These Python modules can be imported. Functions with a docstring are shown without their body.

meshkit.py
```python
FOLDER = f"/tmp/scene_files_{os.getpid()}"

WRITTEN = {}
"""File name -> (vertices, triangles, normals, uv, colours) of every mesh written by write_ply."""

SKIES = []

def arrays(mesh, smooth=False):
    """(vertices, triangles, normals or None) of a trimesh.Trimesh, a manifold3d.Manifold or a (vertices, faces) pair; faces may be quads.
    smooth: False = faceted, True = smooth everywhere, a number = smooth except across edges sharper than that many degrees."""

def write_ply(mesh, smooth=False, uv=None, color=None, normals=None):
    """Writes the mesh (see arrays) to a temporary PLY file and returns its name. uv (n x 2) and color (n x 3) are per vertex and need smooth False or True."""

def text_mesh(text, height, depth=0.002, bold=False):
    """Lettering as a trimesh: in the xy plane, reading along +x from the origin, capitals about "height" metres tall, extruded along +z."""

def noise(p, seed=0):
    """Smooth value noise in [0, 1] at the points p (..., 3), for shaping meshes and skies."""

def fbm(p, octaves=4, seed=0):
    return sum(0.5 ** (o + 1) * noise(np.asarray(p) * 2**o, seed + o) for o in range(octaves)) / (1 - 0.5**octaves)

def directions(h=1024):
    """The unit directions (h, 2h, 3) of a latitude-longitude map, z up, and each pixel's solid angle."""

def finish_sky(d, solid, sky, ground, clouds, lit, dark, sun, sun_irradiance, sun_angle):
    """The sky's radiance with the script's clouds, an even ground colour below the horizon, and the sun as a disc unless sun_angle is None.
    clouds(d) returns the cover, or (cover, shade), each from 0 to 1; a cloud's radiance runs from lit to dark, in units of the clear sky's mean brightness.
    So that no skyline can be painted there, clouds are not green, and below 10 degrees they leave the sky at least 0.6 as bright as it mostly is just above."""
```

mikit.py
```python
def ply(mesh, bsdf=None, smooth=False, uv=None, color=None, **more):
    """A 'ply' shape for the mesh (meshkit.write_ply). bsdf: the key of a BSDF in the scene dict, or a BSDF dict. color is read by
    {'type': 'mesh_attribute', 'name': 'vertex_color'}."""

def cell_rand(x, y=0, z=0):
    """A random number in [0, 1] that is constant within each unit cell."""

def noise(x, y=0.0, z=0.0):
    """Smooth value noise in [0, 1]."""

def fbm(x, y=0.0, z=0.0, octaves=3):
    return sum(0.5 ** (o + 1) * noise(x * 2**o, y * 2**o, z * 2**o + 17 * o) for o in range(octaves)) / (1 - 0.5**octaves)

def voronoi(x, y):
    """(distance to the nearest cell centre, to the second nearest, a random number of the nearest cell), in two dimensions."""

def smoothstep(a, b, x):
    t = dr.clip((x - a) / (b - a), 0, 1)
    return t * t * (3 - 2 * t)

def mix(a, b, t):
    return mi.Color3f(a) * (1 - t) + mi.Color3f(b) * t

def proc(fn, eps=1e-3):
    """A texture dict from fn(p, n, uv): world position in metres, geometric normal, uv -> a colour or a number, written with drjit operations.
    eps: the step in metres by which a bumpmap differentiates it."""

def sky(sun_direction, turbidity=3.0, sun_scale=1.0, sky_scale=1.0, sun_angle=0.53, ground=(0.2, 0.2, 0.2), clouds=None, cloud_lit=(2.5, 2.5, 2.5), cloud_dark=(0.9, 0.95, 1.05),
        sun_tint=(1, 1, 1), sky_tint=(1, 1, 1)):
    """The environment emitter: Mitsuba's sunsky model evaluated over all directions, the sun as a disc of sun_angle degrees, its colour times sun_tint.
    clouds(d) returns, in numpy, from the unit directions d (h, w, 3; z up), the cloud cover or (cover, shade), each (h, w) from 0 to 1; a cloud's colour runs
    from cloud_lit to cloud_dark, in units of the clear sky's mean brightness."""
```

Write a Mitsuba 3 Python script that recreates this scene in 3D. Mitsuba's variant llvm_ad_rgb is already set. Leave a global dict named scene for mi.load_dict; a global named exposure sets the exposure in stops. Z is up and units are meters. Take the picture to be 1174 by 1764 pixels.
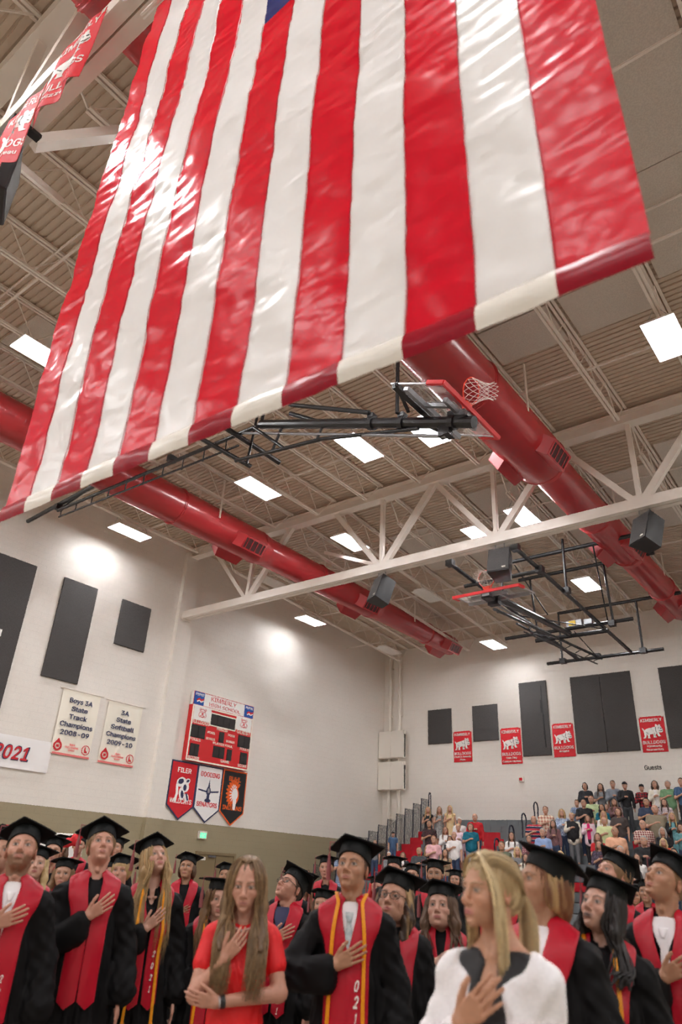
import math, random
import numpy as np, trimesh, drjit as dr, mitsuba as mi, mikit, meshkit
from shapely.geometry import Polygon, box as sbox, Point, LineString
from shapely import affinity
from shapely.ops import unary_union
T = mi.ScalarTransform4f
random.seed(5)
scene, labels = {}, {}

# ------------------------------------------------------------------ camera, light, exposure
exposure = 1.1
YAW, PITCH, ROLL = 0.68204967, 0.47365395, 0.05380323
EYE = np.array([0, 0, 1.55])
_f = np.array([-math.sin(YAW) * math.cos(PITCH), math.cos(YAW) * math.cos(PITCH), math.sin(PITCH)])
_r = np.array([math.cos(YAW), math.sin(YAW), 0.0])
_u = np.cross(_r, _f)
_u2 = np.cross(_r * math.cos(ROLL) + _u * math.sin(ROLL), _f)
scene['camera'] = {'type': 'thinlens', 'fov': 2 * math.degrees(math.atan(587 / 1214.94)), 'fov_axis': 'x',
                   'aperture_radius': 0.007, 'focus_distance': 12.0, 'near_clip': 0.05, 'far_clip': 200.0,
                   'to_world': T().look_at(origin=EYE.tolist(), target=(EYE + _f).tolist(), up=_u2.tolist())}
LAMP = 26.0            # radiance of the fluorescent high-bay panels
LAMP_RGB = (0.985, 0.99, 1.0)

# ------------------------------------------------------------------ room constants (metres)
XL, XR, YB, YF = -19.8, 14.0, 28.5, -13.0
YA, YT = 15.62, 1.75          # the two big trusses
JX = [-1.84 * k for k in range(-7, 11)]


def zdeck(y):
    return 12.3 - 0.062 * max(0.0, y - 15.6)


# ------------------------------------------------------------------ helpers
def num(name):
    k, n = name, 0
    while k in scene or k in labels or any_child(k):
        n += 1
        k = f'{name}_{n:03d}'
    used.add(k)
    return k


used = set()


def any_child(k):
    return k in used


def put(key, mesh, bsdf, smooth=30, at=None, **kw):
    d = mesh if isinstance(mesh, dict) else mikit.ply(mesh, bsdf, smooth=smooth, **kw)
    if isinstance(mesh, dict) and bsdf is not None:
        d = dict(d)
        d['bsdf'] = {'type': 'ref', 'id': bsdf}
    if at is not None:
        d = dict(d)
        d['to_world'] = at
    scene[key] = d
    used.add(key)
    return key


def part(parent, name, mesh, bsdf, smooth=30, at=None, label=None, **kw):
    k = num(f'{parent}__{name}')
    put(k, mesh, bsdf, smooth, at, **kw)
    if label:
        labels[k] = {'label': label}
    return k


def thing(name, label, cat, group=None, kind=None):
    k = num(name)
    labels[k] = {'label': label, 'category': cat}
    if group:
        labels[k]['group'] = group
    if kind:
        labels[k]['kind'] = kind
    return k


def struct(name, mesh, bsdf, smooth=30):
    put(name, mesh, bsdf, smooth)
    labels[name] = {'kind': 'structure'}
    return name


def cat(ms):
    return trimesh.util.concatenate([m for m in ms if m is not None and len(m.faces)])


def tm(v, f):
    return trimesh.Trimesh(np.asarray(v, float), np.asarray(f, int), process=False)


def bx(c, s):
    m = trimesh.creation.box(extents=s)
    m.apply_translation(c)
    return m


def bx2(a, b):
    a, b = np.minimum(a, b), np.maximum(a, b)
    return bx((a + b) / 2, b - a)


def cham(s, c=0.01):
    """box with chamfered edges, centred"""
    x, y, z = np.array(s) / 2
    pts = []
    for i in (-1, 1):
        for j in (-1, 1):
            for k in (-1, 1):
                pts += [(i * x, j * (y - c), k * (z - c)), (i * (x - c), j * y, k * (z - c)), (i * (x - c), j * (y - c), k * z)]
    return trimesh.Trimesh(pts, process=False).convex_hull


def frame(d):
    d = np.asarray(d, float)
    d = d / (np.linalg.norm(d) + 1e-12)
    a = np.cross([0, 0, 1.0], d)
    if np.linalg.norm(a) < 1e-4:
        a = np.array([1.0, 0, 0])
    a /= np.linalg.norm(a)
    return a, np.cross(d, a), d


def beam(p, q, w, h):
    """rectangular bar: w sideways, h upwards"""
    p, q = np.array(p, float), np.array(q, float)
    a, b, d = frame(q - p)
    L = np.linalg.norm(q - p)
    m = trimesh.creation.box(extents=(w, h, L))
    M = np.eye(4)
    M[:3, 0], M[:3, 1], M[:3, 2], M[:3, 3] = a, b, d, (p + q) / 2
    m.apply_transform(M)
    return m


def tube(pts, r, n=8, cap=True, closed=False):
    p = np.asarray(pts, float)
    t = np.gradient(p, axis=0) if not closed else np.roll(p, -1, 0) - np.roll(p, 1, 0)
    t /= np.linalg.norm(t, axis=1, keepdims=True) + 1e-12
    a = np.zeros_like(t)
    ref = np.array([0, 0, 1.0]) if abs(t[0, 2]) < 0.9 else np.array([1.0, 0, 0])
    cur = np.cross(t[0], ref)
    cur /= np.linalg.norm(cur)
    for i in range(len(p)):
        cur = cur - t[i] * (cur @ t[i])
        cur /= np.linalg.norm(cur) + 1e-12
        a[i] = cur
    b = np.cross(t, a)
    r = np.broadcast_to(np.asarray(r, float), (len(p),) if np.ndim(r) < 2 else np.shape(r))
    ra, rb = (r, r) if r.ndim == 1 else (r[:, 0], r[:, 1])
    ang = np.arange(n) * 2 * np.pi / n
    v = p[:, None] + ra[:, None, None] * np.cos(ang)[None, :, None] * a[:, None] + rb[:, None, None] * np.sin(ang)[None, :, None] * b[:, None]
    m = len(p)
    i, j = np.meshgrid(np.arange(m if closed else m - 1), np.arange(n), indexing='ij')
    i2 = (i + 1) % m
    q = np.stack([i * n + j, i * n + (j + 1) % n, i2 * n + (j + 1) % n, i2 * n + j], -1).reshape(-1, 4)
    f = np.vstack([q[:, [0, 1, 2]], q[:, [0, 2, 3]]])
    v = v.reshape(-1, 3)
    if cap and not closed:
        k = np.arange(1, n - 1)
        f = np.vstack([f, np.stack([0 * k, k + 1, k], 1), (m - 1) * n + np.stack([0 * k, k, k + 1], 1)])
    return tm(v, f)


def rod(p, q, r, n=8):
    return tube([p, q], r, n)


def extr(poly, depth):
    gs = [g for g in getattr(poly, 'geoms', [poly]) if not g.is_empty and g.area > 1e-9]
    return cat([trimesh.creation.extrude_polygon(g, depth, engine='earcut') for g in gs])


def mat4(u, v, n, o):
    M = np.eye(4)
    M[:3, 0], M[:3, 1], M[:3, 2], M[:3, 3] = u, v, n, o
    return M


def moved(m, M):
    m = m.copy()
    m.apply_transform(M)
    return m


_tc = {}


def text(s, h, width=None, depth=0.004, bold=True, slant=0.0):
    """lettering centred on x, standing on the baseline y=0, squeezed to width"""
    k = (s, bold)
    if k not in _tc:
        _tc[k] = meshkit.text_mesh(s, 1.0, 1.0, bold)
    m = _tc[k].copy()
    lo, hi = m.bounds
    m.apply_translation([-(lo[0] + hi[0]) / 2, 0, 0])
    sx = h if width is None else width / (hi[0] - lo[0])
    m.apply_scale([sx, h, depth])
    if slant:
        m.vertices[:, 0] += slant * m.vertices[:, 1]
    return m


def grid_sheet(nu, nv, fn, thick=0.0):
    """surface from fn(U,V)->(...,3) on [0,1]^2; returns (mesh, uv)"""
    U, V = np.meshgrid(np.linspace(0, 1, nu + 1), np.linspace(0, 1, nv + 1), indexing='ij')
    P = fn(U, V)
    i, j = np.meshgrid(np.arange(nu), np.arange(nv), indexing='ij')
    a = (i * (nv + 1) + j).ravel()
    q = np.stack([a, a + nv + 1, a + nv + 2, a + 1], 1)
    f = np.vstack([q[:, [0, 1, 2]], q[:, [0, 2, 3]]])
    v = P.reshape(-1, 3)
    if thick:
        m = tm(v, f)
        n = np.array(m.vertex_normals)
        n0 = len(v)
        b = np.concatenate([np.arange(0, nu) * (nv + 1), nu * (nv + 1) + np.arange(0, nv), (np.arange(nu, 0, -1)) * (nv + 1) + nv, np.arange(nv, 0, -1)])
        b2 = np.roll(b, -1)
        side = np.vstack([np.stack([b, b + n0, b2 + n0], 1), np.stack([b, b2 + n0, b2], 1)])
        v = np.vstack([v + n * thick / 2, v - n * thick / 2])
        f = np.vstack([f, f[:, ::-1] + n0, side])
        uv = np.stack([U.ravel(), V.ravel()], 1)
        return tm(v, f), np.vstack([uv, uv])
    return tm(v, f), np.stack([U.ravel(), V.ravel()], 1)


# ------------------------------------------------------------------ materials
def rgb(c):
    return {'type': 'rgb', 'value': [float(x) for x in c]}


def srgb(*c):
    c = np.array(c, float) / 255
    return tuple(float(x) for x in np.where(c < 0.04045, c / 12.92, ((c + 0.055) / 1.055) ** 2.4))


def M(name, color, rough=0.6, metal=0.0, spec=0.5, bump=None, bscale=0.002, eps=1e-3, **kw):
    base = color if isinstance(color, dict) else rgb(color)
    d = {'type': 'principled', 'base_color': base, 'roughness': rough, 'metallic': metal, 'specular': spec, **kw}
    if bump is not None:
        d = {'type': 'bumpmap', 'arbitrary': mikit.proc(bump, eps), 'scale': bscale, 'bsdf': d}
    scene[name] = {'type': 'twosided', 'bsdf': d}
    return name


def cmu_h(a, z):
    """0 in a mortar joint, 1 on a block face: 16x8 inch blocks in running bond"""
    row = dr.floor(z / 0.2032)
    fz = z / 0.2032 - row
    s = a / 0.4064 + 0.5 * (row - 2 * dr.floor(row / 2))
    fs = s - dr.floor(s)
    ez = dr.minimum(fz, 1 - fz) * 0.2032
    es = dr.minimum(fs, 1 - fs) * 0.4064
    return mikit.smoothstep(0.002, 0.008, dr.minimum(ez, es))


def wall_col(along):
    def fn(p, n, uv):
        a = p.y if along == 'y' else p.x
        j = cmu_h(a, p.z)
        g = mikit.fbm(p.x * 1.1, p.y * 1.1, p.z * 1.1, 3)
        pores = mikit.noise(p.x * 45, p.y * 45, p.z * 45)
        white = mikit.mix((0.775, 0.73, 0.675), (0.82, 0.775, 0.72), g) * (0.93 + 0.07 * j) * (0.96 + 0.06 * pores)
        tan = mikit.mix((0.305, 0.258, 0.165), (0.335, 0.285, 0.185), g) * (0.9 + 0.1 * j) * (0.96 + 0.06 * pores)
        return dr.select(p.z < 2.845, tan, white)
    return fn


def wall_bump(along):
    def fn(p, n, uv):
        a = p.y if along == 'y' else p.x
        return cmu_h(a, p.z) + 0.25 * mikit.noise(p.x * 60, p.y * 60, p.z * 60)
    return fn


M('m_wall_y', mikit.proc(wall_col('y')), 0.55, bump=wall_bump('y'), bscale=0.003, eps=2e-3)
M('m_wall_x', mikit.proc(wall_col('x')), 0.55, bump=wall_bump('x'), bscale=0.003, eps=2e-3)
M('m_deck', srgb(198, 182, 165), 0.5)
M('m_steel_white', srgb(230, 222, 213), 0.45)
M('m_baffle', mikit.proc(lambda p, n, uv: mi.Color3f(0.585, 0.535, 0.475) * (0.92 + 0.16 * mikit.noise(p.x * 60, p.y * 60))), 0.85)


def floor_fn(p, n, uv):
    w = mikit.cell_rand(p.x / 0.057, p.y / 0.9)
    g = mikit.fbm(p.x * 40, p.y * 2.5, 0, 3)
    return mikit.mix((0.24, 0.20, 0.155), (0.31, 0.265, 0.21), 0.5 * w + 0.5 * g)


M('m_floor', mikit.proc(floor_fn), 0.25, clearcoat=0.6)
M('m_black', srgb(34, 34, 36), 0.4)
M('m_black_pipe', srgb(26, 27, 30), 0.3, spec=0.6)
M('m_rail', srgb(24, 24, 44), 0.4)


def duct_bump(p, n, uv):
    a = dr.atan2(n.x, n.z)
    s = (p.y / 0.13 + a / (2 * math.pi))
    f = s - dr.floor(s)
    return mikit.smoothstep(0.0, 0.06, f) * mikit.smoothstep(0.0, 0.06, 1 - f)


M('m_duct', srgb(158, 36, 40), 0.22, spec=0.55, bump=duct_bump, bscale=0.0025, eps=4e-3, clearcoat=0.5)
M('m_duct_plain', srgb(164, 38, 42), 0.3, clearcoat=0.4)
M('m_duct_dark', srgb(58, 16, 18), 0.5)
M('m_panel', mikit.proc(lambda p, n, uv: mi.Color3f(0.062, 0.058, 0.057) * (0.75 + 0.5 * mikit.noise(p.x * 70, p.y * 70, p.z * 70))), 0.9)
M('m_red_pad', srgb(208, 40, 44), 0.4)
M('m_rim', srgb(226, 62, 34), 0.35)
M('m_net', srgb(240, 236, 230), 0.8)
M('m_alu', srgb(214, 214, 216), 0.35, metal=0.6)
M('m_galv', srgb(150, 152, 155), 0.35, metal=0.8)
M('m_white_paint', srgb(240, 238, 234), 0.45)
M('m_offwhite', srgb(226, 220, 210), 0.5)
M('m_red_seat', srgb(196, 28, 44), 0.45)
M('m_grey_seat', srgb(112, 118, 122), 0.45)
M('m_grey_tread', srgb(64, 66, 68), 0.6)
M('m_red_cloth', srgb(204, 30, 42), 0.65, sheen=0.3)
M('m_cream_cloth', srgb(240, 234, 220), 0.7)
M('m_white_cloth', srgb(238, 236, 236), 0.7)
M('m_black_cloth', srgb(30, 28, 30), 0.7)
M('m_ink_navy', srgb(44, 48, 84), 0.6)
M('m_ink_white', srgb(244, 240, 238), 0.6)
M('m_ink_red', srgb(196, 34, 44), 0.6)
M('m_ink_orange', srgb(232, 96, 32), 0.6)
M('m_ink_black', srgb(22, 20, 22), 0.6)
M('m_ink_pink', srgb(226, 120, 118), 0.6)
M('m_ink_grey', srgb(150, 148, 152), 0.6)
M('m_blue', srgb(30, 76, 160), 0.5)
M('m_board_red', srgb(206, 38, 42), 0.4)
M('m_dark_display', srgb(28, 26, 27), 0.3)
M('m_dark_display2', srgb(44, 40, 40), 0.35)
M('m_green_glow', srgb(40, 120, 60), 0.5)
M('m_yellow', srgb(226, 190, 50), 0.5)
scene['m_glass'] = {'type': 'thindielectric', 'int_ior': 1.5}
M('m_tan_door', srgb(128, 112, 84), 0.5)
# ================================================================== the shell
struct('wall_left', bx2((XL - 0.3, YF, 0), (XL, YB + 0.3, 12.9)), 'm_wall_y', False)
struct('wall_back', bx2((XL, YB, 0), (XR, YB + 0.3, 12.9)), 'm_wall_x', False)
struct('wall_right', bx2((XR, YF, 0), (XR + 0.3, YB + 0.3, 12.9)), 'm_wall_y', False)
struct('wall_front', bx2((XL - 0.3, YF - 0.3, 0), (XR + 0.3, YF, 12.9)), 'm_wall_x', False)
struct('floor', bx2((XL - 0.3, YF - 0.3, -0.2), (XR + 0.3, YB + 0.3, 0)), 'm_floor', False)
struct('trim_1', bx2((XL, 15.32, 0), (XL + 0.17, 15.98, 11.95)), 'm_wall_y', False)


def deck():
    ys, zs, y, P = [], [], YF, 0.1524
    while y < YB:
        for d, z in ((0, 0), (0.102, 0), (0.109, 0.038), (0.145, 0.038)):
            if y + d <= YB:
                ys.append(y + d)
                zs.append(zdeck(y + d) + z)
        y += P
    ys, zs = np.array(ys + [YB]), np.array(zs + [zdeck(YB)])
    n = len(ys)
    v = np.vstack([np.c_[np.full(n, XL), ys, zs], np.c_[np.full(n, XR), ys, zs]])
    k = np.arange(n - 1)
    f = np.vstack([np.stack([k, k + n, k + 1], 1), np.stack([k + 1, k + n, k + n + 1], 1)])
    top = bx2((XL, YF, 12.75), (XR, YB, 12.9))
    return cat([tm(v, f), top])


struct('ceiling', deck(), 'm_deck', False)


# ------------------------------------------------------------------ open-web roof joists: one set of meshes for each bay, placed joist by joist
def joist_meshes(y0, y1, zt0, zt1, depth=0.82):
    def zt(y):
        return zt0 + (zt1 - zt0) * (y - y0) / (y1 - y0)
    out = {}
    tc = [beam((s * 0.045, y0, zt(y0) - 0.03), (s * 0.045, y1, zt(y1) - 0.03), 0.055, 0.055) for s in (-1, 1)]
    out['top_chord'] = cat(tc)
    a, b = y0 + 0.75, y1 - 0.75
    out['bottom_chord'] = cat([beam((s * 0.04, a, zt(a) - depth), (s * 0.04, b, zt(b) - depth), 0.05, 0.05) for s in (-1, 1)])
    web, n = [], int(round((b - a) / 0.62))
    n += n % 2
    ys = np.linspace(a, b, n + 1)
    web.append(beam((0, y0 + 0.1, zt(y0) - 0.05), (0, a, zt(a) - depth), 0.03, 0.03))
    web.append(beam((0, y1 - 0.1, zt(y1) - 0.05), (0, b, zt(b) - depth), 0.03, 0.03))
    for i in range(n):
        p = (0, ys[i], zt(ys[i]) - (depth if i % 2 == 0 else 0.06))
        q = (0, ys[i + 1], zt(ys[i + 1]) - (depth if i % 2 else 0.06))
        web.append(tube([p, q], 0.013, 5, cap=False))
    out['web'] = cat(web)
    return out


BAYS = [('front', YF + 0.05, YT - 0.12, 12.27, 12.27), ('middle', YT + 0.12, YA - 0.12, 12.27, 12.27), ('back', YA + 0.12, YB - 0.05, 12.26, zdeck(YB) - 0.02)]
for nm, y0, y1, z0, z1 in BAYS:
    pl = {k: mikit.ply(m, 'm_steel_white', smooth=False) for k, m in joist_meshes(y0, y1, z0, z1).items()}
    for x in JX:
        if nm == 'front' and (x > 0.5 or x < -11):
            continue
        if x < XL or x > 6:
            continue
        where = {'front': 'over the near end of the gym', 'middle': 'between the two long trusses', 'back': 'between the speaker truss and the bleacher wall'}[nm]
        t = thing('roof_joist', f'white open-web steel roof joist {where}', 'roof joist', f'open-web roof joists {where}')
        for k, d in pl.items():
            part(t, k, d, None, at=T().translate([x, 0, 0]))

# bridging lines that cross the joists
for i, (y, dz, r) in enumerate([(4.1, .80, .02), (6.6, .80, .02), (9.9, .80, .022), (12.6, .80, .02), (4.2, .12, .016), (9.8, .12, .016), (18.6, .80, .02), (21.6, .80, .02), (25.3, .80, .02), (18.7, .12, .016), (25.2, .12, .016)]):
    t = thing('joist_bridging', 'thin white bridging angle crossing the roof joists from wall to wall', 'bridging', 'bridging lines across the joists')
    part(t, 'angle', beam((XL + 0.02, y, zdeck(y) - dz), (6, y, zdeck(y) - dz), r * 2, r * 2), 'm_steel_white', False)

# acoustic boards fixed flat to the underside of the deck, between the joists
BOARDS = [(-1.84, 5.95, 9.0), (-1.84, 9.02, 11.6), (0, 5.95, 9.0), (0, 9.02, 11.6), (-3.68, 11.0, 12.35), (-3.68, 9.6, 10.98), (-5.52, 11.05, 12.3), (-5.52, 9.6, 11.0), (0, 2.6, 5.9), (-1.84, 2.6, 5.9),
          (-9.2, 5.2, 6.7), (-11.04, 5.4, 7.4), (-12.88, 5.6, 8.0), (-14.72, 5.0, 8.0), (-9.2, 17.2, 20.4), (-11.04, 19.6, 22.6), (-7.36, 18.2, 22.0), (-5.52, 18.2, 22.0), (-12.88, 18.4, 21.4), (-3.68, 17.4, 21.2), (-3.68, 22, 25.5), (-1.84, 18, 22)]
for x, y0, y1 in BOARDS:
    t = thing('acoustic_board', 'flat off-white acoustic board fixed under the ribbed ceiling deck between joists', 'acoustic board', 'acoustic boards under the deck')
    z0, z1 = zdeck(y0) - 0.035, zdeck(y1) - 0.035
    part(t, 'board', beam((x + 0.92, y0, z0), (x + 0.92, y1, z1), 1.58, 0.05), 'm_baffle', False)


# ------------------------------------------------------------------ the long trusses across the hall
def truss(y, label, zb=9.42, dx=0.0):
    t = thing('roof_truss', label, 'roof truss')
    w = 0.155
    # two channels back to back with a slot between them
    part(t, 'bottom_chord', cat([bx2((XL + 0.02, y - w - 0.012, zb), (8, y - 0.012, zb + 0.26)), bx2((XL + 0.02, y + 0.012, zb), (8, y + 0.012 + w, zb + 0.26)),
                                 bx2((XL + 0.02, y - 0.03, zb + 0.1), (8, y + 0.03, zb + 0.2))]), 'm_steel_white', False)
    part(t, 'top_chord', cat([bx2((XL + 0.02, y - 0.16, 12.12), (8, y + 0.16, 12.15)), bx2((XL + 0.02, y - 0.012, 11.84), (8, y + 0.012, 12.13)),
                              bx2((XL + 0.02, y - 0.16, 11.81), (8, y + 0.16, 11.84))]), 'm_steel_white', False)
    zt, z0 = 11.85, zb + 0.24

    def member(xb, xt, s=0.13):
        part(t, 'web_member', beam((xb, y, z0), (xt, y, zt), s, s * 1.15), 'm_steel_white', False)
    for xb in (-3.68, -7.36, -11.04, 0.0, 3.68):
        for d, s in ((-1.84, .13), (0, .11), (1.84, .15)):
            member(xb + (0.1 if d > 0 else -0.1 if d < 0 else 0), xb + d, s)
        part(t, 'gusset_plate', bx2((xb - 0.22, y - 0.01, zb + 0.2), (xb + 0.22, y + 0.01, zb + 0.42)), 'm_steel_white', False)
    member(-16.62, -18.5, .12)
    member(-16.56, -16.4, .11)
    member(-16.5, -14.75, .15)
    # kickers out to the joists of the back bay
    for xb, xt, s in ((-11.04, -14.6, .11), (-7.36, -9.2, .1), (-3.68, -5.5, .12)):
        part(t, 'kicker_brace', beam((xb - 0.08, y, z0), (xt, y + (1.6 if s < .115 else 0.2), 11.5 if s < .115 else zt), s * 0.8, s), 'm_steel_white', False)
    part(t, 'end_plate', bx2((XL + 0.01, y - 0.2, zb - 0.05), (XL + 0.24, y + 0.2, zb + 0.02)), 'm_steel_white', False)
    return t


truss(YA, 'long white steel truss whose lower chord carries the black speakers')
tB = truss(YT, 'white steel truss at the upper left from which the big flag hangs')


# ------------------------------------------------------------------ red round ducts with pairs of air registers
def lathe_y(prof, n=40):
    """revolve (y, r) about the y axis"""
    prof = np.array(prof, float)
    m = len(prof)
    a = np.arange(n) * 2 * np.pi / n
    v = np.stack([prof[:, 1, None] * np.sin(a), np.repeat(prof[:, :1], n, 1), prof[:, 1, None] * np.cos(a)], -1).reshape(-1, 3)
    i, j = np.meshgrid(np.arange(m - 1), np.arange(n), indexing='ij')
    q = np.stack([i * n + j, (i + 1) * n + j, (i + 1) * n + (j + 1) % n, i * n + (j + 1) % n], -1).reshape(-1, 4)
    return tm(v, np.vstack([q[:, [0, 1, 2]], q[:, [0, 2, 3]]]))


def duct(label, x, z, segs, regs, collars):
    t = thing('air_duct', label, 'air duct')
    at = T().translate([x, 0, z])
    for y0, y1, r in segs:
        part(t, 'pipe', lathe_y([(y0, 0.0), (y0, r), (y1, r), (y1, 0.0)] if (y0, y1) in (segs[-1][:2], segs[0][:2]) else [(y0, r), (y1, r)], 48), 'm_duct', 40, at)
    for (y0, _, r0), (y1, _, r1) in zip(segs[:-1], segs[1:]):
        if abs(r0 - r1) > 1e-3:
            part(t, 'reducer', lathe_y([(y1 - 0.02, r0), (y1, r0 + 0.015), (y1 + 0.35, r1 + 0.015), (y1 + 0.37, r1)], 40), 'm_duct_plain', 30, at)
    for y, r in collars:
        part(t, 'collar', lathe_y([(y - 0.05, r), (y - 0.045, r + 0.018), (y - 0.012, r + 0.018), (y, r + 0.04), (y + 0.012, r + 0.018), (y + 0.045, r + 0.018), (y + 0.05, r)], 40), 'm_duct_plain', 20, at)
    for y, r in regs:
        for s in (-1, 1):
            # plenum leaning out and down at 35 degrees below level on both sides
            ang = math.radians(-32)
            o = np.array([s * math.cos(ang), 0, math.sin(ang)])
            up = np.array([s * math.sin(-ang), 0, math.cos(ang)])
            W, Hh, D0, D1 = 1.05, 0.46, r * 0.55, r + 0.26
            Mx = mat4([0, 1, 0], up, o, (0, y, 0))
            sec = [(-W / 2 - .12, -Hh / 2), (W / 2, -Hh / 2), (W / 2, Hh / 2), (-W / 2 - .12, Hh / 2)]
            fr = [(-W / 2 + .12, -Hh / 2 + .02), (W / 2, -Hh / 2 + .02), (W / 2, Hh / 2 - .02), (-W / 2 + .12, Hh / 2 - .02)]
            v = [(a, b, D0) for a, b in sec] + [(a, b, D1) for a, b in fr]
            hull = trimesh.Trimesh(v, process=False).convex_hull
            rg = part(t, 'register', moved(hull, Mx), 'm_duct_plain', False, at)
            rim = cat([bx2((-W / 2 + .12, Hh / 2 - .07, D1), (W / 2, Hh / 2 - .02, D1 + .02)), bx2((-W / 2 + .12, -Hh / 2 + .02, D1), (W / 2, -Hh / 2 + .07, D1 + .02)),
                       bx2((-W / 2 + .12, -Hh / 2 + .07, D1), (-W / 2 + .18, Hh / 2 - .07, D1 + .02)), bx2((W / 2 - .06, -Hh / 2 + .07, D1), (W / 2, Hh / 2 - .07, D1 + .02))])
            part(rg, 'rim', moved(rim, Mx), 'm_duct_plain', False, at)
            part(rg, 'opening', moved(bx2((-W / 2 + .18, -Hh / 2 + .07, D1 - .01), (W / 2 - .06, Hh / 2 - .07, D1 + .003)), Mx), 'm_duct_dark', False, at)
            for k in range(4):
                xk = -W / 2 + .18 + (k + .5) * (W - .24) / 4
                part(rg, 'vane', moved(bx2((xk - .012, -Hh / 2 + .07, D1), (xk + .012, Hh / 2 - .07, D1 + .016)), Mx), 'm_duct_plain', False, at)
    for y in (4.5, 8.9, 12.4, 18.6, 23.4):
        rr = [r for a, b, r in segs if a <= y <= b][0]
        for s in (-1, 1):
            part(t, 'hanger_strap', bx2((s * rr - .015, y - .03, 0), (s * rr + .015, y + .03, 1.3 - .062 * max(0, y - 15.6))), 'm_steel_white', False, at)
    return t


duct('long red round air duct beside the scoreboard wall', -15.25, 10.82, [(-6, 14.5, .535), (14.5, 20.9, .475), (20.9, 27.0, .42)], [(7.5, .52), (13.75, .52), (20.1, .46), (26.35, .41)], [(4.8, .535), (11.15, .535), (14.4, .5), (17.6, .475), (20.8, .46), (24.9, .42)])
duct('long red round air duct over the basketball hoop near mid court', -5.55, 10.82, [(1.25, 3.5, .27), (3.5, 14.5, .63), (14.5, 20.9, .475), (20.9, 27.0, .42)], [(7.5, .6), (13.75, .58), (20.0, .46), (26.2, .41)], [(1.6, .27), (4.8, .63), (10.9, .63), (14.4, .55), (18.1, .475), (20.8, .46), (24.5, .42)])


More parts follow.
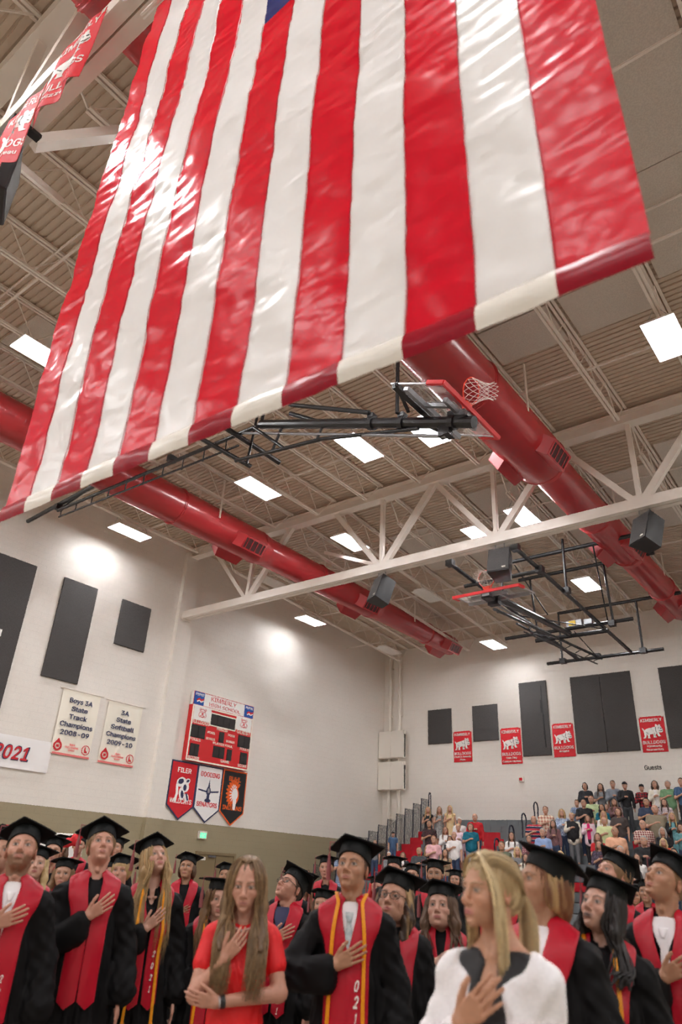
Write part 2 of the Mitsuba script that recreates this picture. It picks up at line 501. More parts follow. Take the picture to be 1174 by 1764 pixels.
# ------------------------------------------------------------------ fluorescent high-bay lights
def fixture(x, y, z, lit, label, sx=.62, sy=1.3, group=None):
    t = thing('ceiling_light', label, 'ceiling light', group)
    part(t, 'housing', cat([bx2((x - sx / 2, y - sy / 2, z), (x + sx / 2, y + sy / 2, z + .012)), moved(cham((sx * .8, sy * .94, .09), .03), mat4([1, 0, 0], [0, 1, 0], [0, 0, 1], (x, y, z + .055)))]), 'm_white_paint', False)
    if lit:
        m = bx2((x - sx / 2 + .012, y - sy / 2 + .012, z - .012), (x + sx / 2 - .012, y + sy / 2 - .012, z - .001))
        k = part(t, 'diffuser', m, 'm_white_paint', False, label='glowing white diffuser')
        scene[k]['emitter'] = {'type': 'area', 'radiance': rgb([LAMP * c for c in LAMP_RGB])}
    else:
        for i in range(6):
            xk = x - sx / 2 + (i + .5) * sx / 6
            part(t, 'lamp_tube', rod((xk, y - sy / 2 + .03, z - .02), (xk, y + sy / 2 - .03, z - .02), .016, 6), 'm_white_paint', 30)
    zj = zdeck(y) - .84
    for i in (-1, 1):
        for j in (-1, 1):
            part(t, 'suspension_wire', tube([(x + i * sx * .35, y + j * sy * .4, z + .06), (x + i * .06, y + j * sy * .4, zj)], .006, 4), 'm_galv', False)
    part(t, 'power_cord', tube([(x + .05, y + .1, z + .1), (x + .22, y + .16, z + .2), (x - .1, y + .22, z + .3), (x - .02, y + .3, zj + .05)], .012, 6), 'm_white_paint', 30)
    return t


IN_VIEW = [(-12.7, 5.3, 'lit ceiling light at far left, half hidden by the flag edge'), (-18.5, 11.95, 'lit ceiling light over the black wall panels, below the left duct'),
           (-12.88, 12.1, 'lit ceiling light just right of the left duct below the folded basket frame'), (-9.22, 11.95, 'broad lit ceiling light left of the folded backboard'),
           (-7.42, 12.25, 'lit ceiling light seen through the glass of the near backboard'), (-1.87, 12.05, 'brightest lit ceiling light at the right edge of the picture'),
           (-7.34, 17.4, 'lit ceiling light seen between the braces of the speaker truss, beside the right duct'), (-8.96, 17.8, 'narrow lit ceiling light left of the speaker truss brace'),
           (-12.79, 16.3, 'lit ceiling light behind the truss brace above the left speaker'), (-18.44, 21.1, 'lit ceiling light low over the wall under the left duct, past the truss'),
           (-7.45, 22.6, 'lit ceiling light above the far folded basket, left of the right duct'), (-12.97, 26.6, 'lit ceiling light nearest the bleacher wall')]
for x, y, l in IN_VIEW:
    fixture(x, y, zdeck(y) - 1.18, True, l)
for x, y, l in ((-12.81, 21.05, 'unlit grey ceiling light fixture right of the left speaker'), (-17.48, 25.45, 'unlit ceiling light fixture in the corner above the white pipes'), (-17.3, 17.4, 'unlit ceiling light fixture behind the left duct at the truss')):
    fixture(x, y, zdeck(y) - 1.18, False, l, .56, 1.3)
for y in (-10.5, -5.2, .1, 5.3, 12.0, 17.4, 22.2, 26.7):
    for x in (-18.4, -12.88, -7.36, -1.84, 3.68, 9.2):
        if (y > 6 and x < 0) or (y == 5.3 and x == -12.88):
            continue
        fixture(x, y, zdeck(y) - 1.18, True, 'lit fluorescent high-bay ceiling light outside the picture', group='high-bay lights outside the picture')

# ------------------------------------------------------------------ speakers under the truss
for x, l, rz in ((-11.02, 'black loudspeaker hanging under the truss, leftmost of the three', -28), (-7.28, 'black loudspeaker hanging under the truss beside the far hoop, the middle one', 8), (-3.62, 'black loudspeaker hanging under the truss next to the right duct, rightmost of the three', -35)):
    t = thing('loudspeaker', l, 'loudspeaker')
    Mx = trimesh.transformations.rotation_matrix(math.radians(rz), [0, 0, 1]) @ trimesh.transformations.rotation_matrix(math.radians(-18), [1, 0, 0])
    Mx[:3, 3] = (x, YA + .02, 8.84)
    # trapezoid cabinet
    v = [(s * (.29 if y < 0 else .2), y, z) for s in (-1, 1) for y in (-.24, .24) for z in (-.38, .38)]
    cab = trimesh.Trimesh(v, process=False).convex_hull
    part(t, 'cabinet', moved(cab, Mx), 'm_black', False)
    part(t, 'grille', moved(bx2((-.27, -.256, -.36), (.27, -.236, .36)), Mx), 'm_panel', False)
    part(t, 'badge', moved(bx2((.1, -.262, -.3), (.2, -.25, -.26)), Mx), 'm_offwhite', False)
    for s in (-1, 1):
        part(t, 'chain', tube([(x + s * .12, YA, 9.42), (x + s * .13, YA, 9.18)], .012, 5), 'm_galv', False)
# ================================================================== the big flag, hung by its short side with the stripes upright
FW, FL, FZ = 3.855, 5.78, 3.31
FXL = -4.135
N13 = 13


def flag_y(u, z):
    """bulge and billow of the cloth: metres off the plane y = YT"""
    p = np.stack([u * 2.2 + 3, z * .55 + 0 * u, 0 * u], -1)
    big = (meshkit.fbm(p, 2, 3) - .5) * .07
    q = np.stack([u * 9 + z * 1.6, z * 2.6 - u * 3, 0 * u + 2], -1)
    mid = (meshkit.fbm(q, 2, 5) - .5) * .04
    r = np.stack([u * 26 + z * 3, z * 11 - u * 6, 0 * u + 7], -1)
    fine = (meshkit.fbm(r, 2, 9) - .5) * .014
    s = z - FZ
    rip = np.sin(s * 58 + 9 * meshkit.fbm(np.stack([u * 5, s * 1.2, 0 * u + 4], -1), 2, 12) + 10 * u) * .0014
    rip = rip * np.clip(1.25 * meshkit.fbm(np.stack([u * 4 + 2, s * 1.1, 0 * u + 1], -1), 2, 14) - .3, 0, 1) * np.clip((s - .7) / 1.5, 0, 1) * 2.0
    calm = 1 - .75 * np.exp(-s / .7)
    return (big + mid) * calm + fine + rip


def flag_pt(u, s):
    """u 0..1 across the 13 stripes, s metres up from the hem (arrays)"""
    z = FZ + s - .15 * (u - .5) * np.exp(-s / 3.0)
    x = FXL + FW * u + .05 * np.sin(s * .9 + 1) * (u - .5) * np.exp(-s / 5) + .006 * np.sin(s * 2 + u * 9)
    y = YT + flag_y(u, z)
    return np.stack([x, y, z], -1)


def nylon(name, c):
    d = {'type': 'principled', 'base_color': rgb(c), 'roughness': 0.25, 'specular': 0.16}
    scene[name] = {'type': 'twosided', 'bsdf': d}
    return name


nylon('m_flag_red', srgb(216, 10, 40))
nylon('m_flag_white', srgb(246, 245, 245))
nylon('m_flag_blue', srgb(36, 48, 108))
nylon('m_flag_hem_red', srgb(150, 14, 36))
nylon('m_flag_hem_white', srgb(240, 236, 228))
fl = thing('flag', 'huge red and white striped flag hanging from the ceiling truss over the crowd', 'flag')
canton0 = .605 * FL
for k in range(N13):
    col = 'red' if k % 2 == 0 else 'white'
    top = FL if k < 6 else canton0 + .0
    n = 14

    def sheet(U, V, k=k, top=top):
        u = (k + U) / N13
        s = .11 + V * (top - .11)
        P = flag_pt(u, s)
        return P
    m, uv = grid_sheet(n, 300, sheet)
    part(fl, 'stripe', m, 'm_flag_' + col, True, label=f'{col} stripe, number {k + 1} from the left')

    def hem(U, V, k=k):
        # folded, double hem at the foot of the flag
        u = (k + U) / N13
        s = .115 * (1 - V)
        P = flag_pt(u, s)
        P[..., 1] -= .012 + .012 * np.sin(V * np.pi)
        return P
    m, uv = grid_sheet(n, 8, hem)
    part(fl, 'hem', m, 'm_flag_hem_' + col, True, label=f'{col} hem band at the foot of the flag')
    if k:
        P = flag_pt(np.full(60, k / N13), np.linspace(.0, top, 60))
        P[:, 1] -= .006
        part(fl, 'seam', tube(P, .0026, 4), 'm_flag_hem_red', 30)
m, uv = grid_sheet(90, 60, lambda U, V: flag_pt((6 + 7 * U) / N13, canton0 + V * (FL - canton0)))
cn = part(fl, 'canton', m, 'm_flag_blue', True, label='blue field of white stars')


def star(r):
    a = np.arange(10) * np.pi / 5 + np.pi / 2
    rr = np.where(np.arange(10) % 2 == 0, r, r * .382)
    return Polygon(np.c_[np.cos(a) * rr, np.sin(a) * rr])


st = extr(star(.062), .004)
# the field hangs turned: its rows of stars run up the cloth
Lc, Wc = FL - canton0, FW * 7 / 13
for i in range(11):
    for j in range(9):
        if (i + j) % 2 == 0:
            u0, s0 = (6 + 7 * (j + 1) / 10) / N13, canton0 + Lc * (i + 1) / 12
            P = flag_pt(np.array([u0]), np.array([s0]))[0]
            part(cn, 'star', moved(st, mat4([0, 0, 1], [-1, 0, 0], [0, -1, 0], P + np.array([0, -.008, 0]))), 'm_flag_white', False)
hp = thing('flag_pole', 'white pipe along the top of the big flag under the truss', 'pole')
part(hp, 'pipe', rod((FXL - .2, YT, FZ + FL + .03), (FXL + FW + .2, YT, FZ + FL + .03), .03, 10), 'm_steel_white')
for x in (FXL, FXL + FW / 2, FXL + FW):
    part(hp, 'hanger', rod((x, YT, FZ + FL + .03), (x, YT, 9.45), .008, 5), 'm_galv', False)


# ================================================================== emblems (plain shapes cut from sheet, seen only small)
def ell(x, y, a, b, rot=0):
    return affinity.translate(affinity.rotate(affinity.scale(Point(0, 0).buffer(1, 16), a, b), rot, origin=(0, 0)), x, y)


def bulldog():
    """a walking bulldog seen from the side, facing right; about 1 wide"""
    body = unary_union([ell(-.12, .05, .30, .15, 8), ell(.12, .08, .2, .17), ell(.27, .14, .17, .16), ell(.38, .06, .1, .1),
                        Polygon([(-.4, .0), (-.26, .04), (-.3, -.12), (-.34, -.26), (-.46, -.27), (-.47, -.23), (-.4, -.2)]),
                        Polygon([(-.28, .0), (-.12, .0), (-.16, -.2), (-.12, -.27), (-.26, -.27), (-.25, -.2)]),
                        Polygon([(.0, .0), (.16, .0), (.12, -.16), (.16, -.25), (.0, -.25), (.02, -.16)]),
                        Polygon([(.14, .02), (.28, .0), (.3, -.14), (.38, -.2), (.24, -.22), (.2, -.12)]),
                        ell(-.42, .13, .03, .1, 30), ell(.2, .3, .05, .06, 30), ell(.34, .3, .05, .05, -30)])
    marks = unary_union([ell(.3, .19, .025, .02), ell(.4, .16, .035, .022), LineString([(.3, .06), (.38, .03), (.46, .06)]).buffer(.012), LineString([(.16, .22), (.14, .05), (.2, -.04)]).buffer(.01),
                         LineString([(-.3, .02), (-.2, -.08)]).buffer(.01), LineString([(-.05, .16), (.05, .05)]).buffer(.008), LineString([(.06, -.04), (.1, -.2)]).buffer(.008)])
    return body, marks


BD, BDM = bulldog()


def onwall(side):
    if side == 'left':
        return lambda a, z, d: mat4([0, 1, 0], [0, 0, 1], [1, 0, 0], (XL + d, a, z))
    return lambda a, z, d: mat4([1, 0, 0], [0, 0, 1], [0, -1, 0], (a, YB - d, z))


LEFT, BACK = onwall('left'), onwall('back')

# ------------------------------------------------------------------ black acoustic wall panels
for F, a0, a1, z0, z1, l in ((LEFT, 8.55, 9.84, 5.1, 9.43, 'tall black acoustic panel at the left edge of the picture'), (LEFT, 10.79, 12.02, 6.31, 9.42, 'tall black acoustic panel above the white championship banners'),
                          (LEFT, 13.0, 14.2, 7.86, 9.4, 'short black acoustic panel on the scoreboard wall'), (BACK, -17.32, -16.11, 6.93, 8.44, 'short black acoustic panel nearest the corner pipes'),
                          (BACK, -15.05, -13.85, 6.92, 8.43, 'short black acoustic panel between two red bulldog banners'), (BACK, -12.79, -11.57, 6.19, 9.2, 'narrow tall black acoustic panel with a pale scuff'),
                          (BACK, -7.06, -4.64, 6.2, 9.17, 'wide black acoustic panel at the right edge of the picture'), (BACK, -3.5, -1.1, 6.2, 9.17, 'wide black acoustic panel outside the picture')):
    t = thing('wall_panel', l, 'wall panel')
    w, h = a1 - a0, z1 - z0
    part(t, 'board', moved(cham((w, h, .06), .012), F((a0 + a1) / 2, (z0 + z1) / 2, .032)), 'm_panel', False)
    if 'scuff' in l:
        part(t, 'scuff_strip', moved(unary_union_mesh := extr(unary_union([sbox(.36, -.9, .40, 1.3), sbox(.30, .2, .37, .7), sbox(.38, -1.2, .43, .1)]), .003), F((a0 + a1) / 2, (z0 + z1) / 2, .062)), 'm_ink_black', False, label='worn strip')
    if 'left edge' in l:
        part(t, 'notice', moved(bx((.05, -.12, .034), (.12, .2, .006)), F((a0 + a1) / 2, 7.3, .032)), 'm_white_paint', False, label='small white notice')
t = thing('wall_panel', 'widest black acoustic panel, two boards side by side on the bleacher wall', 'wall panel')
for a0, a1 in ((-10.53, -9.33), (-9.315, -8.12)):
    part(t, 'board', moved(cham((a1 - a0, 3.0, .06), .012), BACK((a0 + a1) / 2, 7.69, .032)), 'm_panel', False)


# ------------------------------------------------------------------ cloth banners
def banner_sheet(w, h, amp=.012, seed=1, n=(16, 24), point=None, sag=0.0):
    """front-facing sheet in the xy plane, hanging from y=h/2, with soft folds in z"""
    def fn(U, V):
        x, y = (U - .5) * w, (V - .5) * h
        if point:
            y = np.where(V < .001, y, y)
            low = -h / 2 + point * np.abs(2 * U - 1)
            y = low + V * (h / 2 - low)
        y = y - sag * np.sin(np.pi * U) * (V > .5) * (V - .5)
        z = .02 + amp * (2 * meshkit.fbm(np.stack([U * 3 + seed, V * 1.6, 0 * U + seed], -1), 3, seed) - 1) * (1.15 - V)
        return np.stack([x, y, z], -1)
    m, uv = grid_sheet(n[0], n[1], fn, .004)
    return m


def letters(t, F, a, z, d, rows, bsdf, label=None):
    for s, dx, dz, h, w, *sl in rows:
        part(t, 'lettering', moved(text(s, h, w, .008, True, *(sl[:1])), F(a + dx, z + dz, d)), bsdf, False, label=label or f'words {s}')


def red_banner(x0, x1, z0, z1, l, lower):
    t = thing('banner', l, 'banner')
    w, h, a, z = x1 - x0, z1 - z0, (x0 + x1) / 2, (z0 + z1) / 2
    part(t, 'cloth', moved(banner_sheet(w, h, .012, int(abs(x0) * 3)), BACK(a, z, .0)), 'm_red_cloth', True)
    letters(t, BACK, a, z, .036, [('KIMBERLY', 0, h * .35, h * .085, w * .86), ('BULLDOGS', 0, -h * .27, h * .085, w * .9)] + [(s, 0, -h * (.36 + .095 * i), h * .055, w * min(.9, .075 * len(s))) for i, s in enumerate(lower)], 'm_ink_white')
    em = part(t, 'emblem', moved(extr(affinity.scale(BD, w * .86, w * .86, origin=(0, 0)), .008), BACK(a, z + h * .05, .036)), 'm_ink_white', False, label='white bulldog emblem')
    part(em, 'marking', moved(extr(affinity.scale(BDM, w * .86, w * .86, origin=(0, 0)), .004), BACK(a, z + h * .05, .044)), 'm_ink_black', False)
    for s in (-1, 1):
        part(t, 'corner_tape', moved(bx((s * w * .47, h * .485, .03), (.06, .05, .006)), BACK(a, z, .012)), 'm_offwhite', False)


red_banner(-16.04, -15.14, 6.11, 7.4, 'red bulldog banner nearest the corner, between the two short black panels', ['Scott & Amanda', 'Plew'])
red_banner(-13.77, -12.85, 5.93, 7.38, 'red bulldog banner just left of the narrow tall black panel', ['Oak Sky', 'Custom Homes'])
red_banner(-11.48, -10.6, 6.1, 7.4, 'red bulldog banner between the narrow tall panel and the widest panel', ['Bright'])
red_banner(-8.04, -7.14, 6.1, 7.39, 'red bulldog banner at the right, above the word Guests', ['Kimberly', 'Nurseries'])

t = thing('wall_lettering', 'black word Guests on the white wall over the bleachers', 'lettering')
part(t, 'word', moved(text('Guests', .15, .6, .01), BACK(-7.78, 5.5, .0)), 'm_ink_black', False)

# championship banners, white
for a0, a1, z0, z1, rows, l in ((11.57, 12.97, 4.26, 6.13, ['Boys 3A', 'State', 'Track', 'Champions', '2008-09'], 'cream championship banner for boys track, left of the pair'), (13.2, 14.6, 4.235, 6.1, ['3A', 'State', 'Softball', 'Champions', '2009-10'], 'cream championship banner for softball, right of the pair')):
    t = thing('banner', l, 'banner')
    w, h, a, z = a1 - a0 - .08, z1 - z0, (a0 + a1) / 2, (z0 + z1) / 2
    part(t, 'cloth', moved(banner_sheet(w, h, .03, int(a0), sag=.06), LEFT(a, z, .02)), 'm_cream_cloth', True)
    wd = {'Boys 3A': .6, 'State': .42, 'Track': .46, 'Champions': .84, '2008-09': .74, '3A': .22, 'Softball': .66, '2009-10': .72}
    letters(t, LEFT, a, z, .075, [(s, 0, h * (.3 - .125 * i), h * .07, w * wd[s]) for i, s in enumerate(rows)], 'm_ink_navy')
    part(t, 'top_rail', moved(rod((-w / 2 - .1, h / 2, .03), (w / 2 + .1, h / 2, .03), .018, 8), LEFT(a, z, .02)), 'm_offwhite')
    part(t, 'bottom_hem', moved(bx((0, -h / 2 + .02, .03), (w * .98, .055, .02)), LEFT(a, z, .02)), 'm_ink_pink', False, label='orange-red bottom hem')
    r = w * .105
    seal = unary_union([Point(0, 0).buffer(r), Polygon([(-r * .7, r * .6), (r * .7, r * .6), (0, r * 1.6)])])
    part(t, 'seal', moved(extr(seal.difference(Point(0, 0).buffer(r * .62)).union(sbox(-r * .3, -r * .25, r * .3, r * .25)), .006), LEFT(a - w * .36, z - h * .38, .07)), 'm_ink_red', False, label='round red seal')
    ring = Point(0, 0).buffer(r).difference(Point(0, 0).buffer(r * .86))
    part(t, 'seal', moved(extr(ring.union(Polygon([(-r * .3, r * .6), (-r * .1, r * .6), (-r * .05, 0), (r * .4, -r * .3), (r * .4, -r * .55), (-r * .35, -r * .5)])), .006), LEFT(a + w * .36, z - h * .38, .07)), 'm_ink_red', False, label='round outline seal with a red state shape')
    letters(t, LEFT, a, z, .07, [('ISHSAA', 0, -h * .35, h * .028, w * .14), ('STATE CHAMPIONS', 0, -h * .39, h * .026, w * .34), ('IDAHO', 0, -h * .43, h * .026, w * .16)], 'm_ink_pink', 'small pink print')

t = thing('banner', 'white banner reading 2021 in dark red on the scoreboard wall', 'banner')
part(t, 'cloth', moved(banner_sheet(4.2, .84, .03, 4, (40, 10)), LEFT(9.56, 4.12, .02)), 'm_white_cloth', True)
for dx, s, w in ((.88, '2021', 1.02), (-.5, 'Class of', 1.4)):
    part(t, 'lettering', moved(text(s, .37, w * 1.05, .006, True, .18), LEFT(9.58 + dx, 3.92, .065)), 'm_ink_navy', False, label=f'dark outline of {s}')
    part(t, 'lettering', moved(text(s, .33, w * .97, .006, True, .18), LEFT(9.58 + dx, 3.94, .073)), 'm_ink_red', False, label=f'red {s}')

# ------------------------------------------------------------------ scoreboard
t = thing('scoreboard', 'red and white scoreboard with dark displays on the left wall', 'scoreboard')
SA, SZ0, SZ1, SZH = 18.0, 4.74, 6.6, 7.07
part(t, 'cabinet', bx2((XL + .02, SA - 1.5, SZ0), (XL + .22, SA + 1.5, SZ1)), 'm_board_red', False)
D = .222
part(t, 'trim_frame', moved(extr(sbox(-1.5, -.93, 1.5, .93).difference(sbox(-1.45, -.88, 1.45, .88)), .012), LEFT(SA, (SZ0 + SZ1) / 2, D)), 'm_cream_cloth', False, label='cream edge trim')
hd = part(t, 'header', bx2((XL + .05, SA - 1.5, SZ1 + .004), (XL + .2, SA + 1.5, SZH)), 'm_white_paint', False, label='white name board')
part(hd, 'lettering', moved(text('KIMBERLY', .15, 1.25, .006, False), LEFT(SA - .05, 6.86, .2)), 'm_ink_red', False, label='words KIMBERLY')
part(hd, 'lettering', moved(text('HIGH SCHOOL', .12, 1.55, .006, False), LEFT(SA + .03, 6.67, .2)), 'm_ink_red', False, label='words HIGH SCHOOL')
part(hd, 'border', moved(extr(sbox(-1.5, -.232, 1.5, .232).difference(sbox(-1.485, -.217, 1.485, .217)), .006), LEFT(SA, 6.837, .2)), 'm_ink_red', False)
for s in (-1, 1):
    ad = part(t, 'advert', moved(bx((s * 1.25, 6.837 - SZ1, .0), (.46, .44, .02)), LEFT(SA, SZ1, .205)), 'm_blue', False, label='blue advert panel')
    part(ad, 'lettering', moved(text('PEPSI', .085, .38, .006, True, .15), LEFT(SA + s * 1.25, 6.93, .215)), 'm_ink_white', False, label='white word PEPSI')
    sw = LineString([(-.13, -.02), (-.04, .03), (.05, -.02), (.14, .03)]).buffer(.03)
    part(ad, 'emblem', moved(extr(sw, .006), LEFT(SA + s * 1.25 + .05, 6.80, .215)), 'm_ink_red', False, label='red wave mark')
    part(ad, 'emblem', moved(extr(affinity.translate(sw, 0, -.055).buffer(-.008), .005), LEFT(SA + s * 1.25 + .05, 6.80, .215)), 'm_ink_white', False, label='white wave mark')
    lg = part(t, 'logo_panel', moved(bx((s * 1.03, .62, 0), (.8, .5, .016)), LEFT(SA, SZ0 + .99, D + .005)), 'm_white_paint', False, label='white panel with a red bulldog head outline')
    face = unary_union([ell(0, 0, .13, .15), ell(-.11, -.06, .07, .08), ell(.11, -.06, .07, .08), ell(-.12, .13, .05, .04, 40), ell(.12, .13, .05, .04, -40)])
    inner = unary_union([face.buffer(-.016).difference(unary_union([ell(-.05, .05, .03, .02), ell(.05, .05, .03, .02), ell(0, -.01, .045, .03), LineString([(-.1, -.1), (0, -.05), (.1, -.1)]).buffer(.01), LineString([(-.06, -.12), (.06, -.12)]).buffer(.008)]))])
    part(lg, 'emblem', moved(extr(face.difference(inner), .005), LEFT(SA + s * 1.03, SZ0 + 1.61, D + .013)), 'm_ink_red', False)


def disp(dx, z, w, h, digits):
    d = part(t, 'display', moved(bx((dx, z, 0), (w, h, .014)), LEFT(SA, SZ0, D + .004)), 'm_dark_display', False, label='dark unlit number display')
    for i in range(digits):
        xx = dx - w / 2 + (i + .5) * w / digits
        part(d, 'digit_window', moved(bx((xx, z, .006), (w / digits * .8, h * .86, .008)), LEFT(SA, SZ0, D + .008)), 'm_dark_display2', False)


part(t, 'clock_frame', moved(bx((0, 1.5, 0), (1.3, .46, .012)), LEFT(SA + .0, SZ0, D + .001)), 'm_cream_cloth', False)
disp(0, 1.5, 1.2, .38, 4)
disp(-1.12, .98, .66, .42, 2)
disp(1.14, .98, .62, .42, 2)
disp(.0, .96, .24, .36, 1)
disp(-1.18, .36, .40, .40, 2)
disp(-.05, .44, .54, .38, 2)
disp(.47, .42, .24, .38, 1)
disp(1.2, .40, .36, .40, 2)
for s, dx, z, h, w in (('BULLDOGS', -1.05, 1.24, .12, .84), ('GUEST', 1.08, 1.24, .12, .7), ('PERIOD', .0, 1.18, .09, .52), ('POSS', -.5, 1.0, .075, .36), ('BONUS', -.5, .79, .075, .42), ('POSS', .48, 1.06, .075, .34), ('BONUS', .46, .84, .075, .42),
                       ('FOULS', -1.2, .66, .09, .5), ('PLAYER FOUL', .12, .68, .08, .98), ('FOULS', 1.2, .68, .09, .46), ('SCORE', -1.16, .05, .1, .52), ('GAME', .3, .13, .09, .42), ('SCORE', 1.18, .10, .09, .46)):
    part(t, 'lettering', moved(text(s, h, w, .006), LEFT(SA + dx, SZ0 + z, D + .002)), 'm_cream_cloth', False, label=f'cream words {s}')


# pennants of three other schools
def pennant(a, l, main, edge, ink, top, bottom, emblem):
    t = thing('pennant', l, 'pennant')
    w, h, z1 = 1.18, 1.83, 4.70
    shp = Polygon([(-w / 2, 0), (w / 2, 0), (w / 2, -1.4), (0, -h), (-w / 2, -1.4)])
    part(t, 'border', moved(extr(shp, .012), LEFT(a, z1, .05)), edge, False, label='contrasting border')
    part(t, 'field', moved(extr(shp.buffer(-.045, join_style=2), .014), LEFT(a, z1, .052)), main, False)
    letters(t, LEFT, a, z1, .066, [(top, 0, -.36, .15, w * (.5 if len(top) < 6 else .76)), (bottom, 0, -1.32, .14, w * .8)], ink)
    for shp2, b, zz in emblem:
        part(t, 'emblem', moved(extr(shp2, .006), LEFT(a, z1 - .82, .066 + zz)), b, False)


wild = unary_union([ell(-.08, .16, .2, .15, 20), ell(.18, .2, .13, .09, 30), ell(.12, .02, .16, .16), ell(.0, -.2, .12, .2, 15), ell(.22, -.3, .1, .13, 20), LineString([(-.24, .05), (-.2, -.2), (-.26, -.42)]).buffer(.05)])
wild_in = unary_union([ell(-.1, .18, .12, .08, 20), ell(.2, .22, .07, .04, 30), ell(.1, .0, .07, .1), ell(.02, -.22, .06, .12, 15), LineString([(.2, -.2), (.28, -.36)]).buffer(.03)])
pennant(16.67, 'red pennant with blue edge reading FILER WILDCATS below the scoreboard', 'm_red_cloth', 'm_ink_navy', 'm_ink_white', 'FILER', 'WILDCATS', [(wild, 'm_ink_white', 0), (wild_in, 'm_ink_navy', .006)])
sen = unary_union([Polygon([(-.06, -.3), (-.05, .1), (0, .4), (.05, .1), (.06, -.3)]), ell(0, .0, .1, .14), LineString([(-.45, .02), (-.1, -.02), (.1, -.02), (.45, .02)]).buffer(.025), ell(0, -.3, .14, .06)])
pennant(17.85, 'white pennant with navy edge reading GOODING SENATORS below the scoreboard', 'm_white_cloth', 'm_ink_navy', 'm_ink_red', 'GOODING', 'SENATORS', [(sen, 'm_ink_navy', 0), (ell(0, .02, .05, .08), 'm_ink_grey', .006)])
ind = unary_union([ell(0, .02, .26, .34, 15)] + [ell(.27 * math.cos(a), .05 + .36 * math.sin(a), .12, .05, math.degrees(a)) for a in np.linspace(.8, 4.4, 13)])
ind_in = unary_union([ell(.05, .03, .15, .2), ell(.16, .0, .05, .05), Polygon([(-.02, -.15), (.16, -.15), (.12, -.5), (.02, -.48)])] + [ell(.16 * math.cos(a), .05 + .25 * math.sin(a), .06, .02, math.degrees(a)) for a in np.linspace(1, 4.2, 9)])
pennant(19.06, 'black pennant with orange edge reading BUHL INDIANS below the scoreboard', 'm_black_cloth', 'm_ink_orange', 'm_ink_orange', 'BUHL', 'INDIANS', [(ind, 'm_ink_orange', 0), (ind_in, 'm_ink_white', .006)])

# exit sign, double door, strobe, corner pipes and cabinets
t = thing('exit_sign', 'small green-lit exit sign on the tan wall band under the pennants', 'exit sign')
part(t, 'box', bx2((XL + .01, 17.66, 2.38), (XL + .1, 18.0, 2.62)), 'm_offwhite', False)
k = part(t, 'lit_face', bx2((XL + .1, 17.7, 2.41), (XL + .106, 17.96, 2.56)), 'm_green_glow', False, label='glowing green face')
scene[k]['emitter'] = {'type': 'area', 'radiance': rgb((.08, 1.0, .3))}
part(t, 'lettering', moved(text('EXIT', .09, .18, .004), LEFT(17.83, 2.44, .107)), 'm_ink_white', False)
put('door_1', cat([bx2((XL + .0, 17.74, 0), (XL + .05, 18.56, 1.92)), bx2((XL, 18.58, 0), (XL + .05, 19.4, 1.92))]), 'm_tan_door', False)
labels['door_1'] = {'kind': 'structure'}
put('trim_2', cat([bx2((XL, 17.66, 0), (XL + .09, 17.74, 2.0)), bx2((XL, 19.4, 0), (XL + .09, 19.48, 2.0)), bx2((XL, 17.66, 1.92), (XL + .09, 19.48, 2.0))]), 'm_tan_door', False)
labels['trim_2'] = {'kind': 'structure'}
part('door_1', 'sign_plate', bx2((XL + .05, 17.8, 1.74), (XL + .06, 18.1, 1.84)), 'm_offwhite', False)
part('door_1', 'closer', bx2((XL + .05, 18.2, 1.84), (XL + .12, 18.5, 1.9)), 'm_galv', False)

t = thing('fire_strobe', 'small red and white fire strobe on the white wall left of the bleacher aisle', 'strobe')
part(t, 'body', moved(cham((.24, .2, .07), .01), BACK(-12.95, 5.32, .04)), 'm_offwhite', False)
part(t, 'lens', moved(bx((0, .0, .02), (.12, .1, .06)), BACK(-12.95, 5.32, .06)), 'm_ink_red', False, label='red lens')

for i, (x, l) in enumerate(((-19.36, 'white vertical pipe in the corner, the left one, with a bent top'), (-18.82, 'white vertical pipe in the corner, the right one'))):
    t = thing('corner_pipe', l, 'pipe')
    part(t, 'pipe', rod((x, YB - .14, 0), (x, YB - .14, 11.25 if i else 10.95), .075, 14), 'm_offwhite')
    if i == 0:
        part(t, 'elbow', tube([(x, YB - .14, 10.9), (x, YB - .14, 11.0), (x + .04, YB - .16, 11.06), (x + .14, YB - .2, 11.1), (x + .6, YB - .3, 11.14)], .085, 12), 'm_offwhite')
    for z in (3.9, 8.3, 10.6):
        part(t, 'clamp', bx((x, YB - .085, z), (.22, .15, .05)), 'm_offwhite', False)
for z0, z1, l in ((6.38, 7.58, 'square white two-door cabinet on the corner pipes, the upper one'), (5.02, 6.22, 'square white two-door cabinet on the corner pipes, the lower one')):
    t = thing('wall_cabinet', l, 'cabinet')
    part(t, 'body', bx2((-19.78, YB - .42, z0), (-18.4, YB - .22, z1)), 'm_offwhite', False)
    for s in (0, 1):
        d = part(t, 'door', bx2((-19.76 + s * .68, YB - .45, z0 + .02), (-19.09 + s * .68, YB - .421, z1 - .02)), 'm_offwhite', False)
    for s in (-19.8, -18.385):
        part(t, 'side_bracket', bx((s, YB - .33, z1 - .25), (.03, .1, .16)), 'm_black', False)
        part(t, 'side_edge', bx((s, YB - .33, z0 + .5), (.02, .06, .9)), 'm_black', False)

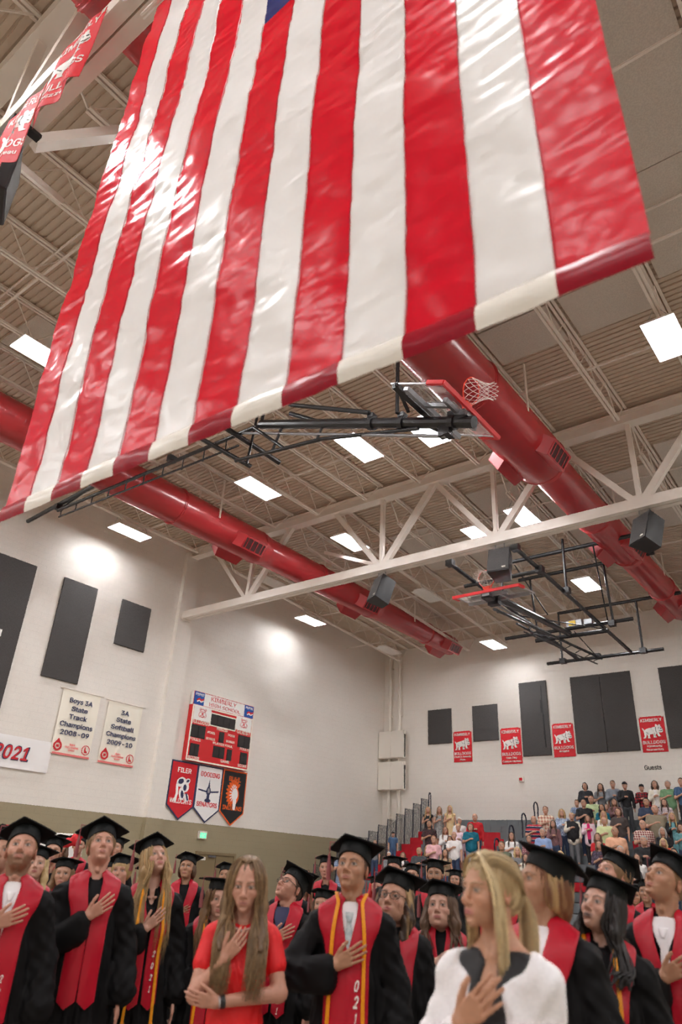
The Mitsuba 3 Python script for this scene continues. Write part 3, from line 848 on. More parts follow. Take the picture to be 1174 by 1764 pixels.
# ------------------------------------------------------------------ two red banners, a speaker and a kicker at the near truss (upper left)
def truss_banner(l, x0, x1, z0, z1, seed, lower):
    t = thing('banner', l, 'banner')

    def pt(X, Z, off=0.0):
        """X, Z in -.5..+.5 over the cloth"""
        X, Z = np.asarray(X, float), np.asarray(Z, float)
        x = (x0 + x1) / 2 + (x1 - x0) * X
        z = (z0 + z1) / 2 + (z1 - z0) * Z + .06 * np.sin(X * 3 + seed)
        y = YT - .22 - off + .03 * np.sin(X * 11 + seed * 2 + Z * 1.5) * (.9 - Z) + .04 * (Z - .5)
        return np.stack([x, y, z], -1)
    m, uv = grid_sheet(30, 24, lambda U, V: pt(U - .5, V - .5), .004)
    part(t, 'cloth', m, 'm_red_cloth', True)
    w, h = x1 - x0, z1 - z0

    def onto(mesh, dx, dz, off):
        mesh = mesh.copy()
        mesh = mesh.subdivide_to_size(.12) if len(mesh.faces) < 4000 else mesh
        v = mesh.vertices
        mesh.vertices = pt((v[:, 0] + dx) / w, (v[:, 1] + dz) / h, off + v[:, 2])
        return mesh
    for s, dz, hh, ww in [('KIMBERLY', h * .33, h * .1, w * .84), ('BULLDOGS', -h * .28, h * .1, w * .88)] + [(q, -h * (.385 + .075 * i), h * .05, w * .06 * len(q)) for i, q in enumerate(lower)]:
        part(t, 'lettering', onto(text(s, hh, ww, .0015), 0, dz, .004), 'm_ink_white', False, label=f'words {s}')
    em = part(t, 'emblem', onto(extr(affinity.scale(BD, w * .84, w * .84, origin=(0, 0)), .0015), 0, h * .05, .004), 'm_ink_white', False, label='white bulldog emblem')
    part(em, 'marking', onto(extr(affinity.scale(BDM, w * .84, w * .84, origin=(0, 0)), .001), 0, h * .05, .006), 'm_ink_black', False)
    part(t, 'top_tape', cat([bx((x0 + .06, YT - .2, z1), (.08, .03, .05)), bx((x1 - .06, YT - .2, z1), (.08, .03, .05))]), 'm_offwhite', False)


truss_banner('red bulldog banner on the near truss at the upper left, the higher one', -5.53, -4.72, 8.14, 9.38, 1, ['Pizza Hut'])
truss_banner('red bulldog banner on the near truss at the upper left, the lower one', -6.4, -5.6, 7.74, 8.98, 2, ['Farm Bureau'])
t = thing('loudspeaker', 'dark loudspeaker hanging from the near truss at the left picture edge', 'loudspeaker')
part(t, 'cabinet', moved(cham((.62, .5, .8), .02), mat4([.9, -.43, 0], [.43, .9, 0], [0, 0, 1], (-7.15, YT, 8.85))), 'm_black', False)
part(t, 'clamp', bx((-6.66, YT + .02, 9.39), (.11, .36, .05)), 'm_black', False)
part(t, 'bracket', beam((-6.66, YT, 9.37), (-7.0, YT, 9.2), .06, .04), 'm_black', False)
part(tB, 'kicker_brace', beam((-7.0, 2.0, 9.65), (-6.45, 3.66, 11.5), .18, .14), 'm_steel_white', False)
t = thing('crumpled_cloth', 'crumpled white cloth tied to the near truss beside the top of the flag', 'cloth')
for x0, w, L, sd in ((-4.4, .22, .34, 1), (-4.2, .2, .55, 2), (-4.05, .16, .42, 3)):
    m, uv = grid_sheet(10, 16, lambda U, V: np.stack([x0 + (U - .5) * w * (1 - .85 * V ** 2) + .05 * V * math.sin(sd), YT - .22 + .03 * np.sin(U * 7 + V * 5 + sd) + .02 * np.sin(V * 11), 9.44 - V * L], -1), .004)
    part(t, 'cloth', m, 'm_white_cloth', True)
part(t, 'tie', tube([(-4.5, YT - .2, 9.44), (-3.95, YT - .2, 9.46)], .012, 6), 'm_white_cloth')
# ================================================================== basketball backstops folded up under the joists
def hoop_meshes():
    """local frame: x along the board, y up the board, z out of its face; origin at the middle of the bottom edge"""
    W, Hh = 1.83, 1.07
    out = []
    out.append(('glass', 'm_glass', extr(sbox(-W / 2 + .02, .02, W / 2 - .02, Hh - .02), .012), 'clear glass sheet'))
    fr = extr(sbox(-W / 2, 0, W / 2, Hh).difference(sbox(-W / 2 + .035, .035, W / 2 - .035, Hh - .035)), .03)
    fr.apply_translation([0, 0, -.012])
    out.append(('rim_frame', 'm_alu', fr, 'pale metal edge frame'))
    sq = extr(sbox(-.305, .17, .305, .63).difference(sbox(-.255, .22, .255, .58)), .004)
    sq.apply_translation([0, 0, .014])
    out.append(('target_square', 'm_white_paint', sq, 'white target square'))
    pad = cat([bx((0, -.02, 0), (W + .06, .06, .07)), bx((-W / 2 - .015, .14, 0), (.06, .32, .07)), bx((W / 2 + .015, .14, 0), (.06, .32, .07))])
    out.append(('edge_pad', 'm_red_pad', pad, 'red padding along the bottom edge'))
    bm = cat([bx((0, .12, -.06), (.2, .26, .1)), bx((0, .75, -.06), (W * .95, .09, .08)), bx((0, .2, -.06), (W * .55, .07, .08)), bx((-.3, .47, -.06), (.07, .6, .07)), bx((.3, .47, -.06), (.07, .6, .07))])
    out.append(('back_bracket', 'm_galv', bm, 'grey steel bracket behind the glass'))
    a = np.linspace(0, 2 * np.pi, 41)[:-1]
    cy, cz = .15, .38
    ring = tube(np.c_[.2286 * np.cos(a), np.full(40, cy), cz + .2286 * np.sin(a)], .011, 8, closed=True)
    arm = cat([bx((0, cy - .03, .09), (.16, .05, .15)), beam((-.07, cy - .01, .03), (-.14, cy, .2), .03, .02), beam((.07, cy - .01, .03), (.14, cy, .2), .03, .02)])
    out.append(('rim', 'm_rim', cat([ring, arm]), 'orange ring'))
    cords = []
    n, lv = 12, 6
    rr = [.225, .2, .172, .145, .13, .125, .15]
    for s in (0, 1):
        for k in range(n):
            p = []
            for i in range(lv + 1):
                an = (k + .5 * ((i + (0 if s == 0 else 0)) % 2 if s == 0 else -(i % 2))) * 2 * np.pi / n
                p.append((rr[i] * np.cos(an), cy - .01 - .072 * i, cz + rr[i] * np.sin(an)))
            cords.append(tube(p, .0055, 4, cap=False))
    out.append(('net', 'm_net', cat(cords), 'white cord net'))
    return out


HOOP = hoop_meshes()


def backstop(l, Mx, pipes, extra):
    t = thing('basketball_hoop', l, 'basketball hoop')
    for n, b, m, lb in HOOP:
        part(t, n, moved(m, Mx), b, 20, label=lb)
    for n, (p, q, r, b) in pipes:
        part(t, n, rod(p, q, r, 12), b)
    for n, m, b in extra:
        part(t, n, m, b, False)
    return t


c, s = .922, .388
Y1 = 8.67
M1 = mat4([0, 1, 0], [-c, 0, s], [s, 0, c], (-4.40, Y1, 8.40))
P = lambda x, z, dy=0: (x, Y1 + dy, z)
pipes = [('mast', (P(-4.42, 8.2), P(-9.36, 10.02), .1, 'm_black_pipe')), ('mast_cap', (P(-4.44, 8.207), P(-4.36, 8.178), .105, 'm_black')),
         ('tension_rod', (P(-4.9, 8.1), P(-9.94, 10.02), .03, 'm_galv')), ('top_brace', (P(-8.47, 10.12, -.1), P(-6.42, 9.12, -.1), .045, 'm_black_pipe')),
         ('side_brace', (P(-8.63, 10.08, .1), P(-7.85, 9.58, .1), .05, 'm_black_pipe')), ('lower_strut', (P(-10.03, 9.34), P(-7.64, 9.03), .04, 'm_black_pipe')),
         ('lower_strut', (P(-7.64, 9.03), P(-5.42, 8.45), .035, 'm_black_pipe')),
         ('hanger_pipe', (P(-5.74, 11.4, -.2), P(-5.8, 8.86, -.1), .035, 'm_black_pipe')), ('hanger_pipe', (P(-9.3, 11.4), P(-9.36, 10.0), .04, 'm_black_pipe')),
         ('hanger_pipe', (P(-10.0, 11.4, .5), P(-10.0, 9.4, .3), .03, 'm_black_pipe')),
         ('cross_pipe', ((-10.05, 7.4, 9.98), (-10.05, 10.0, 9.98), .06, 'm_black_pipe')), ('cross_pipe', ((-11.0, 8.0, 10.1), (-10.0, 9.1, 9.4), .05, 'm_black_pipe')),
         ('strut_link', (P(-9.5, 9.95, -.1), P(-8.6, 9.15), .035, 'm_black_pipe')), ('strut_link', (P(-8.95, 9.2), P(-8.7, 9.8), .03, 'm_black_pipe')), ('strut_link', (P(-7.75, 9.05), P(-7.6, 9.36), .025, 'm_black_pipe')),
         ('far_bar', ((-18.66, Y1, 10.18), (-15.44, Y1, 10.41), .06, 'm_black_pipe')), ('far_brace', ((-17.1, Y1, 10.1), (-15.2, Y1 + .3, 10.9), .03, 'm_black_pipe')),
         ('fold_rail', (P(-17.1, 10.1), P(-9.5, 10.03), .045, 'm_black_pipe')), ('fold_rail', (P(-16.95, 9.86), P(-10.0, 9.72), .025, 'm_black_pipe')), ('fold_rail', (P(-13.2, 10.3, .25), P(-9.4, 10.2, .2), .04, 'm_black_pipe'))]
pipes += [('ladder_rung', (P(x, 9.85 - .02 * i), P(x, 10.08), .015, 'm_black_pipe')) for i, x in enumerate(np.arange(-16.9, -10.2, .72))]
extra = [('pipe_clamp', cat([tube([P(x - .05, 8.2 + (-4.42 - x) * .368 + .018), P(x + .05, 8.2 + (-4.42 - x) * .368 - .018)], .135, 12), bx(P(x, 8.33 + (-4.42 - x) * .368), (.12, .16, .12))]), 'm_black') for x in (-4.75, -5.75, -6.42)]
extra += [('joist_clamp', bx(P(x, 11.3 if z is None else z, dy), (.14, .2, .16)), 'm_black') for x, z, dy in ((-5.74, None, -.2), (-9.3, None, 0), (-17.1, 10.2, 0), (-15.6, 10.5, 0), (-12.6, 10.35, .2), (-10.0, None, .5))]
extra += [('board_hinge', cat([bx(P(-4.62, 8.36), (.3, .2, .16)), bx(P(-4.9, 8.2, .0), (.2, .14, .2))]), 'm_black')]
extra += [('top_fork', cat([beam(P(-5.25, 8.72, dy * .95), P(-5.5, 8.72, dy * .2), .05, .05) for dy in (-1, 1)] + [beam((-5.3, Y1 - .92, 8.74), (-5.3, Y1 + .92, 8.74), .1, .1)]), 'm_black')]
backstop('near basketball hoop folded up below the right duct, net pointing right', M1, pipes, extra)

M2 = mat4([1, 0, 0], [0, .992, .126], [0, -.126, .992], (-7.81, 15.715, 8.235))
pA0, pA1 = (-7.0, 15.9, 9.38), (-6.95, 24.8, 8.86)
pB0, pB1 = (-8.95, 15.9, 9.36), (-8.85, 24.8, 8.86)
pipes = [('long_pipe', (pA0, pA1, .06, 'm_black_pipe')), ('long_pipe', (pB0, pB1, .06, 'm_black_pipe')),
         ('mast', ((-7.85, 16.2, 8.3), (-8.02, 22.0, 8.9), .1, 'm_black_pipe')), ('tension_rod', ((-7.98, 16.6, 8.2), (-8.35, 21.6, 8.72), .03, 'm_galv')),
         ('fold_rail', ((-8.3, 17.2, 8.3), (-8.15, 25.4, 8.92), .045, 'm_black_pipe')), ('fold_rail', ((-8.6, 19.8, 8.42), (-8.4, 25.6, 8.8), .025, 'm_black_pipe')), ('fold_rail', ((-8.55, 19.2, 8.5), (-8.75, 24.7, 8.84), .04, 'm_black_pipe')),
         ('cross_pipe', ((-10.0, 24.9, 8.84), (-5.9, 24.95, 8.84), .06, 'm_black_pipe')), ('cross_pipe', ((-10.3, 22.1, 9.08), (-5.95, 22.0, 9.05), .06, 'm_black_pipe')), ('cross_pipe', ((-9.25, 22.2, 8.88), (-6.8, 22.2, 8.86), .07, 'm_black')),
         ('cross_pipe', ((-9.25, 17.3, 9.2), (-6.85, 17.35, 9.22), .055, 'm_black_pipe')),
         ('joist_pipe', ((-8.75, 19.15, 10.5), (-4.6, 19.15, 10.5), .06, 'm_black_pipe')), ('joist_pipe', ((-9.4, 21.5, 10.86), (-4.9, 21.5, 10.86), .06, 'm_black_pipe')), ('joist_pipe', ((-9.35, 24.7, 10.62), (-5.0, 24.7, 10.62), .06, 'm_black_pipe')),
         ('hanger_pipe', ((-6.87, 19.1, 10.85), (-6.9, 19.1, 9.2), .04, 'm_black_pipe')), ('hanger_pipe', ((-6.5, 21.55, 10.86), (-6.56, 22.0, 9.05), .04, 'm_black_pipe')), ('hanger_pipe', ((-6.5, 24.7, 10.62), (-6.56, 24.9, 8.86), .04, 'm_black_pipe')),
         ('hanger_pipe', ((-9.35, 24.75, 10.62), (-9.4, 24.85, 8.86), .035, 'm_black_pipe')), ('hanger_pipe', ((-9.0, 21.5, 10.86), (-9.1, 22.05, 9.08), .035, 'm_black_pipe')), ('hanger_pipe', ((-8.9, 19.1, 10.5), (-8.92, 19.1, 9.18), .035, 'm_black_pipe')),
         ('diagonal_rod', ((-6.0, 19.15, 10.5), (-6.7, 21.9, 9.1), .02, 'm_black_pipe')), ('diagonal_rod', ((-8.5, 19.2, 10.4), (-8.2, 20.8, 9.2), .02, 'm_black_pipe')), ('diagonal_rod', ((-8.6, 18.0, 8.5), (-6.85, 22.1, 8.88), .018, 'm_black_pipe')), ('diagonal_rod', ((-7.8, 21.9, 8.9), (-8.2, 25.1, 8.9), .018, 'm_black_pipe')),
         ('strut_link', ((-8.9, 21.2, 9.1), (-8.5, 19.9, 8.5), .035, 'm_black_pipe')), ('strut_link', ((-8.75, 22.0, 8.9), (-8.55, 20.3, 8.48), .03, 'm_black_pipe'))]
pipes += [('ladder_rung', ((-8.5 + .014 * i, y, 8.46 + .062 * i), (-8.26 + .014 * i, y - .05, 8.54 + .06 * i), .014, 'm_black_pipe')) for i, y in enumerate(np.arange(20.2, 25.3, .85))]
extra = [('pipe_clamp', cat([bx((x, y, z), (.2, .2, .18))]), 'm_black') for x, y, z in ((-7.0, 15.95, 9.38), (-8.95, 15.95, 9.38), (-6.9, 19.1, 9.2), (-6.6, 22.0, 9.0), (-6.55, 24.9, 8.86), (-9.4, 24.9, 8.86), (-8.15, 25.0, 8.9), (-6.95, 17.35, 9.25), (-8.9, 22.1, 9.0))]
extra += [('winch', cat([bx((-7.75, 21.9, 9.14), (.5, .22, .2)), bx((-7.3, 21.9, 9.14), (.25, .16, .16))]), 'm_galv'), ('winch_label', bx((-7.8, 21.78, 9.14), (.22, .02, .16)), 'm_yellow'),
          ('board_hinge', cat([bx((-7.85, 15.95, 8.18), (.24, .3, .16)), bx((-7.9, 16.4, 8.2), (.3, .2, .22))]), 'm_black')]
backstop('far basketball hoop folded up under the speaker truss in its black pipe frame', M2, pipes, extra)

# ================================================================== bleachers along the back wall
NROW = 13
YR = [28.25 - .62 * j for j in range(NROW + 1)]
ZR = [3.78 - .265 * j for j in range(NROW + 1)]
BX0, BX1 = -16.95, 9.0
bl = thing('bleachers', 'grey and red telescopic bleachers along the back wall under the guests', 'bleachers')


def red_spans(j):
    L = {1: [(-16.95, -16.8)], 2: [(-16.95, -16.0), (-15.2, -13.29)], 3: [(-16.95, -16.35), (-15.6, -15.2), (-13.75, -12.86)], 4: [(-16.95, -16.05), (-13.6, -12.86), (-15.4, -15.0)], 5: [(-16.95, -15.6), (-14.2, -13.4)], 6: [(-16.95, -15.2), (-14.0, -13.4)], 7: [(-16.95, -14.8)], 8: [(-16.9, -14.5)]}
    R = {3: [(-8.2, -7.9)], 7: [(-9.0, -8.4)], 8: [(-9.2, -8.0)], 9: [(-11, -9)], 6: [(-5.5, -4.2)], 5: [(-5.2, -4.6)]}
    return L.get(j, []) + R.get(j, [])


for j in range(NROW):
    z, y = ZR[j], YR[j]
    yb = YR[j - 1] if j else YB - .01
    part(bl, 'tread', bx2((BX0, y + .1, z - .045), (BX1, yb, z - .005)), 'm_grey_tread', False)
    if j:
        part(bl, 'riser', bx2((BX0, yb + .2, z), (BX1, yb + .22, z + .22)), 'm_grey_tread', False)
    x = BX0
    spans = red_spans(j)
    cuts = sorted({BX0, BX1} | {a for sp in spans for a in sp} | {-12.6, -11.6, -6.95, -6.1, -5.0})
    for a, b in zip(cuts[:-1], cuts[1:]):
        n = max(1, int(round((b - a) / (.46 if b < -12 else 1.4)))) if a < -5.1 else 2
        red = any(p <= (a + b) / 2 <= q for p, q in spans)
        for i in range(n):
            xa, xb = a + (b - a) * i / n, a + (b - a) * (i + 1) / n
            m = bx2((xa + .004, y, z - .245), (xb - .004, min(y + .3, YB - .02), z))
            part(bl, 'seat_module', m, 'm_red_seat' if red else 'm_grey_seat', False, label='red seat module' if red else None)
part(bl, 'end_panel', bx2((BX0 + .05, YR[-1] + .4, 0), (BX0 + .12, YB - .02, .4)), 'm_grey_tread', False)
for a in [bx2((BX0 + .2, YR[j] + .12, 0), (BX0 + .3, YR[j] + .2, ZR[j] - .05)) for j in range(NROW)] + [bx2((x, YR[-2], 0), (x + .1, YR[-2] + .08, ZR[-2] - .05)) for x in np.arange(-15, 9, 2.0)]:
    part(bl, 'support_post', a, 'm_grey_tread', False)
part(bl, 'top_back_panel', bx2((BX0, YB - .06, 3.7), (BX1, YB - .01, 3.80)), 'm_grey_seat', False)

er = thing('bleacher_railing', 'stepped dark railing of thin upright bars at the left end of the bleachers', 'railing')
for k in range(13):
    y0, y1 = 27.93 - .62 * (k + 1), 27.93 - .62 * k
    zt, zb = 4.80 - .251 * (k + 1), 3.36 - .251 * (k + 1)
    zb = max(zb, .1)
    pn = part(er, 'rail_panel', cat([tube([(BX0 - .03, y0 - .06, zb - .1), (BX0 - .03, y0, zt), (BX0 - .03, y1 - .02, zt), (BX0 - .03, y1 - .07, zb)], .02, 6)]), 'm_rail', 30)
    for i in range(1, 9):
        f = i / 9
        part(pn, 'bar', tube([(BX0 - .03, y0 - .06 + (y1 - y0) * f, zb - .08), (BX0 - .03, y0 + (y1 - y0) * f, zt)], .011, 5, cap=False), 'm_rail', 30)
part(er, 'top_post', tube([(BX0 - .03, 27.85, 3.4), (BX0 - .03, 27.93, 4.78), (BX0 - .03, 27.97, 4.84), (BX0 - .03, 28.03, 4.84), (BX0 - .03, 28.06, 4.75), (BX0 - .03, 28.08, 3.4)], .022, 6), 'm_rail')

for i, (y, z, l) in enumerate(((27.75, 4.05, 'topmost'), (26.6, 3.55, 'second from the top'), (25.5, 3.06, 'third from the top'), (24.3, 2.56, 'lowest'))):
    t = thing('aisle_handrail', f'black hoop-shaped aisle handrail on the bleachers, {l}', 'handrail')
    a = np.linspace(-.2 * np.pi, 1.2 * np.pi, 16)
    pts = [(-12.1, y + .19, z - 1.0)] + [(-12.1, y + .19 * np.cos(q), z + .1 + .19 * np.sin(q) * 1.2) for q in a] + [(-12.1, y - .19, z - .5)]
    part(t, 'hoop', tube(pts, .026, 8), 'm_rail')
    part(t, 'foot', bx((-12.1, y + .19, z - 1.0), (.1, .1, .04)), 'm_black', False)
# ================================================================== modelling by distance fields (bodies, clothes, hair)
class Field:
    def __init__(s, lo, hi, h):
        s.lo, s.h = np.array(lo, np.float32), float(h)
        s.n = np.ceil((np.array(hi) - np.array(lo)) / h).astype(int) + 1
        s.d = np.full(s.n, 0.5, np.float32)
        s.ax = [s.lo[i] + h * np.arange(s.n[i], dtype=np.float32) for i in range(3)]
        s.rot = None

    def box(s, lo, hi):
        a = np.clip(np.floor((np.array(lo) - s.lo) / s.h).astype(int), 0, s.n)
        b = np.clip(np.ceil((np.array(hi) - s.lo) / s.h).astype(int) + 1, 0, s.n)
        if (b <= a).any():
            return None
        return tuple(slice(i, j) for i, j in zip(a, b))

    def xyz(s, sl):
        return s.ax[0][sl[0]][:, None, None], s.ax[1][sl[1]][None, :, None], s.ax[2][sl[2]][None, None, :]

    def put(s, fn, lo, hi, k, op):
        m = k + 2.5 * s.h
        if s.rot is not None:                     # the shape is given in the head's own frame
            R, o, sc = s.rot
            c = np.array([[x, y, z] for x in (lo[0] - m, hi[0] + m) for y in (lo[1] - m, hi[1] + m) for z in (lo[2] - m, hi[2] + m)]) * sc @ R.T + o
            sl = s.box(c.min(0), c.max(0))
            if sl is None:
                return
            X, Y, Z = s.xyz(sl)
            X, Y, Z = X - o[0], Y - o[1], Z - o[2]
            X, Y, Z = [(R[0, i] * X + R[1, i] * Y + R[2, i] * Z) / sc for i in range(3)]
            v = fn(X, Y, Z) * sc
            k = k * sc
        else:
            sl = s.box(np.array(lo) - m, np.array(hi) + m)
            if sl is None:
                return
            v = fn(*s.xyz(sl))
        d = s.d[sl]
        if op == 'sub':
            v = -v
            h = np.maximum(k - np.abs(d - v), 0) / max(k, 1e-6)
            s.d[sl] = np.maximum(d, v) + h * h * k * .25
        elif op == 'and':
            s.d[sl] = np.maximum(d, v)
        else:
            h = np.maximum(k - np.abs(d - v), 0) / max(k, 1e-6)
            s.d[sl] = np.minimum(d, v) - h * h * k * .25

    def cone(s, a, b, ra, rb, k=.01, op='add', flat=None):
        a, b = np.array(a, np.float32), np.array(b, np.float32)
        ba = b - a
        L2 = float(ba @ ba) + 1e-12

        def fn(X, Y, Z):
            x, y, z = X - a[0], Y - a[1], Z - a[2]
            t = np.clip((x * ba[0] + y * ba[1] + z * ba[2]) / L2, 0, 1)
            x, y, z = x - t * ba[0], y - t * ba[1], z - t * ba[2]
            if flat is not None:
                y = y / flat
            return np.sqrt(x * x + y * y + z * z) - (ra + (rb - ra) * t)
        r = max(ra, rb)
        s.put(fn, np.minimum(a, b) - r, np.maximum(a, b) + r, k, op)

    def ell(s, c, r, k=.01, op='add', rx=0.0, rz=0.0, ry=0.0):
        c, r = np.array(c, np.float32), np.array(r, np.float32)

        def fn(X, Y, Z):
            x, y, z = X - c[0], Y - c[1], Z - c[2]
            if rx:
                q, w = math.cos(rx), math.sin(rx)
                y, z = q * y + w * z, -w * y + q * z
            if ry:
                q, w = math.cos(ry), math.sin(ry)
                x, z = q * x + w * z, -w * x + q * z
            if rz:
                q, w = math.cos(rz), math.sin(rz)
                x, y = q * x + w * y, -w * x + q * y
            k0 = np.sqrt((x / r[0]) ** 2 + (y / r[1]) ** 2 + (z / r[2]) ** 2)
            k1 = np.sqrt((x / r[0] ** 2) ** 2 + (y / r[1] ** 2) ** 2 + (z / r[2] ** 2) ** 2)
            return k0 * (k0 - 1) / np.maximum(k1, 1e-6)
        R = float(r.max()) if (rx or rz or ry) else r
        s.put(fn, c - R, c + R, k, op)

    def warp(s, fn):
        X, Y, Z = s.xyz((slice(None),) * 3)
        near = np.abs(s.d) < .08
        w = fn(X, Y, Z)
        s.d = np.where(near, s.d + w, s.d).astype(np.float32)

    def sample(s, p):
        """distance and gradient at points (n,3)"""
        q = (np.asarray(p, np.float32) - s.lo) / s.h
        q = np.clip(q, 0.001, s.n - 1.002)
        i = np.floor(q).astype(int)
        t = q - i
        c = {}
        for a in (0, 1):
            for b in (0, 1):
                for e in (0, 1):
                    c[a, b, e] = s.d[i[:, 0] + a, i[:, 1] + b, i[:, 2] + e]
        tx, ty, tz = t.T
        x00, x10 = c[0, 0, 0] * (1 - tx) + c[1, 0, 0] * tx, c[0, 1, 0] * (1 - tx) + c[1, 1, 0] * tx
        x01, x11 = c[0, 0, 1] * (1 - tx) + c[1, 0, 1] * tx, c[0, 1, 1] * (1 - tx) + c[1, 1, 1] * tx
        d = (x00 * (1 - ty) + x10 * ty) * (1 - tz) + (x01 * (1 - ty) + x11 * ty) * tz
        gx = (((c[1, 0, 0] - c[0, 0, 0]) * (1 - ty) + (c[1, 1, 0] - c[0, 1, 0]) * ty) * (1 - tz) + ((c[1, 0, 1] - c[0, 0, 1]) * (1 - ty) + (c[1, 1, 1] - c[0, 1, 1]) * ty) * tz)
        gy = (x10 - x00) * (1 - tz) + (x11 - x01) * tz
        gz = (x01 * (1 - ty) + x11 * ty) - (x00 * (1 - ty) + x10 * ty)
        return d, np.stack([gx, gy, gz], 1) / s.h

    def drape(s, p, off, it=8, only_out=False):
        p = np.array(p, float)
        for _ in range(it):
            d, g = s.sample(p)
            g = g / np.maximum(np.linalg.norm(g, axis=1, keepdims=True), .2)
            e = off - d
            if only_out:
                e = np.maximum(e, 0)
            p += g * np.clip(e, -.03, .03)[:, None]
        return p

    def mesh(s):
        d, h = s.d, s.h
        ins = d < 0
        nx, ny, nz = d.shape
        cnt = np.zeros((nx - 1, ny - 1, nz - 1), np.int8)
        for a in (0, 1):
            for b in (0, 1):
                for e in (0, 1):
                    cnt += ins[a:nx - 1 + a, b:ny - 1 + b, e:nz - 1 + e]
        act = np.argwhere((cnt > 0) & (cnt < 8))
        if len(act) == 0:
            return tm(np.zeros((0, 3)), np.zeros((0, 3), int))
        idx = np.full(cnt.shape, -1, np.int32)
        idx[act[:, 0], act[:, 1], act[:, 2]] = np.arange(len(act))
        cor = np.array([[a, b, e] for a in (0, 1) for b in (0, 1) for e in (0, 1)])
        val = np.stack([d[act[:, 0] + c[0], act[:, 1] + c[1], act[:, 2] + c[2]] for c in cor], 1)
        acc, num_ = np.zeros((len(act), 3), np.float32), np.zeros(len(act), np.float32)
        for i in range(8):
            for j in range(i + 1, 8):
                if np.abs(cor[i] - cor[j]).sum() == 1:
                    a, b = val[:, i], val[:, j]
                    m = (a < 0) != (b < 0)
                    t = np.where(m, a / np.where(m, a - b, 1), 0)[:, None]
                    acc += np.where(m[:, None], cor[i] + t * (cor[j] - cor[i]), 0)
                    num_ += m
        v = s.lo + h * (act + acc / num_[:, None])
        quads = []
        for ax in range(3):
            u, w = (ax + 1) % 3, (ax + 2) % 3
            sl0, sl1 = [slice(None)] * 3, [slice(None)] * 3
            sl0[ax], sl1[ax] = slice(0, -1), slice(1, None)
            ch = ins[tuple(sl0)] != ins[tuple(sl1)]
            e = np.argwhere(ch)
            e = e[(e[:, u] > 0) & (e[:, w] > 0) & (e[:, u] < d.shape[u] - 1) & (e[:, w] < d.shape[w] - 1)]
            if len(e) == 0:
                continue
            fwd = ins[e[:, 0], e[:, 1], e[:, 2]]
            q = []
            for du, dw in ((1, 1), (0, 1), (0, 0), (1, 0)):
                c = e.copy()
                c[:, u] -= du
                c[:, w] -= dw
                q.append(idx[c[:, 0], c[:, 1], c[:, 2]])
            q = np.stack(q, 1)
            q[~fwd] = q[~fwd][:, ::-1]
            quads.append(q)
        q = np.vstack(quads)
        q = q[(q >= 0).all(1)]
        return tm(v, np.vstack([q[:, [0, 1, 2]], q[:, [0, 2, 3]]]))


def RX(a):
    c, s = math.cos(a), math.sin(a)
    return np.array([[1, 0, 0], [0, c, -s], [0, s, c.real]])


def RY(a):
    c, s = math.cos(a), math.sin(a)
    return np.array([[c, 0, s], [0, 1, 0], [-s, 0, c]])


def RZ(a):
    c, s = math.cos(a), math.sin(a)
    return np.array([[c, -s, 0], [s, c, 0], [0, 0, 1]])


# skin, with lips, brows and eyes in the vertex colours
scene['m_skin'] = {'type': 'twosided', 'bsdf': {'type': 'principled', 'base_color': {'type': 'mesh_attribute', 'name': 'vertex_color'}, 'roughness': .45, 'specular': .45, 'sheen': .15}}
scene['m_hair'] = {'type': 'twosided', 'bsdf': {'type': 'principled', 'base_color': {'type': 'mesh_attribute', 'name': 'vertex_color'}, 'roughness': .42, 'specular': .45, 'anisotropic': .3}}


def gown_bump(p, n, uv):
    return mikit.noise(p.x * 90, p.y * 90, p.z * 22)


M('m_gown', srgb(11, 11, 14), .65, spec=.2, bump=gown_bump, bscale=.0012, eps=2e-3, sheen=.06)
M('m_cap', srgb(10, 10, 12), .7, spec=.2)
M('m_cap_band', srgb(20, 24, 25), .6, spec=.25)
M('m_stole', srgb(178, 10, 38), .42, spec=.4, bump=lambda p, n, uv: mikit.noise(p.x * 40, p.y * 40, p.z * 14), bscale=.002, eps=3e-3)
M('m_stole_edge', srgb(150, 16, 36), .5)
M('m_gold', srgb(238, 160, 20), .5, sheen=.3)
M('m_shirt_white', srgb(236, 234, 238), .6)
M('m_tie_blue', mikit.proc(lambda p, n, uv: mikit.mix((.36, .46, .5), (.55, .6, .62), mikit.smoothstep(.35, .6, mikit.noise(p.x * 120, p.y * 120, p.z * 120)))), .5)
M('m_tie_dark', srgb(34, 34, 44), .5)
M('m_tassel', srgb(150, 84, 88), .6)
M('m_tassel_dark', srgb(60, 40, 48), .6)
M('m_glasses', srgb(24, 20, 20), .3)
M('m_red_dress', srgb(214, 22, 28), .6, sheen=.3)
M('m_cardigan', mikit.proc(lambda p, n, uv: mi.Color3f(.86, .85, .88) * (.9 + .14 * mikit.noise(p.x * 160, p.y * 160, p.z * 160))), .8, sheen=.4)
M('m_black_top', srgb(20, 20, 24), .6)
M('m_silver', srgb(205, 205, 210), .25, metal=.9)
M('m_shoe', srgb(26, 22, 22), .35)


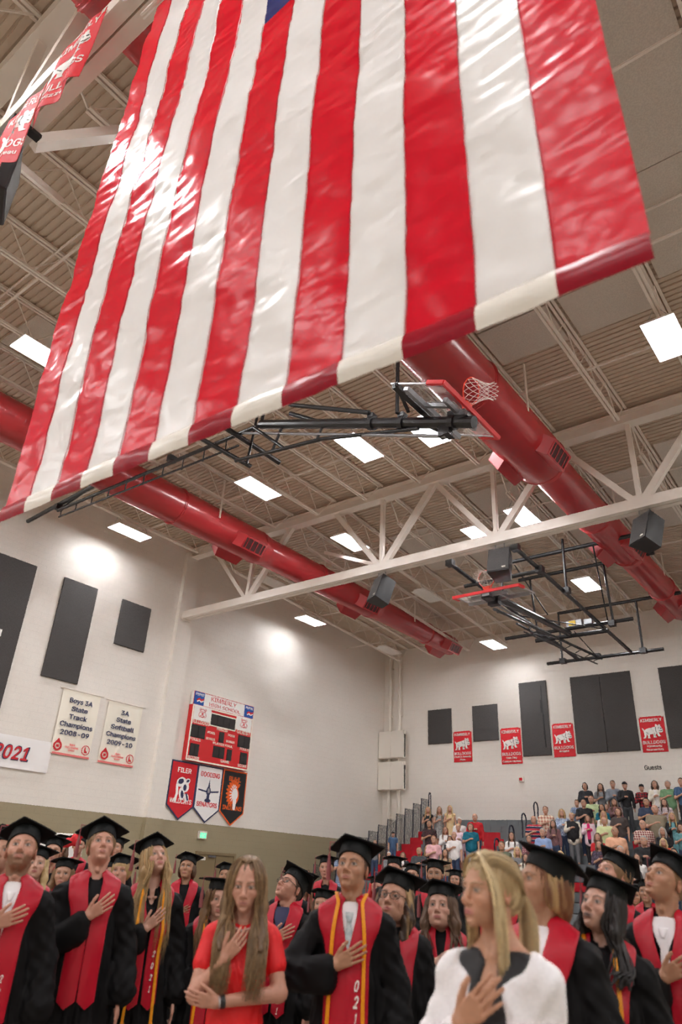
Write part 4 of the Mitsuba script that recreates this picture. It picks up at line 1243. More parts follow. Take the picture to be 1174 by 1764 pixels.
def head_prims(F, fem, fat=0.0, nose=1.0, jaw=1.0, ears=True, detail=True):
    """in the head's frame: origin between the eyes' level and the ears, face towards -y"""
    w = 1 + .10 * fat
    F.ell((0, .012, .03), (.0755, .097, .088), .01)
    F.ell((0, -.028, -.006), (.0625 * w, .066, .088), .03)
    jw = (.046 if fem else .051) * w * jaw
    F.ell((0, -.034, -.062), (jw, .057, .05), .03)
    if fat:
        F.ell((0, -.03, -.075), (.062 * w, .055, .045), .03)
    F.ell((0, -.081, -.099), (.019 if fem else .025, .018, .016), .024)
    for s in (-1, 1):
        F.ell((s * .041 * w, -.064, -.03), (.022, .02, .02), .025)
    F.cone((-.036, -.0835, .018), (.036, -.0835, .018), .009 if fem else .0115, .009 if fem else .0115, .02)
    if not detail:
        F.cone((0, -.09, .01), (0, -.112, -.036), .009, .013 * nose, .012)
        for s in (-1, 1):
            F.ell((s * .031, -.098, -.002), (.019, .014, .012), .012, 'sub')
        F.ell((0, -.093, -.07), (.024, .012, .011), .01)
    else:
        for s in (-1, 1):
            F.ell((s * .0315, -.0985, -.001), (.0205, .0165, .0135), .014, 'sub')
            F.ell((s * .0315, -.0768, -.002), (.0135, .0125, .0125), .004)
            # lids
            F.cone((s * .0455, -.081, -.001), (s * .033, -.0905, .0065), .0035, .004, .006)
            F.cone((s * .033, -.0905, .0065), (s * .0185, -.0855, .001), .004, .0035, .006)
            F.cone((s * .044, -.082, -.006), (s * .02, -.086, -.0085), .003, .003, .006)
        F.cone((0, -.0875, .014), (0, -.1125 - .002 * nose, -.03), .0085, .0105 * nose, .012)
        F.ell((0, -.1135, -.037), (.0125 * nose, .0125, .0108), .008)
        for s in (-1, 1):
            F.ell((s * .0125 * nose, -.1025, -.0415), (.0085, .011, .0085), .006)
            F.ell((s * .0065, -.1125, -.0475), (.0042, .0055, .004), .004, 'sub')
        F.ell((0, -.086, -.07), (.029, .016, .02), .02)
        u = .0052 if fem else .0042
        F.cone((-.023, -.0905, -.0675), (-.006, -.1005, -.0635), .003, u, .006)
        F.cone((.023, -.0905, -.0675), (.006, -.1005, -.0635), .003, u, .006)
        F.cone((-.006, -.1005, -.0635), (.006, -.1005, -.0635), u, u, .004)
        F.cone((-.019, -.091, -.0715), (0, -.1, -.0755), .0035, u + .0014, .006)
        F.cone((.019, -.091, -.0715), (0, -.1, -.0755), .0035, u + .0014, .006)
        F.cone((-.022, -.094, -.0692), (.022, -.094, -.0692), .002, .002, .003, 'sub')
        F.cone((0, -.1055, -.0693), (0, -.1055, -.0694), .003, .003, .003, 'sub')
        F.ell((0, -.099, -.087), (.016, .007, .006), .012, 'sub')
    if ears:
        for s in (-1, 1):
            F.ell((s * .0775, .012, -.008), (.0085, .021, .032), .006, rz=s * .35)
            if detail:
                F.ell((s * .085, .006, -.004), (.006, .010, .016), .006, 'sub', rz=s * .35)


def skin_colors(v, Rh, o, sc, skin, hair, lip=(.52, .2, .18), beard=None, blush=.25, gaze=(0, 0), brow=1.0, shadow=0.0, seed=0):
    q = (v - o) @ Rh / sc
    x, y, z = q.T
    c = np.tile(np.array(skin, float), (len(v), 1))
    c *= (1 + .10 * (meshkit.fbm(v * 55 + seed, 2) - .5))[:, None]
    front = y < -.045

    def blend(w, col):
        w = np.clip(w, 0, 1)[:, None]
        c[:] = c * (1 - w) + np.array(col, float) * w

    def ss(a, b, t):
        t = np.clip((t - a) / (b - a), 0, 1)
        return t * t * (3 - 2 * t)
    red = np.array(skin) * np.array([1.05, .72, .68])
    for s in (-1, 1):
        blend(blush * np.exp(-((x - s * .043) ** 2 + (z + .038) ** 2) / .0005) * front, red)
        blend(.5 * np.exp(-((x - s * .082) ** 2 + (y - .01) ** 2) / .0008) * (np.abs(x) > .07), red)
    blend(blush * 1.1 * np.exp(-(x ** 2 + (z + .038) ** 2) / .00018) * front, red)
    if beard is not None:
        bc, amt = beard
        ja = ss(-.042, -.062, z) * ss(.078, .068, np.abs(x) * .9) * (y < .02) * (z > -.135)
        mo = np.exp(-((z + .057) / .006) ** 2) * (np.abs(x) < .03) * front
        lipm = np.exp(-((x / .022) ** 4 + ((z + .0695) / .0075) ** 4))
        side = ss(-.01, -.045, z) * (np.abs(x) > .055) * (y < .01) * (y > -.06)
        blend(amt * np.clip(ja + mo + .8 * side, 0, 1) * (1 - lipm), bc)
    # lips
    blend(np.exp(-((x / .0235) ** 4 + ((z + .0695) / .0098) ** 4)) * .8 * front, lip)
    blend(np.exp(-((x / .02) ** 4 + ((z + .0693) / .0018) ** 2)) * .7 * front, np.array(lip) * .35)
    # brows and eyes
    for s in (-1, 1):
        t = np.clip((s * x - .012) / .042, 0, 1)
        zb = .017 + .0085 * np.sin(t * 2.3) - .006 * t ** 3
        th = (.0042 - .002 * t) * brow
        blend((.62 if brow < 1 else .72) * np.exp(-((z - zb) / th) ** 4) * ss(.008, .014, s * x) * ss(.057, .05, s * x) * front, np.array(hair) * .6)
        ex, ez = (x - s * .0315), (z + .0015)
        al = (ex / .0155) ** 2 + (ez / (.0072 * np.sqrt(np.clip(1 - (ex / .017) ** 2, .05, 1)))) ** 2
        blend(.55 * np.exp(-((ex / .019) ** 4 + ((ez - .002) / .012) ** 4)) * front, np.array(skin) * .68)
        blend(.85 * ss(1.2, .75, al) * front, (.47, .42, .39))
        ir = np.hypot(ex - gaze[0], ez - gaze[1])
        blend(ss(.0068, .0052, ir) * ss(1.3, .9, al) * front, (.05, .045, .04))
        up = np.exp(-((ez - .0072 * np.sqrt(np.clip(1 - (ex / .017) ** 2, 0, 1)) - .0004) / .0017) ** 2) * (np.abs(ex) < .017)
        blend(.85 * up * front, np.array(hair) * .3)
    return np.clip(c, 0, 1)


def hand_prims(F, Wr, fx, up, size=1.0, curl=.14, spread=1.0, k=.006):
    """a right hand on the chest: wrist Wr, fingers along fx, thumb towards up, palm on the far side of the viewer"""
    fx = np.array(fx, float) / np.linalg.norm(fx)
    up = np.array(up, float)
    up -= fx * (up @ fx)
    up /= np.linalg.norm(up)
    nn = np.cross(up, fx)
    if nn[1] < 0:
        nn = -nn
    B = np.stack([fx, nn, up], 1) * size

    def g(p):
        return np.array(Wr) + B @ np.array(p, float)
    Z = [.031, .0105, -.0105, -.031]
    X = [.090, .096, .091, .082]
    for i in range(4):
        F.cone(g((.008, .002, Z[i] * .62)), g((X[i] * .98, -.001, Z[i])), .0135 * size, .0112 * size, .013)
    F.ell(g((.05, .006, 0)), (.034 * size,) * 3, .01) if False else None
    F.cone(g((.03, .008, .012)), g((.075, .008, .006)), .017 * size, .013 * size, .012)
    F.cone(g((.03, .008, -.016)), g((.07, .008, -.014)), .016 * size, .013 * size, .012)
    Ls = [(.044, .027, .022), (.048, .031, .023), (.045, .029, .022), (.034, .022, .019)]
    rs = [.0094, .0096, .0092, .0083]
    sp = [.09, .025, -.04, -.12]
    for i in range(4):
        p = np.array([X[i], 0, Z[i]])
        a = 0.0
        for j in range(3):
            a += curl * (1.0 if j else .6)
            dirv = np.array([math.cos(a) * math.cos(sp[i] * spread), math.sin(a), math.cos(a) * math.sin(sp[i] * spread)])
            q = p + dirv * Ls[i][j]
            F.cone(g(p), g(q), rs[i] * (1 - .09 * j) * size, rs[i] * (1 - .09 * (j + 1)) * size, .0035)
            p = q
    th = [(.018, .006, .026), (.052, .004, .05), (.082, .005, .066), (.106, .01, .074)]
    tr = [.0155, .0125, .0108, .009]
    for j in range(3):
        F.cone(g(th[j]), g(th[j + 1]), tr[j] * size, tr[j + 1] * size, .007 if j == 0 else .004)
    F.cone(g((0, .004, .011)), g((0.005, .004, -.011)), .019 * size, .019 * size, .012)


def hair_vcol(m, col, var=.35, seed=0, hi=None, freq=(26, 26, 3)):
    n = meshkit.fbm(np.array(m.vertices) * np.array(freq) + seed, 3, int(seed * 10))
    c = np.array(col)[None] * (1 + var * 2 * (n - .5))[:, None]
    if hi is not None:
        w = np.clip((n - .48) * 6, 0, 1)[:, None]
        c = c * (1 - w) + np.array(hi)[None] * w
    return np.clip(c, 0, 1)


def streaks(F, amp, fx=95.0, fz=7.0, seed=0.0):
    def fn(X, Y, Z):
        a = np.arctan2(X, -(Y - .02))
        return (amp * np.sin(a * fx / 4 + 2.2 * np.sin(Z * fz + seed) + seed) + .6 * amp * np.sin(a * fx / 2.3 + 3 * np.sin(Z * fz * .7 + seed * 2))).astype(np.float32)
    if F.rot is None:
        F.warp(fn)
        return
    R, o, sc = F.rot
    X, Y, Z = F.xyz((slice(None),) * 3)
    X, Y, Z = X - o[0], Y - o[1], Z - o[2]
    x, y, z = [(R[0, i] * X + R[1, i] * Y + R[2, i] * Z) / sc for i in range(3)]
    F.d = np.where(np.abs(F.d) < .06, F.d + fn(x, y, z), F.d).astype(np.float32)


def locks(rng, n, rootfn, pathfn, r=(.007, .0035), seg=12, sides=5):
    """clumps of hair as tapering flattened tubes; rootfn(i)->params, pathfn(params)->(seg,3)"""
    ms, cs = [], []
    for i in range(n):
        p = pathfn(rootfn(i))
        t = np.linspace(0, 1, len(p))
        tap = np.clip(np.minimum(t * 6 + .35, (1 - t) * 3.0 + .18), 0, 1)
        k = .7 + .6 * rng.random()
        m = tube(p, np.stack([r[0] * k * tap, r[1] * k * tap], 1), sides)
        ms.append(m)
        cs.append(np.full(len(m.vertices), rng.random()))
    return cat(ms), np.concatenate(cs)
# ================================================================== people
SKIN = {'fair': (.50, .275, .19), 'pink': (.52, .275, .20), 'tan': (.42, .225, .14), 'olive': (.36, .20, .13), 'brown': (.235, .125, .078), 'pale': (.56, .33, .25)}
HAIR = {'blond': (.40, .26, .115), 'lightblond': (.52, .38, .19), 'brown': (.10, .055, .03), 'darkbrown': (.045, .026, .017), 'black': (.014, .012, .012), 'auburn': (.16, .06, .025), 'grey': (.35, .33, .31), 'white': (.62, .6, .57), 'lightbrown': (.20, .115, .055), 'red': (.6, .03, .03)}


def mid(a, b, t):
    return np.array(a, float) * (1 - t) + np.array(b, float) * t


def spline(pts, n):
    pts = np.array(pts, float)
    t = np.linspace(0, len(pts) - 1, n)
    P = np.vstack([2 * pts[0] - pts[1], pts, 2 * pts[-1] - pts[-2]])
    i = np.clip(np.floor(t).astype(int), 0, len(pts) - 2)
    u = (t - i)[:, None]
    a, b, c, d = P[i], P[i + 1], P[i + 2], P[i + 3]
    return .5 * (2 * b + (c - a) * u + (2 * a - 5 * b + 4 * c - d) * u ** 2 + (3 * b - a - 3 * c + d) * u ** 3)


class Body:
    """places one person; everything is modelled in the person's own frame (facing -y) and then set in the room"""

    def __init__(s, pos, eye, turn=0, head=(0, 0, 0), fem=False, fat=0.0, hs=None, **k):
        s.pos, s.eye, s.fem, s.fat = pos, eye, fem, fat
        s.H = eye + (.112 if fem else .118)
        s.sc = hs or (1.03 if fem else 1.09)
        s.zs = .793 * s.H
        s.sw = (.098 if fem else .107) * s.H * (1 + .1 * fat)
        a = math.atan2(-pos[0], pos[1]) - math.radians(turn)
        s.Mw = np.eye(4)
        s.Mw[:3, :3] = RZ(a)
        s.Mw[:3, 3] = (pos[0], pos[1], 0)
        y, p, r = np.radians(head)
        s.Rh = RZ(-y) @ RX(-p) @ RY(r)
        piv = np.array([0, .03, eye - .10 * s.sc])
        s.o = piv + s.Rh @ np.array([0, -.03, .10]) * s.sc

    def w(s, m):
        m = m.copy()
        m.apply_transform(s.Mw)
        return m

    def hp(s, p):
        return s.o + s.Rh @ (np.array(p, float) * s.sc)

    def headfield(s, h, low, half=.14):
        F = Field((-half, -.20, s.eye - low), (half, .17, s.eye + .16), h)
        return F


def front_y(F, x, z):
    ys = F.ax[1]
    p = np.stack([np.full(len(ys), x), ys, np.full(len(ys), z)], 1)
    d, _ = F.sample(p)
    i = np.argmax(d < 0) if (d < 0).any() else len(ys) // 2
    return float(ys[i])


def head_mesh(b, spec, h, low=.27, chest=False, half=.14, clav=True):
    F = b.headfield(h, low, half)
    F.rot = (b.Rh, b.o, b.sc)
    head_prims(F, b.fem, b.fat, spec.get('nose', 1.0), spec.get('jaw', 1.0), detail=h < .0065)
    F.rot = None
    r = (.046 if b.fem else .056) * (1 + .12 * b.fat)
    zn = b.zs + .035
    F.cone((0, .035, zn), b.hp((0, .03, -.055)), r * 1.06, r * .98, .03)
    F.cone((0, .04, zn - .05), (0, .035, zn), r * 1.25, r * 1.06, .03)
    if h < .0065:
        for q in (-1, 1):
            F.cone(b.hp((q * .058, .022, -.06)), (q * .014, -.022, zn + .0), .011, .010, .022)
        if not b.fem:
            F.ell(mid((0, -.03, zn), b.hp((0, -.03, -.09)), .55), (.014, .014, .016), .02)
    if chest:
        F.ell((0, .005, b.zs - .15), (.15, .088, .17), .04)
        for q in (-1, 1):
            F.cone((q * .03, .04, b.zs + .07), (q * b.sw * .86, .02, b.zs - .022), .032, .040, .04)
            if clav:
                F.cone((q * .016, -.06, b.zs - .005), (q * .11, -.035, b.zs + .004), .009, .008, .018)
    m = F.mesh()
    c = skin_colors(m.vertices, b.Rh, b.o, b.sc, spec['skin'], spec['hair'], spec.get('lip', (.46, .13, .13) if b.fem else (.42, .16, .13)), spec.get('beard'), spec.get('blush', .25), spec.get('gaze', (0, 0)), spec.get('brow', .85 if b.fem else 1.05), seed=int(abs(b.pos[0]) * 100) % 50)
    return m, c


def limb_skin(b, spec, segs, hands, h=.0045):
    """bare arms and hands as one field each; segs: list of (a, b, ra, rb); hands: list of dicts for hand_prims"""
    pts = np.array([p for a, q, *_ in segs for p in (a, q)] + [np.array(hd['Wr']) + d for hd in hands for d in (np.array([.2, .06, .14]), np.array([-.2, -.06, -.14]))])
    F = Field(pts.min(0) - .07, pts.max(0) + .07, h)
    for a, q, ra, rb in segs:
        F.cone(a, q, ra, rb, .02)
    for hd in hands:
        hand_prims(F, **hd)
    m = F.mesh()
    c = np.tile(np.array(spec['skin']) * np.array([.98, .94, .92]), (len(m.vertices), 1))
    c *= (1 + .14 * (meshkit.fbm(np.array(m.vertices) * 60, 2) - .5))[:, None]
    return m, np.clip(c, 0, 1)


def gown(b, h, arm=True, notch=False, seed=0.0, elbow=None, wrist=None, hand_dir=(.9, 0, .42)):
    zs, sw, H, ft = b.zs, b.sw, b.H, b.fat
    F = Field((-.52, -.42, .05), (.52, .32, zs + .17), h)
    F.cone((-sw, .012, zs - .055), (sw, .012, zs - .055), .068, .068, .03)
    for q in (-1, 1):
        F.cone((q * .02, .035, zs + .07), (q * sw * .92, .015, zs - .03), .048, .06, .04)
    F.ell((0, .005, zs - .2), (.178 + .06 * ft, .118 + .05 * ft, .26), .05)
    if b.fem:
        for q in (-1, 1):
            F.ell((q * .072, -.082 - .03 * ft, zs - .21), (.062, .055, .065), .05)
    F.cone((0, .0, zs - .36), (0, .0, .08), .185 + .06 * ft, .27 + .05 * ft, .06, flat=.76)

    def folds(X, Y, Z):
        a = np.arctan2(X, -Y)
        low = np.clip((zs - .22 - Z) / .5, 0, 1)
        up = np.clip((zs - Z) / .1, 0, 1)
        return (low * .016 * np.sin(a * 13 + seed + 1.3 * np.sin(a * 4 + seed * 2 + Z * 2)) + up * .005 * np.sin(a * 21 + 4 * np.sin(Z * 5 + seed)) + .004 * up * np.sin(Z * 30 + a * 6 + seed * 3)).astype(np.float32)
    S0 = Field(F.lo, F.lo + F.h * (F.n - 1), h)
    S0.n, S0.d, S0.ax = F.n, F.d.copy(), F.ax
    F.warp(folds)
    if notch:
        F.ell((0, -.13, zs + .045), (.052, .10, .125), .006, 'sub')
    F.cone((0, .035, zs + .0), b.hp((0, .03, -.05)), .062 if b.fem else .068, .07, .004, 'sub') if not notch else F.cone((0, .03, zs + .0), b.hp((0, .03, -.05)), .066, .08, .006, 'sub')
    torso = F
    G = Field(F.lo, F.lo + F.h * (F.n - 1), h)
    G.n, G.d, G.ax = F.n, F.d.copy(), F.ax
    out = {'torso': S0}
    S = (sw + .005, .015, zs - .06)
    El, Wl = (sw + .075, .03, zs - .33), (sw + .085, -.035, zs - .56)
    G.cone(S, El, .068, .078, .03)
    G.cone(El, Wl, .078, .098, .03)
    out['left'] = (El, Wl)
    S = (-sw - .005, .015, zs - .06)
    if arm:
        zw = zs - .235
        E = elbow or (-sw - .06, -.075, zs - .34)
        yf = front_y(torso, .0, zw)
        W = wrist or (-.055, yf - .03, zw - .02)
        W = (W[0], min(W[1], front_y(torso, W[0], W[2]) - .022), W[2])
        d = np.array(W) - np.array(E)
        d /= np.linalg.norm(d)
        end = np.array(W) - d * .05
        G.cone(S, E, .068, .072, .03)
        G.cone(E, end, .07, .060, .03)
        G.cone(mid(E, end, .35) + np.array([0, 0, -.05]), end + np.array([0, .0, -.075]), .05, .055, .05)
        out['right'] = (E, W, d)
        X0 = end + d * .035
        G.cone(X0, X0 + d * .06, .03, .03, .004, 'sub') if False else None
    else:
        E, W = (-sw - .075, .03, zs - .33), (-sw - .085, -.035, zs - .56)
        G.cone(S, E, .075, .088, .03)
        G.cone(E, W, .088, .105, .03)
        out['rhang'] = (E, W)

    def wr(X, Y, Z):
        m = np.clip((np.abs(X) - sw * .8) / .08, 0, 1)
        return (m * (.0035 * np.sin(Z * 52 + 6 * np.sin(Y * 17 + X * 9 + seed)) + .0025 * np.sin(Z * 91 + X * 60 + 4 * np.sin(Y * 30)) + .003 * np.sin(X * 70 - Y * 50 + 5 * np.sin(Z * 11)))).astype(np.float32)
    G.warp(wr)
    out['gown'] = G
    return out


def stole(b, F, t, letters=None, end=.60, w=.108, seed=0, spread=.0, nx=0.0):
    """a sash over the neck, each side a draped strip with a pointed end"""
    zs = b.zs
    for q in (-1, 1):
        key = [(q * .035, .12, zs + .065), (q * (.062 + nx * .5), .075, zs + .085), (q * (.076 + nx), .03, zs + .07), (q * (.088 + nx * 1.2), -.03, zs + .03), (q * (.084 + nx * .8), -.09, zs - .05), (q * (.068 + spread), -.15, zs - .2), (q * (.062 + spread), -.17, zs - .42), (q * (.066 + spread), -.2, zs - end)]
        C = spline(key, 40)

        def fn(U, V):
            u = (U - .5) * w
            i = V * 39
            j = np.clip(np.floor(i).astype(int), 0, 38)
            f = (i - j)[..., None]
            P = C[j] * (1 - f) + C[j + 1] * f
            P = P.copy()
            wid = np.clip(.62 + V * 1.4, 0, 1.0)
            P[..., 0] += u * wid
            tip = (V > .999)
            P[..., 2] -= tip * (w / 2 - np.abs(u)) * .7
            sh = P.shape
            off = .013 + .0025 * np.sin(V * 19 + U * 4 + seed) + .014 * np.clip((V - .5) / .5, 0, 1)
            D = F.drape(P.reshape(-1, 3), off.reshape(-1), 10)
            return D.reshape(sh)
        m, uv = grid_sheet(10, 44, fn, .005)
        part(t, 'stole', b.w(m), 'm_stole', True)
    if letters:
        for q, chars, z0, dz, hh in letters:
            for i, ch in enumerate(chars):
                tx = text(ch, hh, hh * (.5 if ch != '1' else .25), .004, True, .2)
                v = tx.vertices.copy()
                P = np.stack([q * (.057 + spread) + v[:, 0], np.full(len(v), -.2), zs + z0 - dz * i + v[:, 1]], 1)
                P = F.drape(P, .0205 + .014 * np.clip((zs - .2 - P[:, 2]) / .42, 0, 1) + v[:, 2], 10)
                part(t, 'stole_lettering', b.w(tm(P, tx.faces)), 'm_ink_white', False, label=f'white figure {ch} on the sash')


def cords(b, F, t, zend, x0=.06, tassel=True):
    zs = b.zs
    for q in (-1, 1):
        key = [(q * .02, .13, zs + .075), (q * .058, .08, zs + .095), (q * .066, .02, zs + .07), (q * .064, -.04, zs + .02), (q * x0, -.14, zs - .15), (q * (x0 + .005), -.18, zs - .35), (q * (x0 + .012), -.2, zs - zend)]
        P = F.drape(spline(key, 46), .024 + .014 * np.clip((np.linspace(0, 1, 46) - .5) / .5, 0, 1), 10)
        for d in (-.0045, .0045):
            Q = P + np.array([d, -.002, 0])
            part(t, 'honor_cord', b.w(tube(Q, .0055, 6)), 'm_gold')
        if tassel:
            e = P[-1] + np.array([0, -.01, 0])
            k = part(t, 'cord_tassel', b.w(tube([e, e - (0, 0, .02), e - (0, 0, .03), e - (0, 0, .07), e - (0, 0, .15)], [.012, .018, .012, .02, .024], 10)), 'm_gold', 40)


def cap(b, t, side=-1, tassel='m_tassel', tilt=-6, back=0.0, yaw=36, size=.238):
    R = b.Rh @ RX(-math.radians(tilt))

    def fn(U, V):
        a = (U - .5) * 2 * np.pi
        zb = .052 - .05 * (1 - np.cos(a)) / 2
        z = zb + (.118 - zb) * V
        k = 1.03 - .10 * V ** 2
        P = np.stack([np.sin(a) * .0835 * k, -np.cos(a) * .1055 * k + .012 + back * V, z], -1)
        return (P * b.sc) @ R.T + b.o
    m, uv = grid_sheet(36, 7, fn, .006)
    cp = part(t, 'graduation_cap', b.w(m), 'm_cap_band', True)
    n = 10
    bd = trimesh.creation.box(extents=(size, size, .008)).subdivide().subdivide()
    v = bd.vertices
    v[:, 2] -= .25 * (v[:, 0] ** 2 + v[:, 1] ** 2)
    v = v @ RZ(math.radians(yaw)).T + np.array([0, .012 + back, .124])
    bd.vertices = (v * b.sc) @ R.T + b.o
    part(cp, 'board', b.w(bd), 'm_cap', False)
    top = np.array([0, .012 + back, .131])
    edge = np.array([side * size * .56, -.035, .126])
    g = lambda p: (np.array(p) * b.sc) @ R.T + b.o
    part(cp, 'button', b.w(moved(trimesh.creation.icosphere(subdivisions=1, radius=.011), mat4([1, 0, 0], [0, 1, 0], [0, 0, .6], g(top)))), 'm_cap', True)
    p0, p1 = g(top), g(edge)
    out = (p1 - p0) / np.linalg.norm(p1 - p0)
    pts = [p0, mid(p0, p1, .5) + (0, 0, .002), p1, p1 + out * .006 - (0, 0, .008), p1 + out * .008 - np.array([0, 0, .07])]
    part(cp, 'tassel_cord', b.w(tube(spline(pts, 14), .003, 5)), tassel)
    e = pts[-1]
    rr = [.006, .009, .007, .012, .014, .0135]
    part(cp, 'tassel', b.w(tube([e + (0, 0, .004), e - (0, 0, .006), e - (0, 0, .014), e - (0, 0, .04), e - (0, 0, .09), e - (0, 0, .135)], rr, 9)), tassel, 40)


def hair_shell(b, spec, h, style):
    """hair that lies close to the head, as one streaky surface"""
    c = spec['hair']
    F = Field((-.17, -.17, b.eye - (.16 if style in ('short', 'crop') else .50)), (.17, .22, b.eye + .17), h)
    F.rot = (b.Rh, b.o, b.sc)
    puff = spec.get('puff', 0.0)
    F.ell((0, .018, .031), (.0815 + puff, .1035 + puff, .094 + puff), .01)
    if style in ('short', 'crop'):
        F.ell((0, -.02, -.125), (.13, .22, .085 if style == 'short' else .1), .012, 'sub')
    if style == 'wavy':
        for q in (-1, 1):
            F.ell((q * .074, .03, -.03), (.026, .06, .06), .03)
        F.ell((0, .088, -.06), (.078, .042, .085), .03)
        F.ell((0, -.03, -.185), (.14, .22, .085), .012, 'sub')
    if style == 'bob':
        for q in (-1, 1):
            F.cone((q * .074, .0, .03), (q * .092, -.01, -.09), .03, .034, .03)
            F.cone((q * .092, -.01, -.09), (q * .084, -.02, -.19), .034, .022, .02)
        F.ell((0, .075, -.06), (.085, .05, .13), .03)
    if style == 'long':
        for q in (-1, 1):
            F.cone((q * .076, -.004, .03), (q * .088, -.012, -.10), .024, .028, .03)
        F.ell((0, .07, -.08), (.085, .05, .16), .03)
    if style == 'pony':
        F.ell((0, .095, -.02), (.05, .03, .05), .03)
        F.ell((0, -.02, -.14), (.13, .14, .085), .012, 'sub')
    fw = spec.get('facew', .064)
    F.ell((0, -.115, -.045 + spec.get('hairline', 0)), (fw, .092, .108), .008, 'sub')
    F.rot = None
    if style == 'long':
        L = spec.get('length', .30)
        for q in (-1, 1):
            p = b.hp((q * .088, -.012, -.10))
            F.cone(p, (q * .104, -.07, b.zs - .03), .025, .022, .03)
            F.cone((q * .104, -.07, b.zs - .03), (q * .10, -.135, b.eye - L), .022, .014, .03)
    streaks(F, .0032, 95, 9, spec.get('seed', 1))
    m = F.mesh()
    return m, hair_vcol(m, c, .4, spec.get('seed', 1), spec.get('hi'))


def long_strands(b, spec, F, n=150, length=.42, front=(32, 100), back=True, seed=1, r=(.0075, .003), wave=.008, x_out=.10, one=None):
    rng = random.Random(seed)
    ms, cs = [], []
    for i in range(n):
        q = one or rng.choice((-1, 1))
        a = math.radians(rng.uniform(*front) if (not back or rng.random() < .72) else rng.uniform(100, 178))
        yr = -.062 + .13 * min(1, max(0, (math.degrees(a) - 25) / 120)) + rng.uniform(-.012, .012)
        e = 1 + rng.uniform(.0, .055)
        pts = [b.hp((q * .004, yr, .119 - .5 * (yr - .02) ** 2 * 6)), b.hp((q * math.sin(a) * .05, -math.cos(a) * .07 + .012, .108)),
               b.hp((q * math.sin(a) * .084 * e, -math.cos(a) * .104 * e + .014, .05)), b.hp((q * math.sin(a) * .092 * e, -math.cos(a) * .102 * e + .014, -.03)), b.hp((q * math.sin(a) * .093 * e, -math.cos(a) * .088 * e + .014, -.10))]
        L = length * rng.uniform(.8, 1.05)
        fr = math.degrees(a) < 108
        x1 = q * (x_out * rng.uniform(.45, 1.25) if fr else rng.uniform(.02, .12))
        zt = b.eye - L
        zsh = b.zs - .02
        if fr:
            pts += [np.array([x1 * 1.0, -.075, zsh]), np.array([x1 * 1.02, -.13, (zsh + zt) / 2]), np.array([x1 * .98 + rng.uniform(-.015, .015), -.15, zt])]
        else:
            pts += [np.array([x1, .13, zsh]), np.array([x1, .14, (zsh + zt) / 2]), np.array([x1, .13, zt])]
        P = spline(pts, 22)
        t = np.linspace(0, 1, 22)
        ph = rng.uniform(0, 6.3)
        P[:, 0] += wave * np.sin(t * 9 + ph) * t
        P[:, 1] += wave * .6 * np.cos(t * 8 + ph) * t
        if F is not None:
            P[8:] = F.drape(P[8:], .012 + .02 * rng.random(), 6, True)
        k = rng.uniform(.6, 1.25)
        tap = np.clip(np.minimum(t * 5 + .4, (1 - t) * 3 + .2), 0, 1)
        m = tube(P, np.stack([r[0] * k * tap, r[1] * k * tap], 1), 5)
        ms.append(m)
        v = rng.uniform(.62, 1.3)
        col = np.array(spec['hair']) * v
        if spec.get('hi') is not None and rng.random() < .45:
            col = np.array(spec['hi']) * rng.uniform(.8, 1.15)
        tt = np.repeat(t, 5)[:, None]
        tip = np.array(spec.get('tip', spec['hair']))
        cs.append(np.clip(col[None] * (1 - .6 * tt) + .6 * tt * tip[None] * v, 0, 1))
    return cat(ms), np.vstack(cs)


def glasses(b, t):
    ms = []
    for q in (-1, 1):
        a = np.linspace(0, 2 * np.pi, 25)[:-1]
        ms.append(tube(np.array([b.hp((q * .034 + .026 * np.cos(x), -.107 + .012 * (np.cos(x) * q) * .5, -.004 + .019 * np.sin(x))) for x in a]), .0022, 5, closed=True))
        ms.append(tube([b.hp((q * .06, -.101, .002)), b.hp((q * .073, -.06, .004)), b.hp((q * .079, .008, .004))], .0022, 5))
    ms.append(tube([b.hp((-.009, -.113, .0)), b.hp((0, -.118, .003)), b.hp((.009, -.113, .0))], .0022, 5))
    part(t, 'glasses', b.w(cat(ms)), 'm_glasses')


